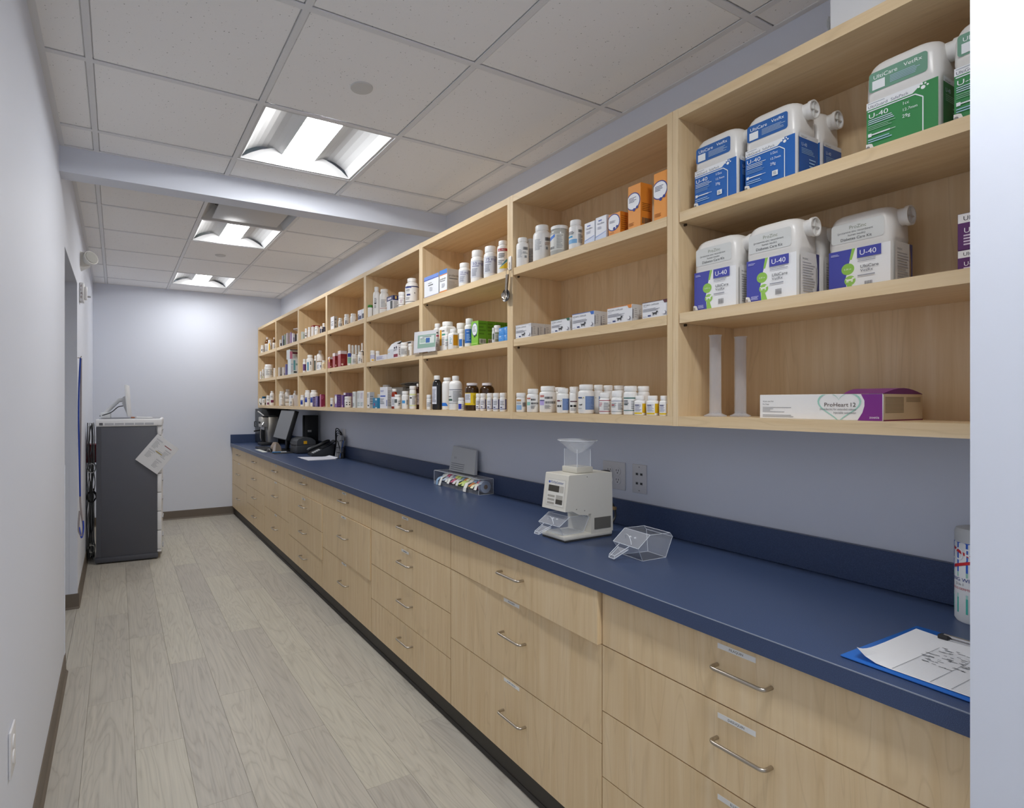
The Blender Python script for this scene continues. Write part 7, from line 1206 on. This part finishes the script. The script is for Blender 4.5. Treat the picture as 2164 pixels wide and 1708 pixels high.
t = thing('papers', 'thin stack of white papers on the grey cabinet top', 'paper', onc((.30, .06, TOPZ)), GA + .1); mb = MB(); mb.rbox(.0, .14, 0, .20, .0003, .006, pm('#d9dadb', .6), .001, 1); mb.rbox(.005, .13, .01, .19, .0062, .012, pm('#c9cacc', .6), .001, 1, Matrix.Rotation(.06, 4, 'Y')); mb.build('sheets', t)
mb = MB(); mb.rbox(-.035, -.006, .03, .09, .0003, .012, pm('#a86a4a', .5), .002); mb.build('wood_block', t)
# hanging laminated chart
cx_, cz_ = .316, HC - .469
t = thing('hanging_chart', 'tilted laminated chart hanging from the corner of the grey cabinet', 'chart', (cx_, 5.575, cz_), GA); R_ = Matrix.Rotation(math.radians(39), 4, 'Y'); mb = MB()
mb.rbox(-.112, .112, -.0012, .0012, -.142, .142, pm('#d6d7d9', .25), .0005, 1, R_); mb.build('sheet', t)
mb = MB()
def ch(u0, u1, v0, v1, c, o=.0016): mb.face([R_ @ Vector((p, -o, q)) for p, q in ((u0, v0), (u1, v0), (u1, v1), (u0, v1))], pm(c, .5))
for (u0, v0, w_, h_) in ((-.09, .10, .06, .012), (.03, .06, .055, .012), (-.085, -.005, .06, .012), (.02, -.045, .055, .012)): ch(u0, u0 + w_, v0, v0 + h_, '#b9bbc0')
for (u0, v0, n) in ((-.085, .09, 7), (.03, .05, 6), (-.08, -.015, 6), (.02, -.055, 6), (-.02, .03, 3)):
    for k in range(n): ch(u0, u0 + .03 + .02 * random.random(), v0 - .010 * k - .003, v0 - .010 * k, '#8a8c92')
ch(.0, .07, .092, .098, '#8a2a32', .0018); ch(-.03, .035, .012, .018, '#a8902a', .0018); mb.build('print', t)
mb = MB(); mb.tube([(.0, 0, .18), (-.005, -.004, .235), (.0, .0, .26)], .0025, pm('#8a8c90', .4), 6); mb.build('cord', t)
# cables behind the cabinet, red box, power strip
rr = random.Random(11)
gC = 'cables hanging behind the grey cabinet'
for k in range(9):
    x0 = -.222 + .0055 * k + 0; y0 = 5.70 + .045 * (k % 3); pth = []
    for q in range(12): pth.append((x0 + rr.uniform(-.008, .008), y0 + rr.uniform(-.015, .015), HC - .20 - q * .105 + rr.uniform(-.02, .02)))
    mb = MB(); mb.tube(smooth_path(pth, 4), .0042, pm(('#2a2b2d', '#8f9092', '#b9b8b4')[k % 3], .5), 6); o = mb.build('cable'); tag(o, '%s cable dangling behind the grey cabinet, %s from the wall' % (('black', 'grey', 'pale')[k % 3], ('nearest', 'second', 'third', 'fourth', 'fifth', 'sixth', 'seventh', 'eighth', 'farthest')[k]), 'cable', gC)
for (z_, r_, c_, l_) in ((-.58, .042, '#c2c3c4', 'coiled white cable behind the upper part of the grey cabinet'), (-.83, .046, '#151517', 'coiled black cable behind the middle of the grey cabinet'), (-1.28, .035, '#a8a6a0', 'looped grey cable near the floor behind the cabinet')):
    mb = MB(); mb.tube([((-.195 + r_ * .75 * math.cos(a * .42)), 5.69 + .002 * a, HC + z_ + r_ * (1 + .04 * math.sin(a)) * math.sin(a * .42)) for a in range(62)], .0045, pm(c_, .5), 6); tag(mb.build('cable_coil'), l_, 'cable', 'coiled cables behind the cabinet')
t = thing('sharps_box', 'red plastic box mounted on the wall behind the grey cabinet', 'box', (XL, 5.86, HC - .545)); mb = MB(); mb.prism([(.001, 0), (.075, 0), (.09, .145), (.001, .145)], 0, .16, pm('#b03038', .4), 'Y'); mb.build('body', t); mb = MB(); mb.rbox(.001, .095, -.003, .163, .1455, .162, pm('#c04048', .4), .003); mb.build('lid', t)
t = thing('power_strip', 'black power strip standing upright behind the grey cabinet', 'power strip', (-.20, 5.93, .0)); mb = MB(); mb.rbox(-.02, .02, -.02, .02, 0, .62, pm('#141416', .4), .004); mb.build('body', t)
for k in range(6):
    mb = MB(); mb.rbox(-.012, .012, -.023, -.019, .08 + .085 * k, .115 + .085 * k, pm('#2c2c2f', .4), .001, 1); mb.build('socket', t)

# ================================================================== LEFT WALL FITTINGS
t = thing('emergency_light', 'white round emergency lamp head on the upper left wall', 'lamp', (XL, 4.90, HC + 1.04)); mb = MB(); M_EM = pm('#d6d5d0', .4)
mb.raw([(0, -.055, -.062), (0, .075, -.062), (0, .075, .062), (0, -.055, .062), (.062, -.02, -.03), (.062, .05, -.03), (.05, .05, .056), (.05, -.02, .056)], [(0, 1, 2, 3), (0, 4, 5, 1), (1, 5, 6, 2), (2, 6, 7, 3), (3, 7, 4, 0), (4, 7, 6, 5)], M_EM); mb.build('housing', t)
hd = Matrix.Translation((.045, -.012, .008)) @ Matrix.Rotation(math.radians(68), 4, 'X') @ Matrix.Rotation(math.radians(35), 4, 'Y')
mb = MB(); bmm = bmesh.new(); bmesh.ops.create_cone(bmm, cap_ends=True, segments=28, radius1=.036, radius2=.052, depth=.07, matrix=Matrix.Translation((0, 0, .015))); mb.bm(bmm, M_EM, True, hd); mb.build('lamp_head', t)
mb = MB(); bmm = bmesh.new(); bmesh.ops.create_cone(bmm, cap_ends=True, segments=28, radius1=.046, radius2=.044, depth=.006, matrix=Matrix.Translation((0, 0, .052))); mb.bm(bmm, pm('#b5b5b0', .15), True, hd); mb.build('lens', t)
t = thing('fire_alarm', 'white fire alarm strobe with red lettering on the left wall', 'alarm', (XL, 4.74, HC + .72)); mb = MB(); mb.rbox(.0005, .030, .0, .11, .0, .135, pm('#dcdcdc', .35), .006); mb.build('body', t)
mb = MB(); mb.rbox(.030, .048, .035, .09, .02, .115, pm('#e2e2e4', .3), .006); mb.build('strobe', t)
for i, s_ in enumerate('FIRE'): mb = MB(); mb.text(s_, .024, lambda a, b, i=i: (.008 + a, -.0006, .100 - .026 * i + b), pm('#6a4a48', .5)); mb.build('lettering', t)
mb = MB(); mb.lathe([(0, 0), (.006, 0), (.006, .02), (0, .022)], M_CHROME, 10, (.048, .10, .05), axis='X'); mb.build('test_stud', t)
# leash on a hook
t = thing('leash', 'blue and grey leash hanging from a hook beside the doorway', 'leash', (XL, 4.545, HC + .30)); mb = MB(); mb.tube([(.001, 0, .0), (.018, 0, .0), (.024, 0, .012)], .003, M_STEEL, 8); mb.build('hook', t)
mb = MB(); mb.tube(smooth_path([(.018, -.004, -.002), (.010, -.010, -.20), (.008, -.014, -.45), (.012, -.008, -.70), (.016, -.004, -.95)]), .0058, pm('#2444a0', .6), 6); mb.build('blue_strap', t)
mb = MB(); mb.tube(smooth_path([(.022, .006, -.002), (.020, .006, -.30), (.018, .004, -.60), (.016, .004, -.95), (.024, .012, -1.08), (.034, .004, -1.16), (.024, -.010, -1.22), (.008, -.006, -1.17), (.014, .0, -1.05)]), .0062, pm('#9a9294', .6), 6); mb.build('grey_strap', t)
mb = MB(); mb.tube(smooth_path([(.012, -.008, -1.16), (.024, -.012, -1.235), (.036, -.004, -1.18), (.034, .0, -1.12)]), .0045, pm('#2a4ab8', .5), 6); mb.build('loop', t)
# outlet low on the left wall
t = thing('wall_plate', 'white outlet plate low on the left wall near the camera', 'socket', (XL, 1.735, HC - .945)); mb = MB(); mb.rbox(.0003, .006, 0, .075, 0, .117, pm('#d9d9db', .35), .002); mb.build('plate', t)
for k in range(2): mb = MB(); mb.lathe([(0, .0085), (.0165, .0085), (.0172, .006)], pm('#e0e0e2', .35), 20, (0, .0375, .039 + .039 * k), axis='X'); mb.build('outlet', t)
